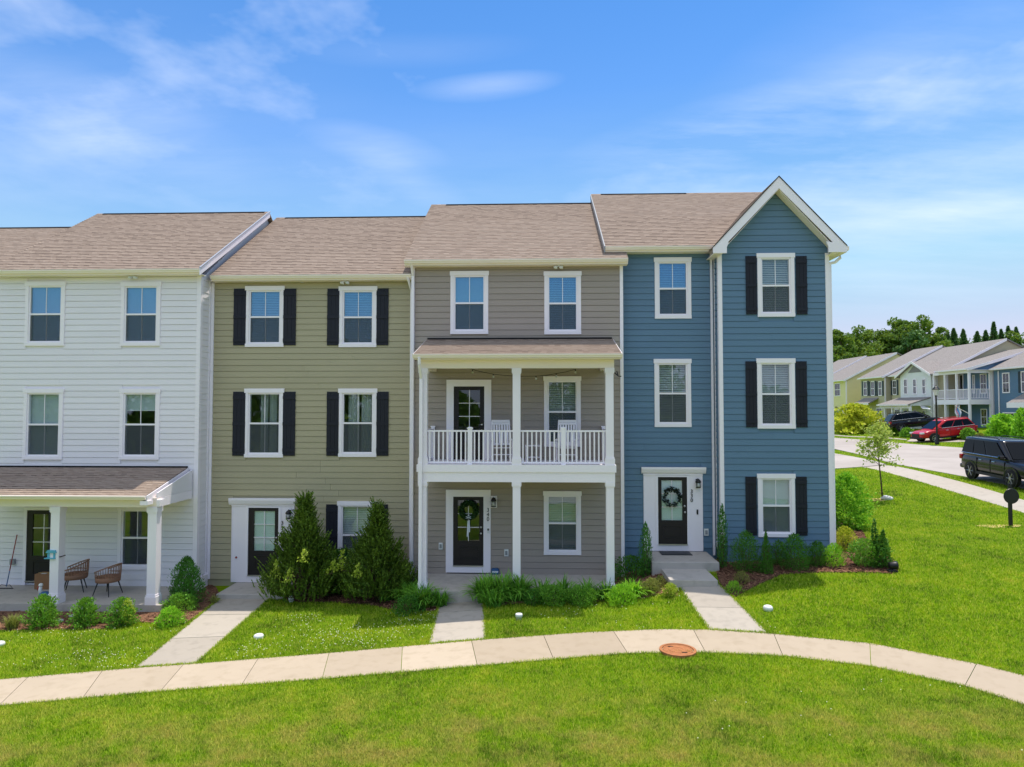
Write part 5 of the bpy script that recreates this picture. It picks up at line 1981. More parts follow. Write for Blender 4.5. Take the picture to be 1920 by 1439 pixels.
def shrub(label, px_, w_px, h_px, prof='ball', mat='boxwood', n=2600, leaf=.05, asp=.5, up=.3, cat='shrub', group=None, k=1.0, name='shrub', depth=.9, loc=None, shell=.3):
    loc = gnd(*px_) if loc is None else loc
    if xl_ - .3 < loc.x < xr_ + .3 and 17.6 < loc.y < 19.2:
        loc.y = 17.45
        loc.z = G(loc.x, loc.y)
    s = FPX / loc.y * (1.0 if loc.x < 8 else 1.05)
    rx, h = w_px / s / 2, h_px / s
    t = thing(name, loc, label, cat, group)
    P, out = body_points(loc, rx, rx * depth, h, prof, n, shell, k)
    m = len(P)
    u = unit(out + np.array([0, 0, up * 3]) + rng.normal(0, .6, (m, 3)))
    L = leaf * rng.uniform(.6, 1.4, m)
    q = diamonds(P, u, L, L * asp, out)
    fast_mesh('foliage', q, 4, MAT[mat], t, tuple(loc), kind='stuff')
    st = MB()
    for j in range(5):
        a = j * 1.26
        st.tube([loc + Vector((.02 * math.cos(a), .02 * math.sin(a), -.05)), loc + Vector((rx * .25 * math.cos(a), rx * .25 * math.sin(a), h * .35)),
                 loc + Vector((rx * .45 * math.cos(a), rx * .45 * math.sin(a), h * .62))], [.016, .011, .005], 5)
    st.build('stem', MAT['bark'], t)
    return t


def plumes(P, D, L, n_needle=13, wid=.02, nl=.07):
    """feathery shoots: needles set around an axis"""
    N = len(P)
    t = np.linspace(.08, 1, n_needle)
    ctr = P[:, None, :] + D[:, None, :] * (L[:, None] * t[None, :])[..., None]
    u = unit(D[:, None, :] + rng.normal(0, .5, (N, n_needle, 3)))
    ln_ = nl * (1.25 - .6 * t)[None, :] * rng.uniform(.7, 1.3, (N, n_needle))
    return diamonds(ctr.reshape(-1, 3), u.reshape(-1, 3), ln_.ravel(), wid)


def conifer(label, px_, w_px, h_px, n=800, lean=0.0):
    loc = gnd(*px_)
    s = FPX / loc.y * (1.0 if loc.x < 8 else 1.05)
    rx, h = w_px / s / 2, h_px / s
    t = thing('juniper', loc, label, 'conifer', 'large conifers before the olive house')
    MB().tube([loc - Vector((0, 0, .1)), loc + Vector((lean * .5, 0, h * .5)), loc + Vector((lean, 0, h * .93))], [.07, .04, .01], 7).build('trunk', MAT['bark'], t)
    br_ = MB()
    tips, dirs = [], []
    # limbs rising from the trunk, each ending in a spray of shoots: uneven steeple with gaps
    for k in range(n):
        zz_ = random.random() ** 1.4
        th = random.uniform(0, 6.283)
        prof = (1 - zz_) ** 1.55 * min(1, .84 + 1.5 * zz_) * 1.1 + .05 * (1 - zz_)
        rr = prof * rx * (1 + .22 * math.sin(3 * th + 7 * zz_) + .20 * math.sin(5 * th - 13 * zz_) + .1 * math.sin(11 * th + 23 * zz_) + random.gauss(0, .09))
        rr *= random.uniform(.35, 1) ** .5
        b = Vector((loc.x + lean * zz_, loc.y, loc.z + .05 + h * .86 * zz_))
        tip = b + Vector((rr * math.cos(th), rr * math.sin(th) * .85, .08 * h * random.uniform(.2, 1)))
        tips.append(tip)
        d = Vector((math.cos(th) * .55, math.sin(th) * .55, 1.0)) + Vector((random.gauss(0, .25), random.gauss(0, .25), 0))
        dirs.append(d.normalized())
        if k % 14 == 0:
            br_.tube([b, (b + tip) / 2 - Vector((0, 0, .04)), tip], [.016, .01, .004], 4)
    # side leaders break the outline
    for k in range(15):
        zz_ = random.uniform(.08, .55)
        th = random.uniform(0, 6.283)
        pr = (1 - zz_) ** 1.55
        b = Vector((loc.x + math.cos(th) * pr * rx * .7, loc.y + math.sin(th) * pr * rx * .6, loc.z + .1 + h * .84 * zz_))
        e = b + Vector((math.cos(th) * rx * .32, math.sin(th) * rx * .3, h * random.uniform(.1, .17)))
        br_.tube([b, e], [.012, .004], 4)
        for q_ in range(26):
            f = random.random()
            tips.append(b.lerp(e, f) + Vector((random.gauss(0, .05), random.gauss(0, .05), random.gauss(0, .04))) * (1.4 - f))
            dirs.append((Vector((math.cos(th) * .5, math.sin(th) * .5, 1)) + Vector((random.gauss(0, .3), random.gauss(0, .3), 0))).normalized())
    br_.build('limbs', MAT['bark'], t, kind='stuff')
    P = np.array([tuple(p) for p in tips]); D = np.array([tuple(d) for d in dirs])
    L = rng.uniform(.18, .46, len(P))
    q = plumes(P, D, L, 14, .034, .095)
    fast_mesh('foliage', q, 4, MAT['juniper'], t, tuple(loc), kind='stuff')
    return t


def straps(loc, n, spread, length, mat, parent, name='leaves', width=.034, arch=1.0, S=6):
    """arching strap leaves from a crown"""
    az_ = rng.uniform(0, 2 * np.pi, n)
    L = length * rng.uniform(.6, 1.15, n)
    out = rng.uniform(.25, 1.0, n) * arch
    b = np.stack([loc[0] + spread * rng.normal(0, .45, n), loc[1] + spread * rng.normal(0, .4, n), np.full(n, loc[2])], 1)
    t = np.linspace(0, 1, S + 1)
    dirx, diry = np.cos(az_), np.sin(az_)
    hor = L[:, None] * out[:, None] * (.45 * t + .6 * t ** 2)[None, :]
    ver = L[:, None] * ((1.1 * t)[None, :] - (out[:, None] * .85) * (t ** 2.2)[None, :])
    C = np.stack([b[:, None, 0] + dirx[:, None] * hor, b[:, None, 1] + diry[:, None] * hor, b[:, None, 2] + np.maximum(ver, 0.01)], 2)
    side = np.stack([-diry, dirx, np.zeros(n)], 1)
    wd = width * np.array([.8, 1, 1.05, 1, .8, .5, .08])[:S + 1]
    A = C + side[:, None, :] * wd[None, :, None] * .5
    B = C - side[:, None, :] * wd[None, :, None] * .5
    V = np.stack([A, B], 2).reshape(-1, 3)
    base = (np.arange(n) * (S + 1) * 2)[:, None] + (np.arange(S) * 2)[None, :]
    F = np.stack([base, base + 1, base + 3, base + 2], 2).reshape(-1, 4)
    me = bpy.data.meshes.new(name)
    me.from_pydata((V - np.array(loc)).tolist(), [], F.tolist())
    o = link_mesh(name, me, MAT[mat], parent, loc)
    o['kind'] = 'stuff'
    return o


def tuft(label, px_, n=120, spread=.14, length=.6, mat='daylily', cat='daylily', name='daylily', group='daylily clumps along the beds', **k):
    loc = gnd(*px_)
    if xl_ - .3 < loc.x < xr_ + .3 and loc.y > 17.95:      # keep clear of the porch slab
        loc.y = 17.95
        loc.z = G(loc.x, loc.y)
    t = thing(name, loc, label, cat, group)
    if name == 'daylily':
        n, length = int(n * 1.5), length * 1.08
    straps(tuple(loc), n, spread, length, mat, t, **k)
    MB().lathe([(spread * .5, -.02), (spread * .4, .05), (.01, .08)], loc, 8).build('crown', MAT['bark'], t)
    return t


# ---- bed before the white house
tuft('dry looking grass clump at the far left of the porch bed', (24, 1180), 260, .14, .42, 'tanleaf', 'ornamental grass', 'ornamental_grass', None, width=.012, arch=.7)
g1 = 'rounded shrubs before the white porch'
shrub('dark green rounded shrub at the porch column with the feeder', (80, 1178), 54, 64, 'egg', 'boxwood', 3200, .055, group=g1, k=1.9)
shrub('dark green rounded shrub in the middle of the porch bed', (160, 1176), 50, 56, 'egg', 'boxwood', 3000, .055, group=g1, k=2.1)
shrub('green rounded shrub with pale lime shoots on its right side', (228, 1174), 52, 54, 'egg', 'boxwood', 2700, .055, group=g1, k=1.9)
c = gnd(246, 1172)
P, out = body_points(c + Vector((-.03, -.12, .1)), .17, .2, .6, 'egg', 420, .3)
q = diamonds(P, unit(out + rng.normal(0, .6, P.shape) + np.array([0, 0, .8])), .06, .03)
sh_ = [o for o in col.objects if o.get('label', '').startswith('green rounded shrub with pale')][0]
fast_mesh('lime_shoots', q, 4, MAT['lime'], sh_, tuple(c), kind='stuff')
shrub('small bright green low bush beside the olive house walk', (319, 1174), 52, 36, 'dome', 'bright', 1800, .055)
shrub('tall pointed arborvitae at the white house corner', (349, 1134), 60, 90, 'egg', 'arborvitae', 6500, .06, .35, .5, 'arborvitae', k=1.1)
shrub('low yellow green bush under the pointed arborvitae', (338, 1146), 66, 34, 'dome', 'boxwood', 2200, .05)
tuft('small yellowish grass tuft left of the olive stoop', (401, 1132), 70, .06, .3, 'tanleaf', 'grass tuft', 'grass_tuft', None, width=.016)

# ---- olive house
conifer('dense dark conifer beside the olive front door, left of two', (570, 1122), 146, 188, 2300, lean=.0)
conifer('dense dark conifer before the olive ground floor window, right of two', (705, 1122), 132, 170, 2100, lean=.02)
shrub('deep green leafy shrub filling the gap between the two conifers', (640, 1110), 90, 80, 'dome', 'yew', 2600, .07)
con = [o for o in col.objects if o.name.startswith('juniper')]
for x, y0, y1, ci in ((515, 1086, 1050, 0), (540, 1092, 1066, 0), (567, 1054, 1030, 0), (639, 1070, 1030, 1), (668, 1084, 1058, 1), (622, 1076, 1052, 0)):
    root = con[ci]
    g_ = WL[root.name]
    Ys = g_.y - (1.0 if abs(x - (566, 708)[ci]) < 45 else .75)
    b_ = at(x, y0, Ys)
    hgt = (y0 - y1) * Ys / FPX
    n = 90
    tt = rng.uniform(0, 1, n)
    P = np.stack([b_.x + .05 * tt + rng.normal(0, .07, n) * (1.2 - tt), b_.y + rng.normal(0, .06, n), b_.z + hgt * tt], 1)
    o = fast_mesh('lime_sprig', diamonds(P, unit(rng.normal(0, .7, (n, 3)) + np.array([0, 0, .7])), .08, .04), 4, MAT['lime'], root, tuple(b_), kind='stuff')
    MB().tube([(g_.x + (b_.x - g_.x) * .4, g_.y - .15, b_.z - .2), tuple(b_), (b_.x + .05, b_.y, b_.z + hgt)], [.012, .008, .003], 5).build('sprig_stem', MAT['bark'], root)
for i, (x, y, n, L, lab) in enumerate([(728, 1126, 170, .62, 'dark daylily clump right of the right conifer'), (768, 1130, 200, .66, 'large daylily clump left of the grey walk'),
                                       (806, 1116, 190, .72, 'daylily clump in front of the left porch column'), (838, 1108, 80, .5, 'daylily leaves hanging over the left edge of the grey walk')]):
    tuft(lab, (x, y), n, .2, L)
tuft('small striped yellow green grass tuft at the grey walk', (798, 1142), 90, .07, .42, 'lime', 'grass tuft', 'grass_tuft', None, width=.018)
shrub('low dark shrub behind the daylilies left of the grey walk', (785, 1122), 60, 34, 'dome', 'yew', 1500, .05)

# ---- grey house
for x, y, n, L, lab in [(912, 1128, 230, .78, 'daylily clump at the right edge of the grey walk'), (942, 1126, 220, .78, 'daylily clump before the middle porch column, left part'),
                        (975, 1122, 210, .74, 'daylily clump before the middle porch column, right part'), (925, 1138, 120, .55, 'small daylily clump nearest the lawn by the grey walk'),
                        (1018, 1106, 90, .62, 'upright daylily clump behind the left boxwood ball'), (1055, 1102, 90, .66, 'upright daylily clump behind the right boxwood ball'),
                        (1095, 1102, 90, .62, 'daylily clump left of the right porch column'), (1128, 1104, 80, .58, 'daylily clump at the foot of the right porch column')]:
    tuft(lab, (x, y), n, .2, L)
shrub('round boxwood ball left of two before the grey porch', (1036, 1127), 58, 36, 'ball', 'boxwood', 2600, .045, group='boxwood balls')
shrub('round boxwood ball right of two before the grey porch', (1088, 1127), 58, 36, 'ball', 'boxwood', 2600, .045, group='boxwood balls')
shrub('low shrub behind the right end of the daylily row', (1000, 1120), 40, 28, 'ball', 'yew', 1200, .045)
shrub('dark leafy shrub between the porch and the narrow evergreen', (1185, 1074), 84, 44, 'dome', 'yew', 2200, .06, loc=Vector((at(1185, 1072, 19.3).x, 19.3, G(at(1185, 1072, 19.3).x, 19.3))))
shrub('lime green perennial cushion before the right porch column', (1162, 1122), 60, 36, 'dome', 'bright', 2200, .07, .28, .5)
tuft('light green strap leaved clump by the lime perennial', (1185, 1122), 170, .2, .55, 'bright')
shrub('yellow green cushion at the end of the grey house bed', (1222, 1113), 40, 28, 'dome', 'tanleaf', 1300, .05)
shrub('small lime bush at the edge of the blue house walk', (1257, 1118), 30, 24, 'dome', 'lime', 900, .05)
shrub('narrow upright evergreen left of the blue house door', (1211, 1082), 24, 100, 'column', 'arborvitae', 2600, .055, .3, .9, 'evergreen', 'narrow evergreens by the blue door', k=1.0)
shrub('narrow upright evergreen right of the blue house door', (1355, 1066), 19, 118, 'column', 'arborvitae', 2600, .055, .3, .9, 'evergreen', 'narrow evergreens by the blue door', k=1.0)
shrub('low brown leaved shrub behind the lime bush by the steps', (1238, 1100), 26, 20, 'dome', 'tanleaf', 500, .05)

# ---- blue house
g2 = 'clipped yews before the blue house'
shrub('wide clipped yew under the left shutter of the blue house', (1399, 1072), 58, 74, 'egg', 'yew', 4200, .05, .35, .5, group=g2)
shrub('slim pointed clipped yew between two wide ones', (1437, 1077), 32, 80, 'cone', 'yew', 2800, .05, .35, .6, group=g2)
shrub('wide clipped yew under the blue ground floor window', (1490, 1069), 58, 66, 'egg', 'yew', 4000, .05, .35, .5, group=g2)
shrub('small dark yew behind the slim pointed one', (1460, 1060), 36, 46, 'egg', 'yew', 1600, .05, .35, .5, group=g2)
shrub('round yew at the blue house right corner', (1533, 1062), 40, 46, 'egg', 'yew', 2500, .05, .35, .5, group=g2)
shrub('light green perennial bush right of the corner yew', (1564, 1062), 44, 44, 'dome', 'bright', 1700, .06, .3, .6)
shrub('yellow green bush against the blue house right side', (1585, 1032), 46, 46, 'dome', 'gold', 2000, .055, shell=.35)
shrub('green mounded bush left of the spiky holly', (1622, 1062), 56, 52, 'ball', 'boxwood', 2800, .055)
h1 = shrub('dark holly with tall spiky shoots at the mulch corner', (1652, 1064), 42, 60, 'egg', 'yew', 2200, .06, .5)
for x, y, hh in ((1641, 1062, 86), (1657, 1063, 68)):
    loc = gnd(x, y)
    P, out = body_points(loc + Vector((0, 0, .3)), .085, .085, hh / (FPX / loc.y) - .3, 'column', 420, .4)
    fast_mesh('tall_shoot', diamonds(P, unit(out + rng.normal(0, .5, P.shape)), .07, .04), 4, MAT['yew'], h1, tuple(loc), kind='stuff')
shrub('large bright green bush beyond the blue house corner', (1588, 992), 84, 108, 'egg', 'bright', 7000, .085, .55, .1, k=1.5)
shrub('small silvery green mound near the blue steps', (1391, 1094), 32, 22, 'dome', 'tanleaf', 900, .05, .2, .6)
shrub('low green tuft at the bed edge by the blue walk', (1376, 1112), 34, 22, 'dome', 'bright', 900, .05, .2, .6)

# ---- young tree in the right lawn
base = gnd(1655, 938)
s = FPX / base.y
H = 138 / s
yt = thing('young_tree', base, 'slender young tree with thin pale leaves in the right lawn', 'tree')
tk = [base + Vector((0, 0, -.05)), base + Vector((-.05, 0, H * .25)), base + Vector((-.12, 0, H * .5)), base + Vector((-.16, 0, H * .75)), base + Vector((-.12, 0, H * 1.0))]
MB().tube(tk, [.034, .03, .024, .016, .006], 8).build('trunk', MAT['bark'], yt, True)
lb = MB()
tips = []
for k in range(30):
    t0 = random.uniform(.4, .95)
    i = min(int(t0 * 4), 3)
    b = tk[i].lerp(tk[i + 1], t0 * 4 - i)
    th = random.uniform(0, 6.28)
    ln_ = (1.15 - t0) * random.uniform(.9, 1.7)
    e = b + Vector((math.cos(th) * ln_ * .85, math.sin(th) * ln_ * .8, ln_ * random.uniform(.35, 1.0)))
    m1 = b.lerp(e, .5) + Vector((0, 0, .07))
    lb.tube([b, m1, e], [.011, .007, .003], 4)
    for q_ in range(26):
        f = random.uniform(.3, 1.08)
        tips.append(b.lerp(e, f) + Vector((random.gauss(0, .1), random.gauss(0, .1), random.gauss(0, .09))))
lb.build('limbs', MAT['bark'], yt, kind='stuff')
P = np.array([tuple(p) for p in tips])
P = np.concatenate([P, P + rng.normal(0, .07, P.shape)])
fast_mesh('crown', diamonds(P, unit(rng.normal(0, 1, P.shape)), .13, .06), 4, MAT['young'], yt, tuple(base), kind='stuff')


# ---- wood behind the far houses
def tree(label, x, Y, top_y, w_m, mat='tree', kind='broad', name='tree', n_cl=60, per=130, leaf=.5):
    top = at(x, top_y, Y)
    X, zt = top.x, top.z
    g_ = G(X, Y)
    H_ = zt - g_
    loc = Vector((X, Y, g_))
    t = thing(name, loc, label, 'tree', 'trees behind the far houses')
    MB().tube([loc - Vector((0, 0, .3)), loc + Vector((.2, 0, H_ * .45)), loc + Vector((0, .1, H_ * .9))], [H_ * .022, H_ * .016, .04], 7).build('trunk', MAT['bark'], t)
    lm = MB()
    cs = []
    for k in range(n_cl):
        if kind == 'broad':
            th = random.uniform(0, 6.28); ph = math.acos(random.uniform(-1, 1))
            rr = random.uniform(.55, 1.0)
            c_ = loc + Vector((math.cos(th) * math.sin(ph) * w_m / 2 * rr, math.sin(th) * math.sin(ph) * w_m / 2 * rr, H_ * .56 + math.cos(ph) * H_ * .42 * rr))
            rad = w_m * random.uniform(.09, .17)
        else:
            z_ = random.uniform(.15, 1)
            th = random.uniform(0, 6.28)
            rr = (1.04 - z_) * w_m / 2 * random.uniform(.6, 1.1)
            c_ = loc + Vector((math.cos(th) * rr, math.sin(th) * rr, H_ * z_))
            rad = w_m * .11 * (1.15 - z_) + .1
        cs.append((c_, rad))
        if k % 5 == 0:
            lm.tube([loc + Vector((0, 0, H_ * .35)), (loc + Vector((0, 0, H_ * .45))).lerp(c_, .6), c_], [H_ * .008, H_ * .005, .03], 4)
    lm.build('limbs', MAT['bark'], t, kind='stuff')
    if kind != 'broad':
        n_ = 5200
        zc = rng.uniform(.1, 1, n_)
        tier = .62 + .38 * ((zc * 13) % 1.0)[::1]
        th_ = rng.uniform(0, 6.283, n_)
        rr_ = (1.01 - zc) ** .9 * w_m / 2 * (1.25 - tier * .6) * rng.uniform(.25, 1, n_) ** .4 * (1 + .25 * np.sin(5 * th_ + zc * 40))
        P = np.stack([loc.x + rr_ * np.cos(th_), loc.y + rr_ * np.sin(th_), loc.z + H_ * zc], 1)
        u_ = unit(np.stack([np.cos(th_), np.sin(th_), np.full(n_, -.25)], 1) + rng.normal(0, .4, (n_, 3)))
        fast_mesh('crown', diamonds(P, u_, .55, .22), 4, MAT[mat], t, tuple(loc), kind='stuff')
        return
    P = np.concatenate([np.array(tuple(c_)) + unit(rng.normal(0, 1, (per, 3))) * (rng.uniform(.2, 1, (per, 1)) ** .5) * r_ * np.array([1, 1, .8]) for c_, r_ in cs])
    fast_mesh('crown', diamonds(P, unit(rng.normal(0, 1, P.shape) + (np.array([0, 0, -.5]) if kind != 'broad' else 0)), leaf, leaf * .62), 4, MAT[mat], t, tuple(loc), kind='stuff')


tree('thin tree rising at the edge of the blue house', 1576, 120, 612, 6, 'tree_light', n_cl=70)
tree('low rounded tree close beside the blue house', 1566, 116, 640, 7, 'tree')
tree('broad leafy tree above the yellow house roof', 1612, 124, 611, 9, 'tree_light', n_cl=70)
tree('tall crowned tree left of the white gable', 1650, 128, 600, 8, 'tree', n_cl=70)
tree('tallest dense tree above the far roofs', 1684, 126, 588, 8.5, 'tree', n_cl=80)
tree('tall rounded tree right of the tallest one', 1726, 124, 588, 8.5, 'tree_light', n_cl=80)
tree('darker tree between the two tall crowns', 1706, 120, 612, 6.5, 'pine', n_cl=60)
tree('mid height tree behind the balcony house roof', 1756, 126, 610, 7, 'tree', n_cl=60)
tree('dark conifer behind the balcony house roof', 1788, 128, 616, 9, 'pine', 'cone', n_cl=120, per=70)
tree('small pointed conifer left of the antenna side', 1806, 130, 618, 8, 'pine', 'cone', n_cl=120, per=70)
tree('light green tree low behind the balcony roof', 1772, 120, 626, 7, 'tree_light', n_cl=50)
tree('low conifer right of the middle', 1832, 130, 622, 9, 'pine', 'cone', n_cl=120, per=70)
tree('pointed dark conifer standing above the roof ridge', 1863, 128, 604, 7, 'pine', 'cone', n_cl=120, per=70)
tree('pointed conifer near the right picture edge', 1890, 128, 612, 7, 'pine', 'cone', n_cl=120, per=70)
tree('rounded tree at the right picture edge', 1922, 126, 606, 7, 'tree', n_cl=50)
tree('leafy tree low between the conifers', 1846, 124, 630, 7, 'tree_light', n_cl=40)

tree('rounded green tree filling the gap behind the conifers', 1800, 140, 630, 12, 'tree', n_cl=70, per=110)
tree('broad green tree behind the pointed conifers', 1870, 140, 628, 13, 'tree_light', n_cl=70, per=110)
tree('loose green tree left behind the balcony roof', 1740, 140, 608, 12, 'tree', n_cl=70, per=110)
tree('wide low tree behind the yellow house', 1590, 140, 630, 13, 'tree', n_cl=70, per=110)

tree('dark conifer at the left of the conifer group', 1776, 132, 620, 8, 'pine', 'cone')
tree('slim conifer between the two pointed ones', 1877, 133, 618, 7, 'pine', 'cone')
tree('slim conifer close to the right picture edge', 1905, 131, 614, 8, 'pine', 'cone')
tree('short conifer left of the tall pointed one', 1848, 134, 620, 9, 'pine', 'cone')
tree('leafy tree low at the right picture edge', 1905, 138, 622, 13, 'tree', n_cl=70, per=110)
tree('leafy tree behind the middle conifers', 1826, 139, 624, 13, 'tree', n_cl=70, per=110)

# ------------------------------------------------------------------ far row of houses across the street
XF = 40.0


def fz(a, b):
    return 1540 + a / 5.05, 560 + b / 5.05


def lap(name, color):
    """far siding: boards too small to tell apart"""
    m, nt, out = new_mat(name)
    P_ = pos(nt)
    s_ = nt.add('ShaderNodeSeparateXYZ')
    nt.link(P_, s_.inputs[0])
    fr = nt.math('FRACT', nt.math('MULTIPLY', s_.outputs[2], 1 / .178))
    n = nt.noise(P_, .8, 3)
    k = nt.math('ADD', .92, nt.math('MULTIPLY', n, .16))
    vm = nt.add('ShaderNodeVectorMath', operation='SCALE')
    vm.inputs[0].default_value = color
    nt.link(k, vm.inputs['Scale'])
    p = principled(nt, out, vm.outputs[0], .6, .25)
    bump(nt, p, fr, .6, .02)
    return m


MAT['far_yellow'] = lap('far_yellow_siding', srgb(232, 216, 166))
MAT['far_tan'] = lap('far_tan_siding', srgb(190, 178, 150))
MAT['far_white'] = lap('far_white_siding', (.78, .78, .78))
MAT['far_blue'] = lap('far_blue_siding', srgb(98, 126, 156))
MAT['far_grey'] = lap('far_grey_siding', srgb(138, 134, 134))
MAT['far_roof'] = shingle('far_grey_shingles', 'X', .52, [srgb(112, 106, 104), srgb(140, 133, 129), srgb(154, 147, 143), srgb(166, 160, 156)])
MAT['far_glass'] = plain('far_window_glass', (.03, .035, .045), .05, .8, var=.3, scale=1)
MAT['far_shutter'] = plain('far_shutter', (.03, .045, .06), .6, .3)


def fwin(root, X, zr, shut=False, name='window', door_=False):
    """window or door on a wall facing -X; zr = its corners in the enlarged view"""
    a = at_x(*fz(zr[0], zr[1]), X)
    b = at_x(*fz(zr[2], zr[3]), X)
    y0, y1 = min(a.y, b.y), max(a.y, b.y)
    z0, z1 = b.z, a.z
    o = MB()
    e = .09
    o.box(X - .05, X + .02, y0, y0 + e, z0, z1).box(X - .05, X + .02, y1 - e, y1, z0, z1)
    o.box(X - .052, X + .02, y0 + e, y1 - e, z0, z0 + e).box(X - .052, X + .02, y0 + e, y1 - e, z1 - e, z1)
    w_ = o.build(name, MAT['trim'], root)
    zm = (z0 + z1) / 2
    if door_:
        box('door_leaf', MAT['door'], w_, X - .02, X + .0, y0 + e, y1 - e, z0 + e, z1 - e)
    else:
        box('pane', MAT['far_glass'], w_, X - .02, X + .0, y0 + e, y1 - e, zm + .03, z1 - e)
        box('pane', MAT['far_glass'], w_, X - .015, X + .0, y0 + e, y1 - e, z0 + e, zm - .03)
        box('sash_bar', MAT['trim'], w_, X - .04, X + .0, y0 + e, y1 - e, zm - .03, zm + .03)
        ym = (y0 + y1) / 2
        box('muntin', MAT['trim'], w_, X - .03, X - .021, ym - .015, ym + .015, z0 + e, z1 - e)
    if shut:
        wd = (y1 - y0) * .4
        for u in (y0 - wd - .02, y1 + .02):
            box('shutter', MAT['far_shutter'], root, X - .05, X - .01, u, u + wd, z0, z1)


def far_body(name, label, y0, y1, X, base, eave, mat, m_=.52, xr=46.5, depth=12.0, over=.35, rake=True):
    root = thing(name, (X + 3, (y0 + y1) / 2, base), label, 'house', 'far row of townhouses')
    zr_ = eave + m_ * (xr - X + over)
    box('front_wall', mat, root, X, X + .15, y0, y1, base - .6, eave)
    zw = eave + m_ * over - .13
    pts = [(X + .151, y0, base - .6), (X + depth, y0, base - .6), (X + depth, y0, eave), (xr, y0, zr_ - .15), (X + .151, y0, zw)]
    MB().prism(pts, (0, .15, 0)).build('side_wall', mat, root)
    pts = [(X + .151, y1 - .15, base - .6), (X + depth, y1 - .15, base - .6), (X + depth, y1 - .15, eave), (xr, y1 - .15, zr_ - .15), (X + .151, y1 - .15, zw)]
    MB().prism(pts, (0, .15, 0)).build('side_wall', mat, root)
    ya, yb = y0 - .2, y1 + .0
    xe = X - over
    rf = MB().prism([(xe, ya, eave), (xr, ya, zr_), (2 * xr - xe, ya, eave), (2 * xr - xe, ya, eave - .1), (xr, ya, zr_ - .12), (xe, ya, eave - .1)], (0, yb - ya, 0)).build('roof', MAT['far_roof'], root)
    box('gutter', MAT['trim'], root, xe - .1, xe, ya, yb, eave - .14, eave - .01)
    box('soffit', MAT['trim'], root, xe, X + .0, ya, yb, eave - .16, eave - .13)
    if rake:
        MB().prism([(xe, ya - .03, eave - .24), (xe, ya - .03, eave + .02), (xr, ya - .03, zr_ + .02), (xr, ya - .03, zr_ - .24)], (0, .028, 0)).build('rake_board', MAT['trim'], root)
    box('corner_board', MAT['trim'], root, X - .03, X + .14, y0 - .03, y0 + .0, base - .5, eave - .15)
    return root, zr_


def yat(zx, X=XF, zy=900):
    return at_x(*fz(zx, zy), X).y


Y_blue = yat(1410)
Y_y = yat(232)
Y_t0, Y_t1 = yat(600), yat(385)
Y_g0, Y_g1 = yat(1040), yat(750)
b0 = 3.2
eF = 8.9
# house beyond the yellow one, and the yellow end house
far_body('far_townhouse', 'farthest townhouse roof behind the yellow one', Y_y + 8.2, Y_y + 17, XF + .3, b0, eF + .35, MAT['far_grey'])
ye, _ = far_body('far_townhouse', 'pale yellow townhouse across the street at the blue house edge', Y_y, Y_y + 8, XF, b0, eF, MAT['far_yellow'])
fwin(ye, XF, (126, 805, 182, 925))
fwin(ye, XF, (118, 1052, 205, 1180), name='garage_door', door_=False)
p = at_x(*fz(150, 1032), XF)
MB().lathe([(.1, -.15), (.13, 0), (.02, .15)], (p.x - .15, p.y, p.z), 8).build('wall_lantern', MAT['black'], ye)
# tan house
ta, _ = far_body('far_townhouse', 'tan townhouse with dark shutters across the street', Y_t0, Y_t1 + .3, XF, b0, eF, MAT['far_tan'])
for a in (400, 470, 540):
    fwin(ta, XF, (a, 785, a + 38, 922), True)
fwin(ta, XF, (520, 1035, 580, 1130))
pa, pb = yat(460, XF - 1.0), yat(325, XF - 1.0)
z_ = at_x(*fz(400, 990), XF - 1.2).z
MB().prism([(XF - 1.2, pa, z_), (XF, pa, z_ + .62), (XF, pa, z_ + .5), (XF - 1.2, pa, z_ - .14)], (0, pb - pa, 0)).build('door_canopy', MAT['far_roof'], ta)
box('canopy_trim', MAT['trim'], ta, XF - 1.24, XF - 1.205, pa, pb, z_ - .2, z_ - .02)
# white front-gabled house
XR = XF + .7
wg, zrw = far_body('far_townhouse', 'white townhouse with a small front gable and porch across the street', Y_blue + 4.8, Y_t0 - .2, XR, b0, eF + .05, MAT['far_tan'])
fwin(wg, XR, (676, 775, 716, 915), True)
ym_ = (Y_g0 + Y_g1) / 2
pk = at_x(*fz(855, 600), XF).z
ez = at_x(*fz(855, 715), XF).z
MB().prism([(XF, Y_g0, b0 - .5), (XF, Y_g1, b0 - .5), (XF, Y_g1, ez), (XF, ym_, pk - .2), (XF, Y_g0, ez)], (XR - XF + .1, 0, 0)).build('gable_bay', MAT['far_white'], wg)
for sd in (-1, 1):
    ye_ = ym_ + sd * ((Y_g1 - Y_g0) / 2 + .5)
    MB().prism([(XF - .35, ym_, pk), (XF - .35, ye_, ez - .18), (XF - .35, ye_, ez - .32), (XF - .35, ym_, pk - .18)], (6, 0, 0)).build('gable_roof', MAT['far_roof'], wg)
    MB().prism([(XF - .38, ym_, pk + .02), (XF - .38, ye_, ez - .16), (XF - .38, ye_, ez - .40), (XF - .38, ym_, pk - .24)], (.028, 0, 0)).build('rake_board', MAT['trim'], wg)
MB().prism([(XF - .03, ym_, pk - .3), (XF - .03, ym_ + 1.3, ez + .12), (XF - .03, ym_ - 1.3, ez + .12)], (.028, 0, 0)).build('gable_panel', MAT['far_grey'], wg)
for a in (782, 868, 955):
    fwin(wg, XF, (a, 762, a + 36, 908))
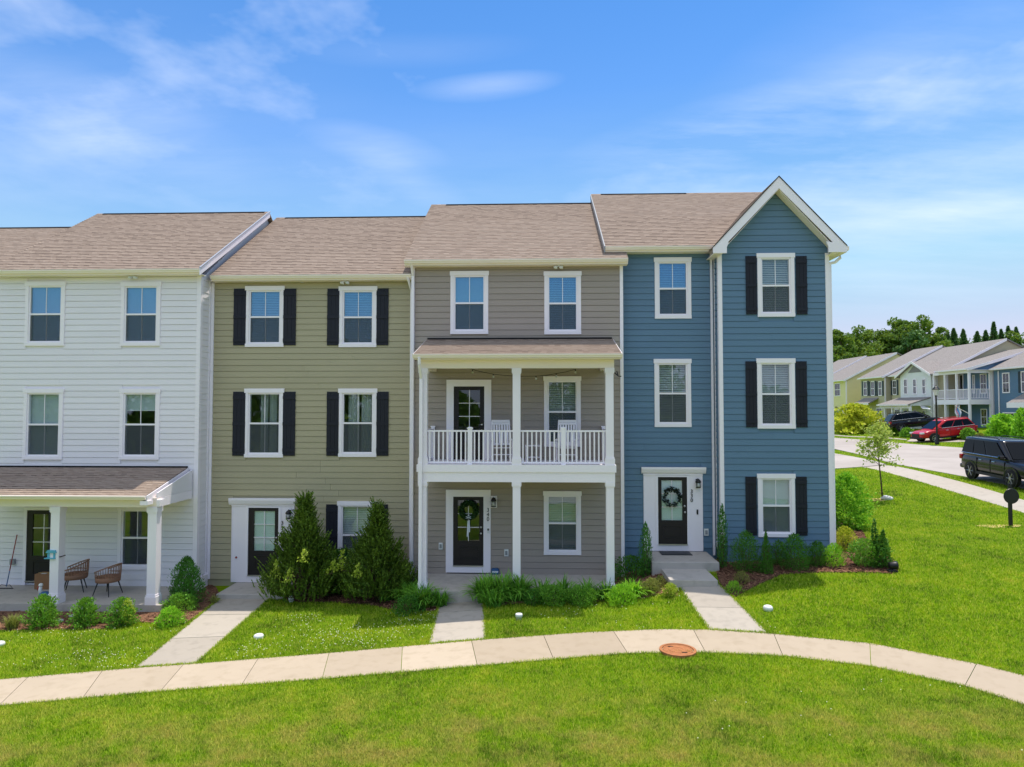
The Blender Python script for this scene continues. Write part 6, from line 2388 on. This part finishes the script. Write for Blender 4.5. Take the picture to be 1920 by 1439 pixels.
# its porch
XPp = XF - 2.0
pa, pb = yat(850, XPp, 1000), yat(555, XPp, 1000)
z_ = at_x(*fz(700, 1003), XPp).z
MB().prism([(XPp - .3, pa, z_), (XF, pa, z_ + .75), (XF, pa, z_ + .62), (XPp - .3, pa, z_ - .1)], (0, pb - pa, 0)).build('porch_roof', MAT['far_roof'], wg)
box('porch_gutter', MAT['trim'], wg, XPp - .4, XPp - .3, pa, pb, z_ - .14, z_)
box('porch_beam', MAT['trim'], wg, XPp - .1, XPp + .1, pa + .1, pb - .1, z_ - .42, z_ - .16)
MB().prism([(XPp, pa + .05, z_ - .15), (XF, pa + .05, z_ - .15), (XF, pa + .05, z_ + .6), (XPp - .25, pa + .05, z_ - .06)], (0, .1, 0)).build('porch_gable_panel', MAT['far_white'], wg)
for zx in (605, 675, 762, 846):
    y_ = min(max(yat(zx, XPp, 1100), pa + .2), pb - .2)
    box('porch_post', MAT['trim'], wg, XPp - .1, XPp + .1, y_ - .1, y_ + .1, b0 - .9, z_ - .42)
fwin(wg, XF, (695, 1045, 748, 1200), name='garage_door')
fwin(wg, XF, (783, 1055, 825, 1200), name='front_door', door_=True)
fwin(wg, XF, (872, 1048, 905, 1170)); fwin(wg, XF, (955, 1060, 992, 1170))
# blue house with two-storey porch
XB2 = XF + 2.0
bb, _ = far_body('far_townhouse', 'blue townhouse with white two storey balcony porch across the street', Y_blue, Y_blue + 4.75, XB2, b0, eF, MAT['far_blue'], .30, 46.5, over=2.35)
yb0, yb1 = Y_blue + .1, yat(1068)
zdk1, zdk0 = at_x(*fz(1410, 955), XF).z, at_x(*fz(1410, 1003), XF).z
box('balcony_deck', MAT['trim'], bb, XF - .1, XB2 - .01, yb0 - .1, yb1, zdk0, zdk1)
box('balcony_beam', MAT['trim'], bb, XF - .1, XF + .1, yb0 - .1, yb1, eF - .42, eF - .17)
box('balcony_side_beam', MAT['trim'], bb, XF + .101, XB2 - .01, yb0 - .1, yb0 + .1, eF - .42, eF - .17)
for zx in (1410, 1285, 1175, 1070):
    y_ = max(yat(zx), yb0 + .02)
    box('porch_post', MAT['trim'], bb, XF - .09, XF + .09, y_ - .09, y_ + .09, b0 - .6, zdk0)
    box('porch_post', MAT['trim'], bb, XF - .09, XF + .09, y_ - .09, y_ + .09, zdk1, eF - .42)
MB().prism([(XF - .25, yb0 - .12, eF - .15), (XB2 + .3, yb0 - .12, eF - .15), (XB2 + .3, yb0 - .12, eF + .3 * 2.6 - .13), (XF - .25, yb0 - .12, eF - .06)], (0, .1, 0)).build('porch_gable_panel', MAT['far_blue'], bb)
box('porch_post', MAT['trim'], bb, XB2 - .2, XB2 - .02, yb0 - .09, yb0 + .09, b0 - .5, zdk0)
box('porch_post', MAT['trim'], bb, XB2 - .2, XB2 - .02, yb0 - .09, yb0 + .09, zdk1, eF - .42)
ztr = zdk1 + .98
rl = empty('railing', (XF, Y_blue, zdk1), bb)
box('top_rail', MAT['trim'], rl, XF - .03, XF + .03, yb0 + .1, yb1 - .1, ztr - .06, ztr)
box('bottom_rail', MAT['trim'], rl, XF - .03, XF + .03, yb0 + .1, yb1 - .1, zdk1 + .08, zdk1 + .14)
box('top_rail', MAT['trim'], rl, XF + .1, XB2 - .2, yb0 - .03, yb0 + .03, ztr - .06, ztr)
box('bottom_rail', MAT['trim'], rl, XF + .1, XB2 - .2, yb0 - .03, yb0 + .03, zdk1 + .08, zdk1 + .14)
bs = MB()
for i in range(32):
    y_ = yb0 + .15 + (yb1 - yb0 - .3) * i / 31
    bs.box(XF - .02, XF + .02, y_ - .02, y_ + .02, zdk1 + .14, ztr - .06)
for i in range(12):
    x_ = XF + .2 + (XB2 - XF - .45) * i / 11
    bs.box(x_ - .02, x_ + .02, yb0 - .02, yb0 + .02, zdk1 + .14, ztr - .06)
bs.build('balusters', MAT['trim'], rl, kind='stuff')
fwin(bb, XB2, (1505, 715, 1570, 900)); fwin(bb, XB2, (1512, 1045, 1575, 1200)); fwin(bb, XB2, (1432, 725, 1458, 900))
fwin(bb, XB2, (1195, 715, 1245, 900)); fwin(bb, XB2, (1308, 720, 1350, 950), name='balcony_door', door_=True)
fwin(bb, XB2, (1120, 1070, 1200, 1220), name='garage_door')
# nearest blue house, cut off by the picture edge
nbh, _ = far_body('far_townhouse', 'blue townhouse at the right picture edge, garage below', Y_blue - 9.5, Y_blue - .25, XB2, b0, at_x(*fz(1660, 660), XB2 - .35).z, MAT['far_blue'], .5, 47)
fwin(nbh, XB2, (1715, 705, 1788, 895)); fwin(nbh, XB2, (1892, 690, 1960, 890), True)
fwin(nbh, XB2, (1720, 1078, 1860, 1240), name='garage_door')
ya = yat(1780, XB2 - 1.2, 960); yb = yat(2200, XB2 - 1.2, 960)
z_ = at_x(*fz(1850, 985), XB2 - 1.4).z
MB().prism([(XB2 - 1.4, yb, z_), (XB2, yb, z_ + .8), (XB2, yb, z_ + .6), (XB2 - 1.4, yb, z_ - .2)], (0, ya - yb, 0)).build('porch_roof', MAT['far_roof'], nbh)
box('porch_trim', MAT['trim'], nbh, XB2 - 1.45, XB2 - 1.405, yb, ya, z_ - .45, z_ - .0)
box('downspout', MAT['trim'], nbh, XB2 - .1, XB2 - .03, yat(1688, XB2) - .04, yat(1688, XB2) + .04, b0, eF - .3)


# ------------------------------------------------------------------ vehicles
def car_paint(name, c):
    return plain(name, c, .2, .3, .0, .3, var=.05)


MAT['paint_black'] = car_paint('black_car_paint', (.005, .006, .010))
MAT['paint_red'] = car_paint('red_car_paint', (.5, .014, .022))
MAT['car_glass'] = plain('car_glass', (.004, .005, .006), .05, .14)
MAT['tyre'] = plain('tyre_rubber', (.018, .018, .018), .85, .2)
MAT['alloy'] = plain('alloy_wheel', (.36, .35, .33), .35, .4, .6)
MAT['clad'] = plain('dark_cladding', (.02, .02, .022), .6, .3)
MAT['chrome'] = plain('chrome_trim', (.7, .7, .7), .15, .5, 1.0)
MAT['tail'] = plain('tail_lamp', (.35, .01, .012), .15, .5)
MAT['head'] = plain('head_lamp', (.6, .62, .64), .1, .6)


def loft(rings, name, mat, parent, smooth=True):
    mb = MB()
    n = len(rings[0])
    for r in rings:
        mb.v += [tuple(p) for p in r]
    for i in range(len(rings) - 1):
        for k in range(n):
            k2 = (k + 1) % n
            mb.f.append((i * n + k, i * n + k2, (i + 1) * n + k2, (i + 1) * n + k))
    mb.f.append(tuple(range(n))[::-1])
    mb.f.append(tuple((len(rings) - 1) * n + k for k in range(n)))
    o = mb.build(name, mat, parent, smooth)
    md = o.modifiers.new('round', 'SUBSURF')
    md.levels = md.render_levels = 2
    return o


def suv(label, paint, loc, heading, H=1.86, L=4.85, W=1.92, belt=1.13, boxy=True, group='parked cars', name='parked_car'):
    """built at the origin, nose towards +x; then turned to its heading"""
    t = empty(name)
    tag(t, label, 'car', group)
    k = L / 4.85
    w2 = W / 2
    st = [(-2.40, .78, .56, belt - .26), (-2.33, .90, .46, belt - .10), (-2.15, .96, .38, belt - .02), (-1.5, .99, .36, belt), (0, 1.0, .35, belt), (.95, 1.0, .35, belt - .01),
          (1.5, .98, .36, belt - .06), (2.05, .95, .38, belt - .12), (2.33, .86, .40, belt - .22), (2.45, .72, .46, belt - .36)]
    rings = []
    for x, f, zb, zt in st:
        w_ = w2 * f
        zm = zb + (zt - zb) * .55
        half = [(w_ * .90, zb), (w_ * .985, zb + .1), (w_, zm), (w_ * .975, zt - .07), (w_ * .90, zt), (w_ * .4, zt + .025)]
        rings.append([(x * k, -y, z) for y, z in half] + [(x * k, y, z) for y, z in half[::-1]])
    loft(rings, 'body', paint, t)
    # greenhouse
    rb, rt = (-2.34, -2.20) if boxy else (-2.32, -1.78)
    fb, ft = (1.36, .52) if boxy else (1.5, .35)
    zb, zt = belt - .02, H
    wb, wt = w2 * .965, w2 * .83
    gh = [[(x, y, belt - .3) for x, y in ((rb * k + .05, -wb), (fb * k - .26, -wb), (fb * k - .06, -wb * .86), (fb * k, -wb * .5), (fb * k, wb * .5), (fb * k - .06, wb * .86), (fb * k - .26, wb), (rb * k + .05, wb), (rb * k, wb * .9), (rb * k, -wb * .9))]]
    gh[0] = [(x * .97, y * .9, z) for x, y, z in gh[0]]
    for s_ in (0, .06, .35, .7, .88, .96, 1.0):
        z = zb + (zt - zb) * s_
        x0 = (rb + (rt - rb) * s_) * k
        x1 = (fb + (ft - fb) * s_) * k
        if s_ == 1.0:
            x0 += .14; x1 -= .2
        w_ = wb + (wt - wb) * s_ - (.09 if s_ == 1.0 else 0)
        c_ = .16
        gh.append([(x0 + c_ * .3, -w_, z), (x1 - c_ * 1.6, -w_, z), (x1 - c_ * .4, -w_ * .86, z), (x1, -w_ * .5, z), (x1, w_ * .5, z), (x1 - c_ * .4, w_ * .86, z), (x1 - c_ * 1.6, w_, z),
                   (x0 + c_ * .3, w_, z), (x0, w_ * .9, z), (x0, -w_ * .9, z)])
    loft(gh, 'cabin', paint, t)

    def side(s_, u, o=.012):
        sg_ = 1 if o > 0 else -1
        x0 = (rb + (rt - rb) * s_) * k + .05
        x1 = (fb + (ft - fb) * s_) * k - .26
        w_ = wb + (wt - wb) * s_ + .012
        return (x0 + (x1 - x0) * u, w_ * (1 if o > 0 else -1), zb + (zt - zb) * s_)
    for sg_ in (1, -1):
        for u0, u1, du in ((.04, .30, .03), (.33, .60, 0), (.63, .985, -.04)):
            a = side(.12, u0, sg_); b = side(.12, u1, sg_); c = side(.86, u1 + du, sg_); d = side(.86, u0 + max(du, 0), sg_)
            MB().prism([a, b, c, d], (0, -.012 * sg_, 0)).build('side_window', MAT['car_glass'], t)
        a = side(.09, .03, sg_); b = side(.09, .99, sg_)
        MB().tube([a, b], .014, 4).build('window_trim', MAT['chrome'], t)
    def fr(s_, v_, x_off, front):
        x = ((fb + (ft - fb) * s_) if front else (rb + (rt - rb) * s_)) * k + x_off
        w_ = (wb + (wt - wb) * s_) * v_
        return (x, w_, zb + (zt - zb) * s_)
    MB().prism([fr(.08, -.84, .012, True), fr(.08, .84, .012, True), fr(.90, .8, .012, True), fr(.90, -.8, .012, True)], (-.014, 0, 0)).build('windscreen', MAT['car_glass'], t)
    MB().prism([fr(.15, -.84, -.012, False), fr(.15, .84, -.012, False), fr(.86, .8, -.012, False), fr(.86, -.8, -.012, False)], (.014, 0, 0)).build('rear_window', MAT['car_glass'], t)
    # wheels
    wr = .385 if boxy else .36
    for wx in (-1.42 * k, 1.42 * k):
        for sg_ in (1, -1):
            y_ = sg_ * (w2 - .125)
            ax_ = 'Y'
            # arch
            ar = MB()
            for q in range(12):
                a0, a1 = math.pi * q / 12, math.pi * (q + 1) / 12
                pts = [(wx + rr * math.cos(a_), sg_ * (w2 + .004), wr + rr * math.sin(a_)) for rr, a_ in ((wr + .03, a0), (wr + .10, a0), (wr + .10, a1), (wr + .03, a1))]
                ar.prism(pts, (0, -.06 * sg_, 0))
            ar.build('wheel_arch', MAT['clad'] if not boxy else paint, t)
            MB().lathe([(.01, -.02), (wr + .04, -.01), (wr + .04, .01), (.01, .01)], (wx, sg_ * (w2 - .014), wr + .01), 24, 'Y').build('wheel_well', MAT['clad'], t)
            tt = MB().lathe([(wr * .66, -.12), (wr * .93, -.12), (wr, -.08), (wr, .08), (wr * .93, .12), (wr * .66, .12)], (wx, y_ + sg_ * .03, wr), 28, 'Y').build('wheel', MAT['tyre'], t, True)
            yo = y_ + sg_ * .145
            rm = MB().lathe([(wr * .70, -.015), (wr * .70, .012), (wr * .62, .012), (wr * .60, -.012)], (wx, yo, wr), 24, 'Y', False)
            for q in range(6):
                a_ = 2 * math.pi * q / 6
                ca, sa = math.cos(a_), math.sin(a_)
                p0 = (wx + .05 * ca, yo, wr + .05 * sa)
                rm.tube([p0, (wx + wr * .64 * ca, yo, wr + wr * .64 * sa)], .022, 4)
            rm.lathe([(.07, -.02), (.07, .015), (.002, .02)], (wx, yo, wr), 12, 'Y')
            rm.build('rim', MAT['alloy'], tt)
            MB().lathe([(wr * .64, -.01), (wr * .64, .0), (.002, .0)], (wx, yo - sg_ * .03, wr), 20, 'Y').build('brake_disc', MAT['clad'], tt)
    for sg_ in (1, -1):
        y_ = sg_ * w2
        box('sill_trim', MAT['clad'], t, -1.0 * k, .98 * k, y_ - .05 * sg_, y_ + .012 * sg_, .30, .42)
        for hx in (-.75 * k, .18 * k):
            MB().tube([(hx, y_ + .008 * sg_, belt - .17), (hx + .2, y_ + .008 * sg_, belt - .165)], .016, 6).build('door_handle', MAT['chrome'], t)
        for sx in (-.95 * k, .02 * k, 1.0 * k):
            box('door_seam', MAT['clad'], t, sx - .006, sx + .006, y_ - .03 * sg_, y_ + .003 * sg_, .5, belt - .09)
        mx = .92 * k
        o = MB().box(mx - .1, mx + .06, y_ - .06 * sg_, y_ + .18 * sg_, belt + .0, belt + .17).build('mirror', paint, t, bevel=.04)
        MB().tube([(-1.8 * k, sg_ * wt * .82, H + .01), (-1.6 * k, sg_ * wt * .82, H + .06), (.0, sg_ * wt * .82, H + .06), (.2 * k, sg_ * wt * .82, H + .0)], .02, 6).build('roof_rail', MAT['clad'] if boxy else paint, t)
        MB().box(2.16 * k, 2.42 * k, sg_ * w2 * .56, sg_ * w2 * .89, belt - .33, belt - .18).build('headlamp', MAT['head'], t, bevel=.03)
        MB().box(-2.39 * k, -2.18 * k, sg_ * w2 * .68, sg_ * w2 * .955, belt - .28, belt - .06).build('tail_lamp', MAT['tail'], t, bevel=.03)
    box('grille', MAT['clad'], t, 2.36 * k, 2.465 * k, -w2 * .5, w2 * .5, belt - .58, belt - .30)
    box('front_bumper', MAT['clad'] if not boxy else paint, t, 2.2 * k, 2.49 * k, -w2 * .84, w2 * .84, .36, .52, bevel=.04)
    box('rear_bumper', MAT['clad'] if not boxy else paint, t, -2.47 * k, -2.15 * k, -w2 * .88, w2 * .88, .42, .62, bevel=.04)
    place(t, loc, heading)
    f_ = Vector((math.cos(heading), math.sin(heading)))
    dz_ = G(loc[0] + f_.x * 1.4, loc[1] + f_.y * 1.4) - G(loc[0] - f_.x * 1.4, loc[1] - f_.y * 1.4)
    t.rotation_euler = (0, -math.atan(dz_ / 2.8), heading)
    return t


rz_ = Vector((20.1, 32.5)); fz_ = Vector((20.0, 29.8))
hd = math.atan2(fz_.y - rz_.y, fz_.x - rz_.x)
c_ = (rz_ + fz_) / 2 + Vector((.93, 0))
suv('black boxy SUV parked at the kerb by the right picture edge', MAT['paint_black'], (c_.x, c_.y, G(c_.x, c_.y) + .055), hd, H=1.93, L=4.9)
p = at(1771, 829, 60.0)
suv('bright red SUV parked in the driveway across the street', MAT['paint_red'], (p.x, 60.0, G(p.x, 60) + .05), math.pi + .05, H=1.80, L=4.85, W=1.98, belt=1.12, boxy=False)
p = at(1713, 806, 66.5)
suv('black SUV behind the red one, tail towards the street', MAT['paint_black'], (p.x, 66.5, p.z), R(-8), H=1.72, L=4.75, belt=1.08, boxy=False)

# street lamp
c_ = at(1757, 830, 57.0)
c_ = Vector((c_.x, 57.0, G(c_.x, 57.0)))
lp = thing('street_lamp', c_, 'black lantern street lamp in front of the red SUV', 'street lamp')
zt = at(1757, 722, 57.0).z
hl = zt - c_.z
MB().lathe([(.16, -.1), (.16, .25), (.09, .4), (.075, 1.0), (.06, hl - .95), (.1, hl - .93), (.1, hl - .88), (.05, hl - .86)], c_, 12).build('post', MAT['black'], lp, True)
MB().lathe([(.12, hl - .86), (.25, hl - .40), (.24, hl - .38)], c_, 8).build('lantern_glass', MAT['lampglass'], lp)
MB().lathe([(.30, hl - .40), (.30, hl - .36), (.12, hl - .16), (.03, hl - .1), (.03, hl - .04), (.002, hl)], c_, 8).build('lantern_cap', MAT['black'], lp)
# flags
def flag(label, poles, cloth, mats):
    t = thing('house_flag', poles[0], label, 'flag')
    MB().tube(poles, .025, 6).build('pole', MAT['trim'], t)
    A, B, C, D = cloth
    n = len(mats)
    for i, mt in enumerate(mats):
        u0, u1 = i / n, (i + 1) / n
        mb = MB()
        for j in range(6):
            v0, v1 = j / 6, (j + 1) / 6
            def pt(u, v):
                p_ = A.lerp(B, u).lerp(D.lerp(C, u), v)
                return p_ + Vector((.06 * math.sin(9 * v + 4 * u), .08 * math.sin(7 * v), 0))
            mb.poly([pt(u0, v0), pt(u1, v0), pt(u1, v1), pt(u0, v1)])
        mb.build('cloth_panel', MAT[mt], t, True)


MAT['flag_pink'] = plain('flag_pink', srgb(214, 150, 168), .8, .1)
MAT['flag_blue'] = plain('flag_blue', srgb(96, 160, 208), .8, .1)
MAT['flag_white'] = plain('flag_white', (.75, .76, .78), .8, .1)
q = lambda zx, zy: at(*fz(zx, zy), 68.0)
flag('white flag hanging from the far white porch', [q(1050, 1085), q(930, 1010)], (q(930, 1008), q(1020, 1030), q(1035, 1062), q(965, 1058)), ['flag_white', 'flag_white'])
q = lambda zx, zy: at(*fz(zx, zy), 62.5)
flag('pink, white and blue flag on the far blue porch', [q(1395, 1090), q(1300, 1040), q(1268, 1012)], (q(1262, 1012), q(1318, 1012), q(1322, 1150), q(1275, 1150)), ['flag_white', 'flag_pink', 'flag_blue', 'flag_white'])

# planting across the street
shrub('big golden yellow bush across the street', (1606, 812), 80, 56, 'dome', 'gold', 4200, .34, .6, .1, k=2.6)
shrub('low green bush left of the golden one', (1572, 806), 22, 26, 'dome', 'boxwood', 900, .22, .6, .1)
shrub('low light green bush right of the golden one', (1668, 818), 40, 22, 'dome', 'bright', 1200, .22, .6, .1)
shrub('low green hedge bush beside the red SUV nose', (1701, 820), 28, 18, 'dome', 'boxwood', 900, .2, .6, .1)
shrub('round bush at the tail of the red SUV', (1815, 826), 24, 24, 'ball', 'boxwood', 1000, .17, .6, .1)
shrub('small orange red flowering mound behind the red SUV', (1838, 822), 22, 9, 'dome', 'tanleaf', 500, .15, .6, .1)
shrub('tall loose green bush before the blue garage', (1880, 826), 46, 50, 'vase', 'bright', 2600, .2, .6, .1, k=1.6)
shrub('small light green bush before the far blue porch', (1858, 822), 22, 20, 'dome', 'bright', 700, .16, .6, .1)
shrub('green tree-like bush at the right picture edge', (1916, 830), 30, 66, 'egg', 'bright', 1800, .2, .6, .1, k=1.5)

# ------------------------------------------------------------------ wood on the far side of the green, behind the camera: it shows in the window panes
n = 26000
xs_ = rng.uniform(-70, 70, n)
hh = 8.5 + 2.5 * np.sin(xs_ * .21) + 1.5 * np.sin(xs_ * .57 + 1)
zz_ = rng.uniform(0, 1, n) ** .8
P = np.stack([xs_, -34 + rng.normal(0, 2.2, n) - 2 * np.sin(xs_ * .4), zz_ * hh], 1)
q = diamonds(P, unit(rng.normal(0, 1, (n, 3))), rng.uniform(.5, 1.1, n), .55)
o = fast_mesh('distant_wood', q, 4, MAT['tree'], None, (0, -34, 0), kind='stuff')
tag(o, 'dense wood on the far side of the green, mirrored in the window panes', 'wood')

# ------------------------------------------------------------------ grass
def lawn_points(x0, x1, y0, y1, dens, avoid):
    n = int((x1 - x0) * (y1 - y0) * dens)
    P = rng.uniform((x0, y0), (x1, y1), (n, 2))
    keep = np.ones(n, bool)
    for poly in avoid:
        pa = np.array(poly)
        lo, hi = pa.min(0), pa.max(0)
        cand = np.nonzero(keep & (P[:, 0] > lo[0]) & (P[:, 0] < hi[0]) & (P[:, 1] > lo[1]) & (P[:, 1] < hi[1]))[0]
        if len(cand):
            keep[cand[inside(poly, P[cand])]] = False
    return P[keep]


houses = [(X_WL - 8, YW - 1.9), (X_WR - .2, YW - 1.9), (X_WR - .2, 19.02), (X_OR + .1, 19.02), (X_OR + .1, 18.1), (X_GR - .5, 18.1), (X_GR - .5, 18.9), (X_BL, 18.9), (X_BL, YBB), (X_BR, YBB), (X_BR, 32), (X_WL - 8, 32)]
avoid = [sw_poly] + walk_polys + bed_polys + [houses, street_poly, nsw, alley, fsw, dw,
         [(x0_ - .03, 17.62), (x1_ + .03, 17.62), (x1_ + .03, 19), (x0_ - .03, 19)], [(xs0 - .03, 18.8), (xs1 + .03, 18.8), (xs1 + .03, 20.3), (xs0 - .03, 20.3)]]


def in_view(P, m=40):
    d = np.stack([P[:, 0], P[:, 1], Gn(P) - CAM_Z], 1) @ np.array(CAMM)
    x = 960 + FPX * d[:, 0] / -d[:, 2]
    y = 719.5 - FPX * d[:, 1] / -d[:, 2]
    return (x > -m) & (x < 1920 + m) & (y < 1439 + m) & (y > 700)


def grass():
    # blades thin out with distance and grow wider, so the sward keeps an even cover
    A = []
    for y0 in np.arange(8.5, 80, 1.0):
        dens = 5600 * (10.0 / (y0 + .5)) ** 2 if y0 > 9 else 5600
        P = lawn_points(-14 if y0 < 21 else 8, 27 if y0 < 40 else 40, y0, y0 + 1.0, dens, avoid)
        A.append(P[in_view(P)])
    ne = 0
    for poly in [sw_poly] + walk_polys:          # ragged fringe along the concrete
        pa = np.array(poly)
        ctr = pa.mean(0)
        for a, b_ in zip(pa, np.roll(pa, -1, 0)):
            L = np.linalg.norm(b_ - a)
            m = int(L * 420)
            if m < 1:
                continue
            t = rng.uniform(0, 1, (m, 1))
            d = (b_ - a) / (L + 1e-9)
            nrm = np.array([-d[1], d[0]])
            off = rng.normal(0, .022, (m, 1)) + .012
            E = a + (b_ - a) * t + nrm * off * rng.choice([-1, 1], (m, 1))
            keep = np.ones(len(E), bool)
            for av in avoid[1:]:
                if av is not poly:
                    keep &= ~inside(av, E)
            if poly is not sw_poly:
                keep &= ~inside(sw_poly, E)
            A.append(E[keep & in_view(E)])
    P = np.concatenate(A)
    n = len(P)
    k = np.clip(P[:, 1] / 10, .9, 8)
    z = Gn(P)
    az_ = rng.uniform(0, 6.283, n)
    hh = .050 * rng.uniform(.5, 1.35, n) * k ** .25
    lean = rng.uniform(.15, .85, n) * hh
    b = np.stack([P[:, 0], P[:, 1], z - .004], 1)
    s = np.stack([-np.sin(az_), np.cos(az_), np.zeros(n)], 1) * (.0062 * k * rng.uniform(.6, 1.3, n))[:, None]
    tip = b + np.stack([np.cos(az_) * lean, np.sin(az_) * lean, hh], 1)
    o = fast_mesh('grass', np.stack([b - s, b + s, tip], 1), 3, MAT['blade'], None, (0, 12, 0), kind='stuff')
    tag(o, 'short green grass blades covering the lawns', 'grass', kind='stuff')
    print('grass blades', n)


grass()

# clover heads in the two left yards and thinly elsewhere
A = []
for (x0, x1, y0, y1, dens, k) in [(-13, -8.2, 14, 17.6, 46, .5), (-6.6, -1.3, 14.4, 17.6, 56, .45), (0, 5.2, 15, 17.6, 16, .4), (2, 9, 9, 13, 2, .3)]:
    P = lawn_points(x0, x1, y0, y1, dens, avoid)
    m = np.sin(P[:, 0] * 1.3 + 1) * np.sin(P[:, 1] * 1.9 + P[:, 0] * .7) + rng.normal(0, .5, len(P))
    A.append(P[m > k - .45])
P = np.concatenate(A)
n = len(P)
z = Gn(P) + rng.uniform(.04, .075, n)
r = rng.uniform(.008, .014, n)
C = np.stack([P[:, 0], P[:, 1], z], 1)
ax = np.eye(3)
q = []
for sx in (1, -1):
    for sy in (1, -1):
        for sz in (1, -1):
            q.append(np.stack([C + ax[0] * sx * r[:, None], C + ax[1] * sy * r[:, None], C + ax[2] * sz * r[:, None]], 1))
o = fast_mesh('clover_flowers', np.concatenate(q), 3, MAT['clover'], None, (0, 14, 0), kind='stuff')
tag(o, 'tiny white clover heads dotted through the front lawns', 'clover')

scene.cycles.max_bounces = 6
scene.cycles.diffuse_bounces = 3
scene.cycles.glossy_bounces = 3
scene.cycles.transmission_bounces = 3
scene.cycles.transparent_max_bounces = 12
scene.cycles.caustics_reflective = False
scene.cycles.caustics_refractive = False
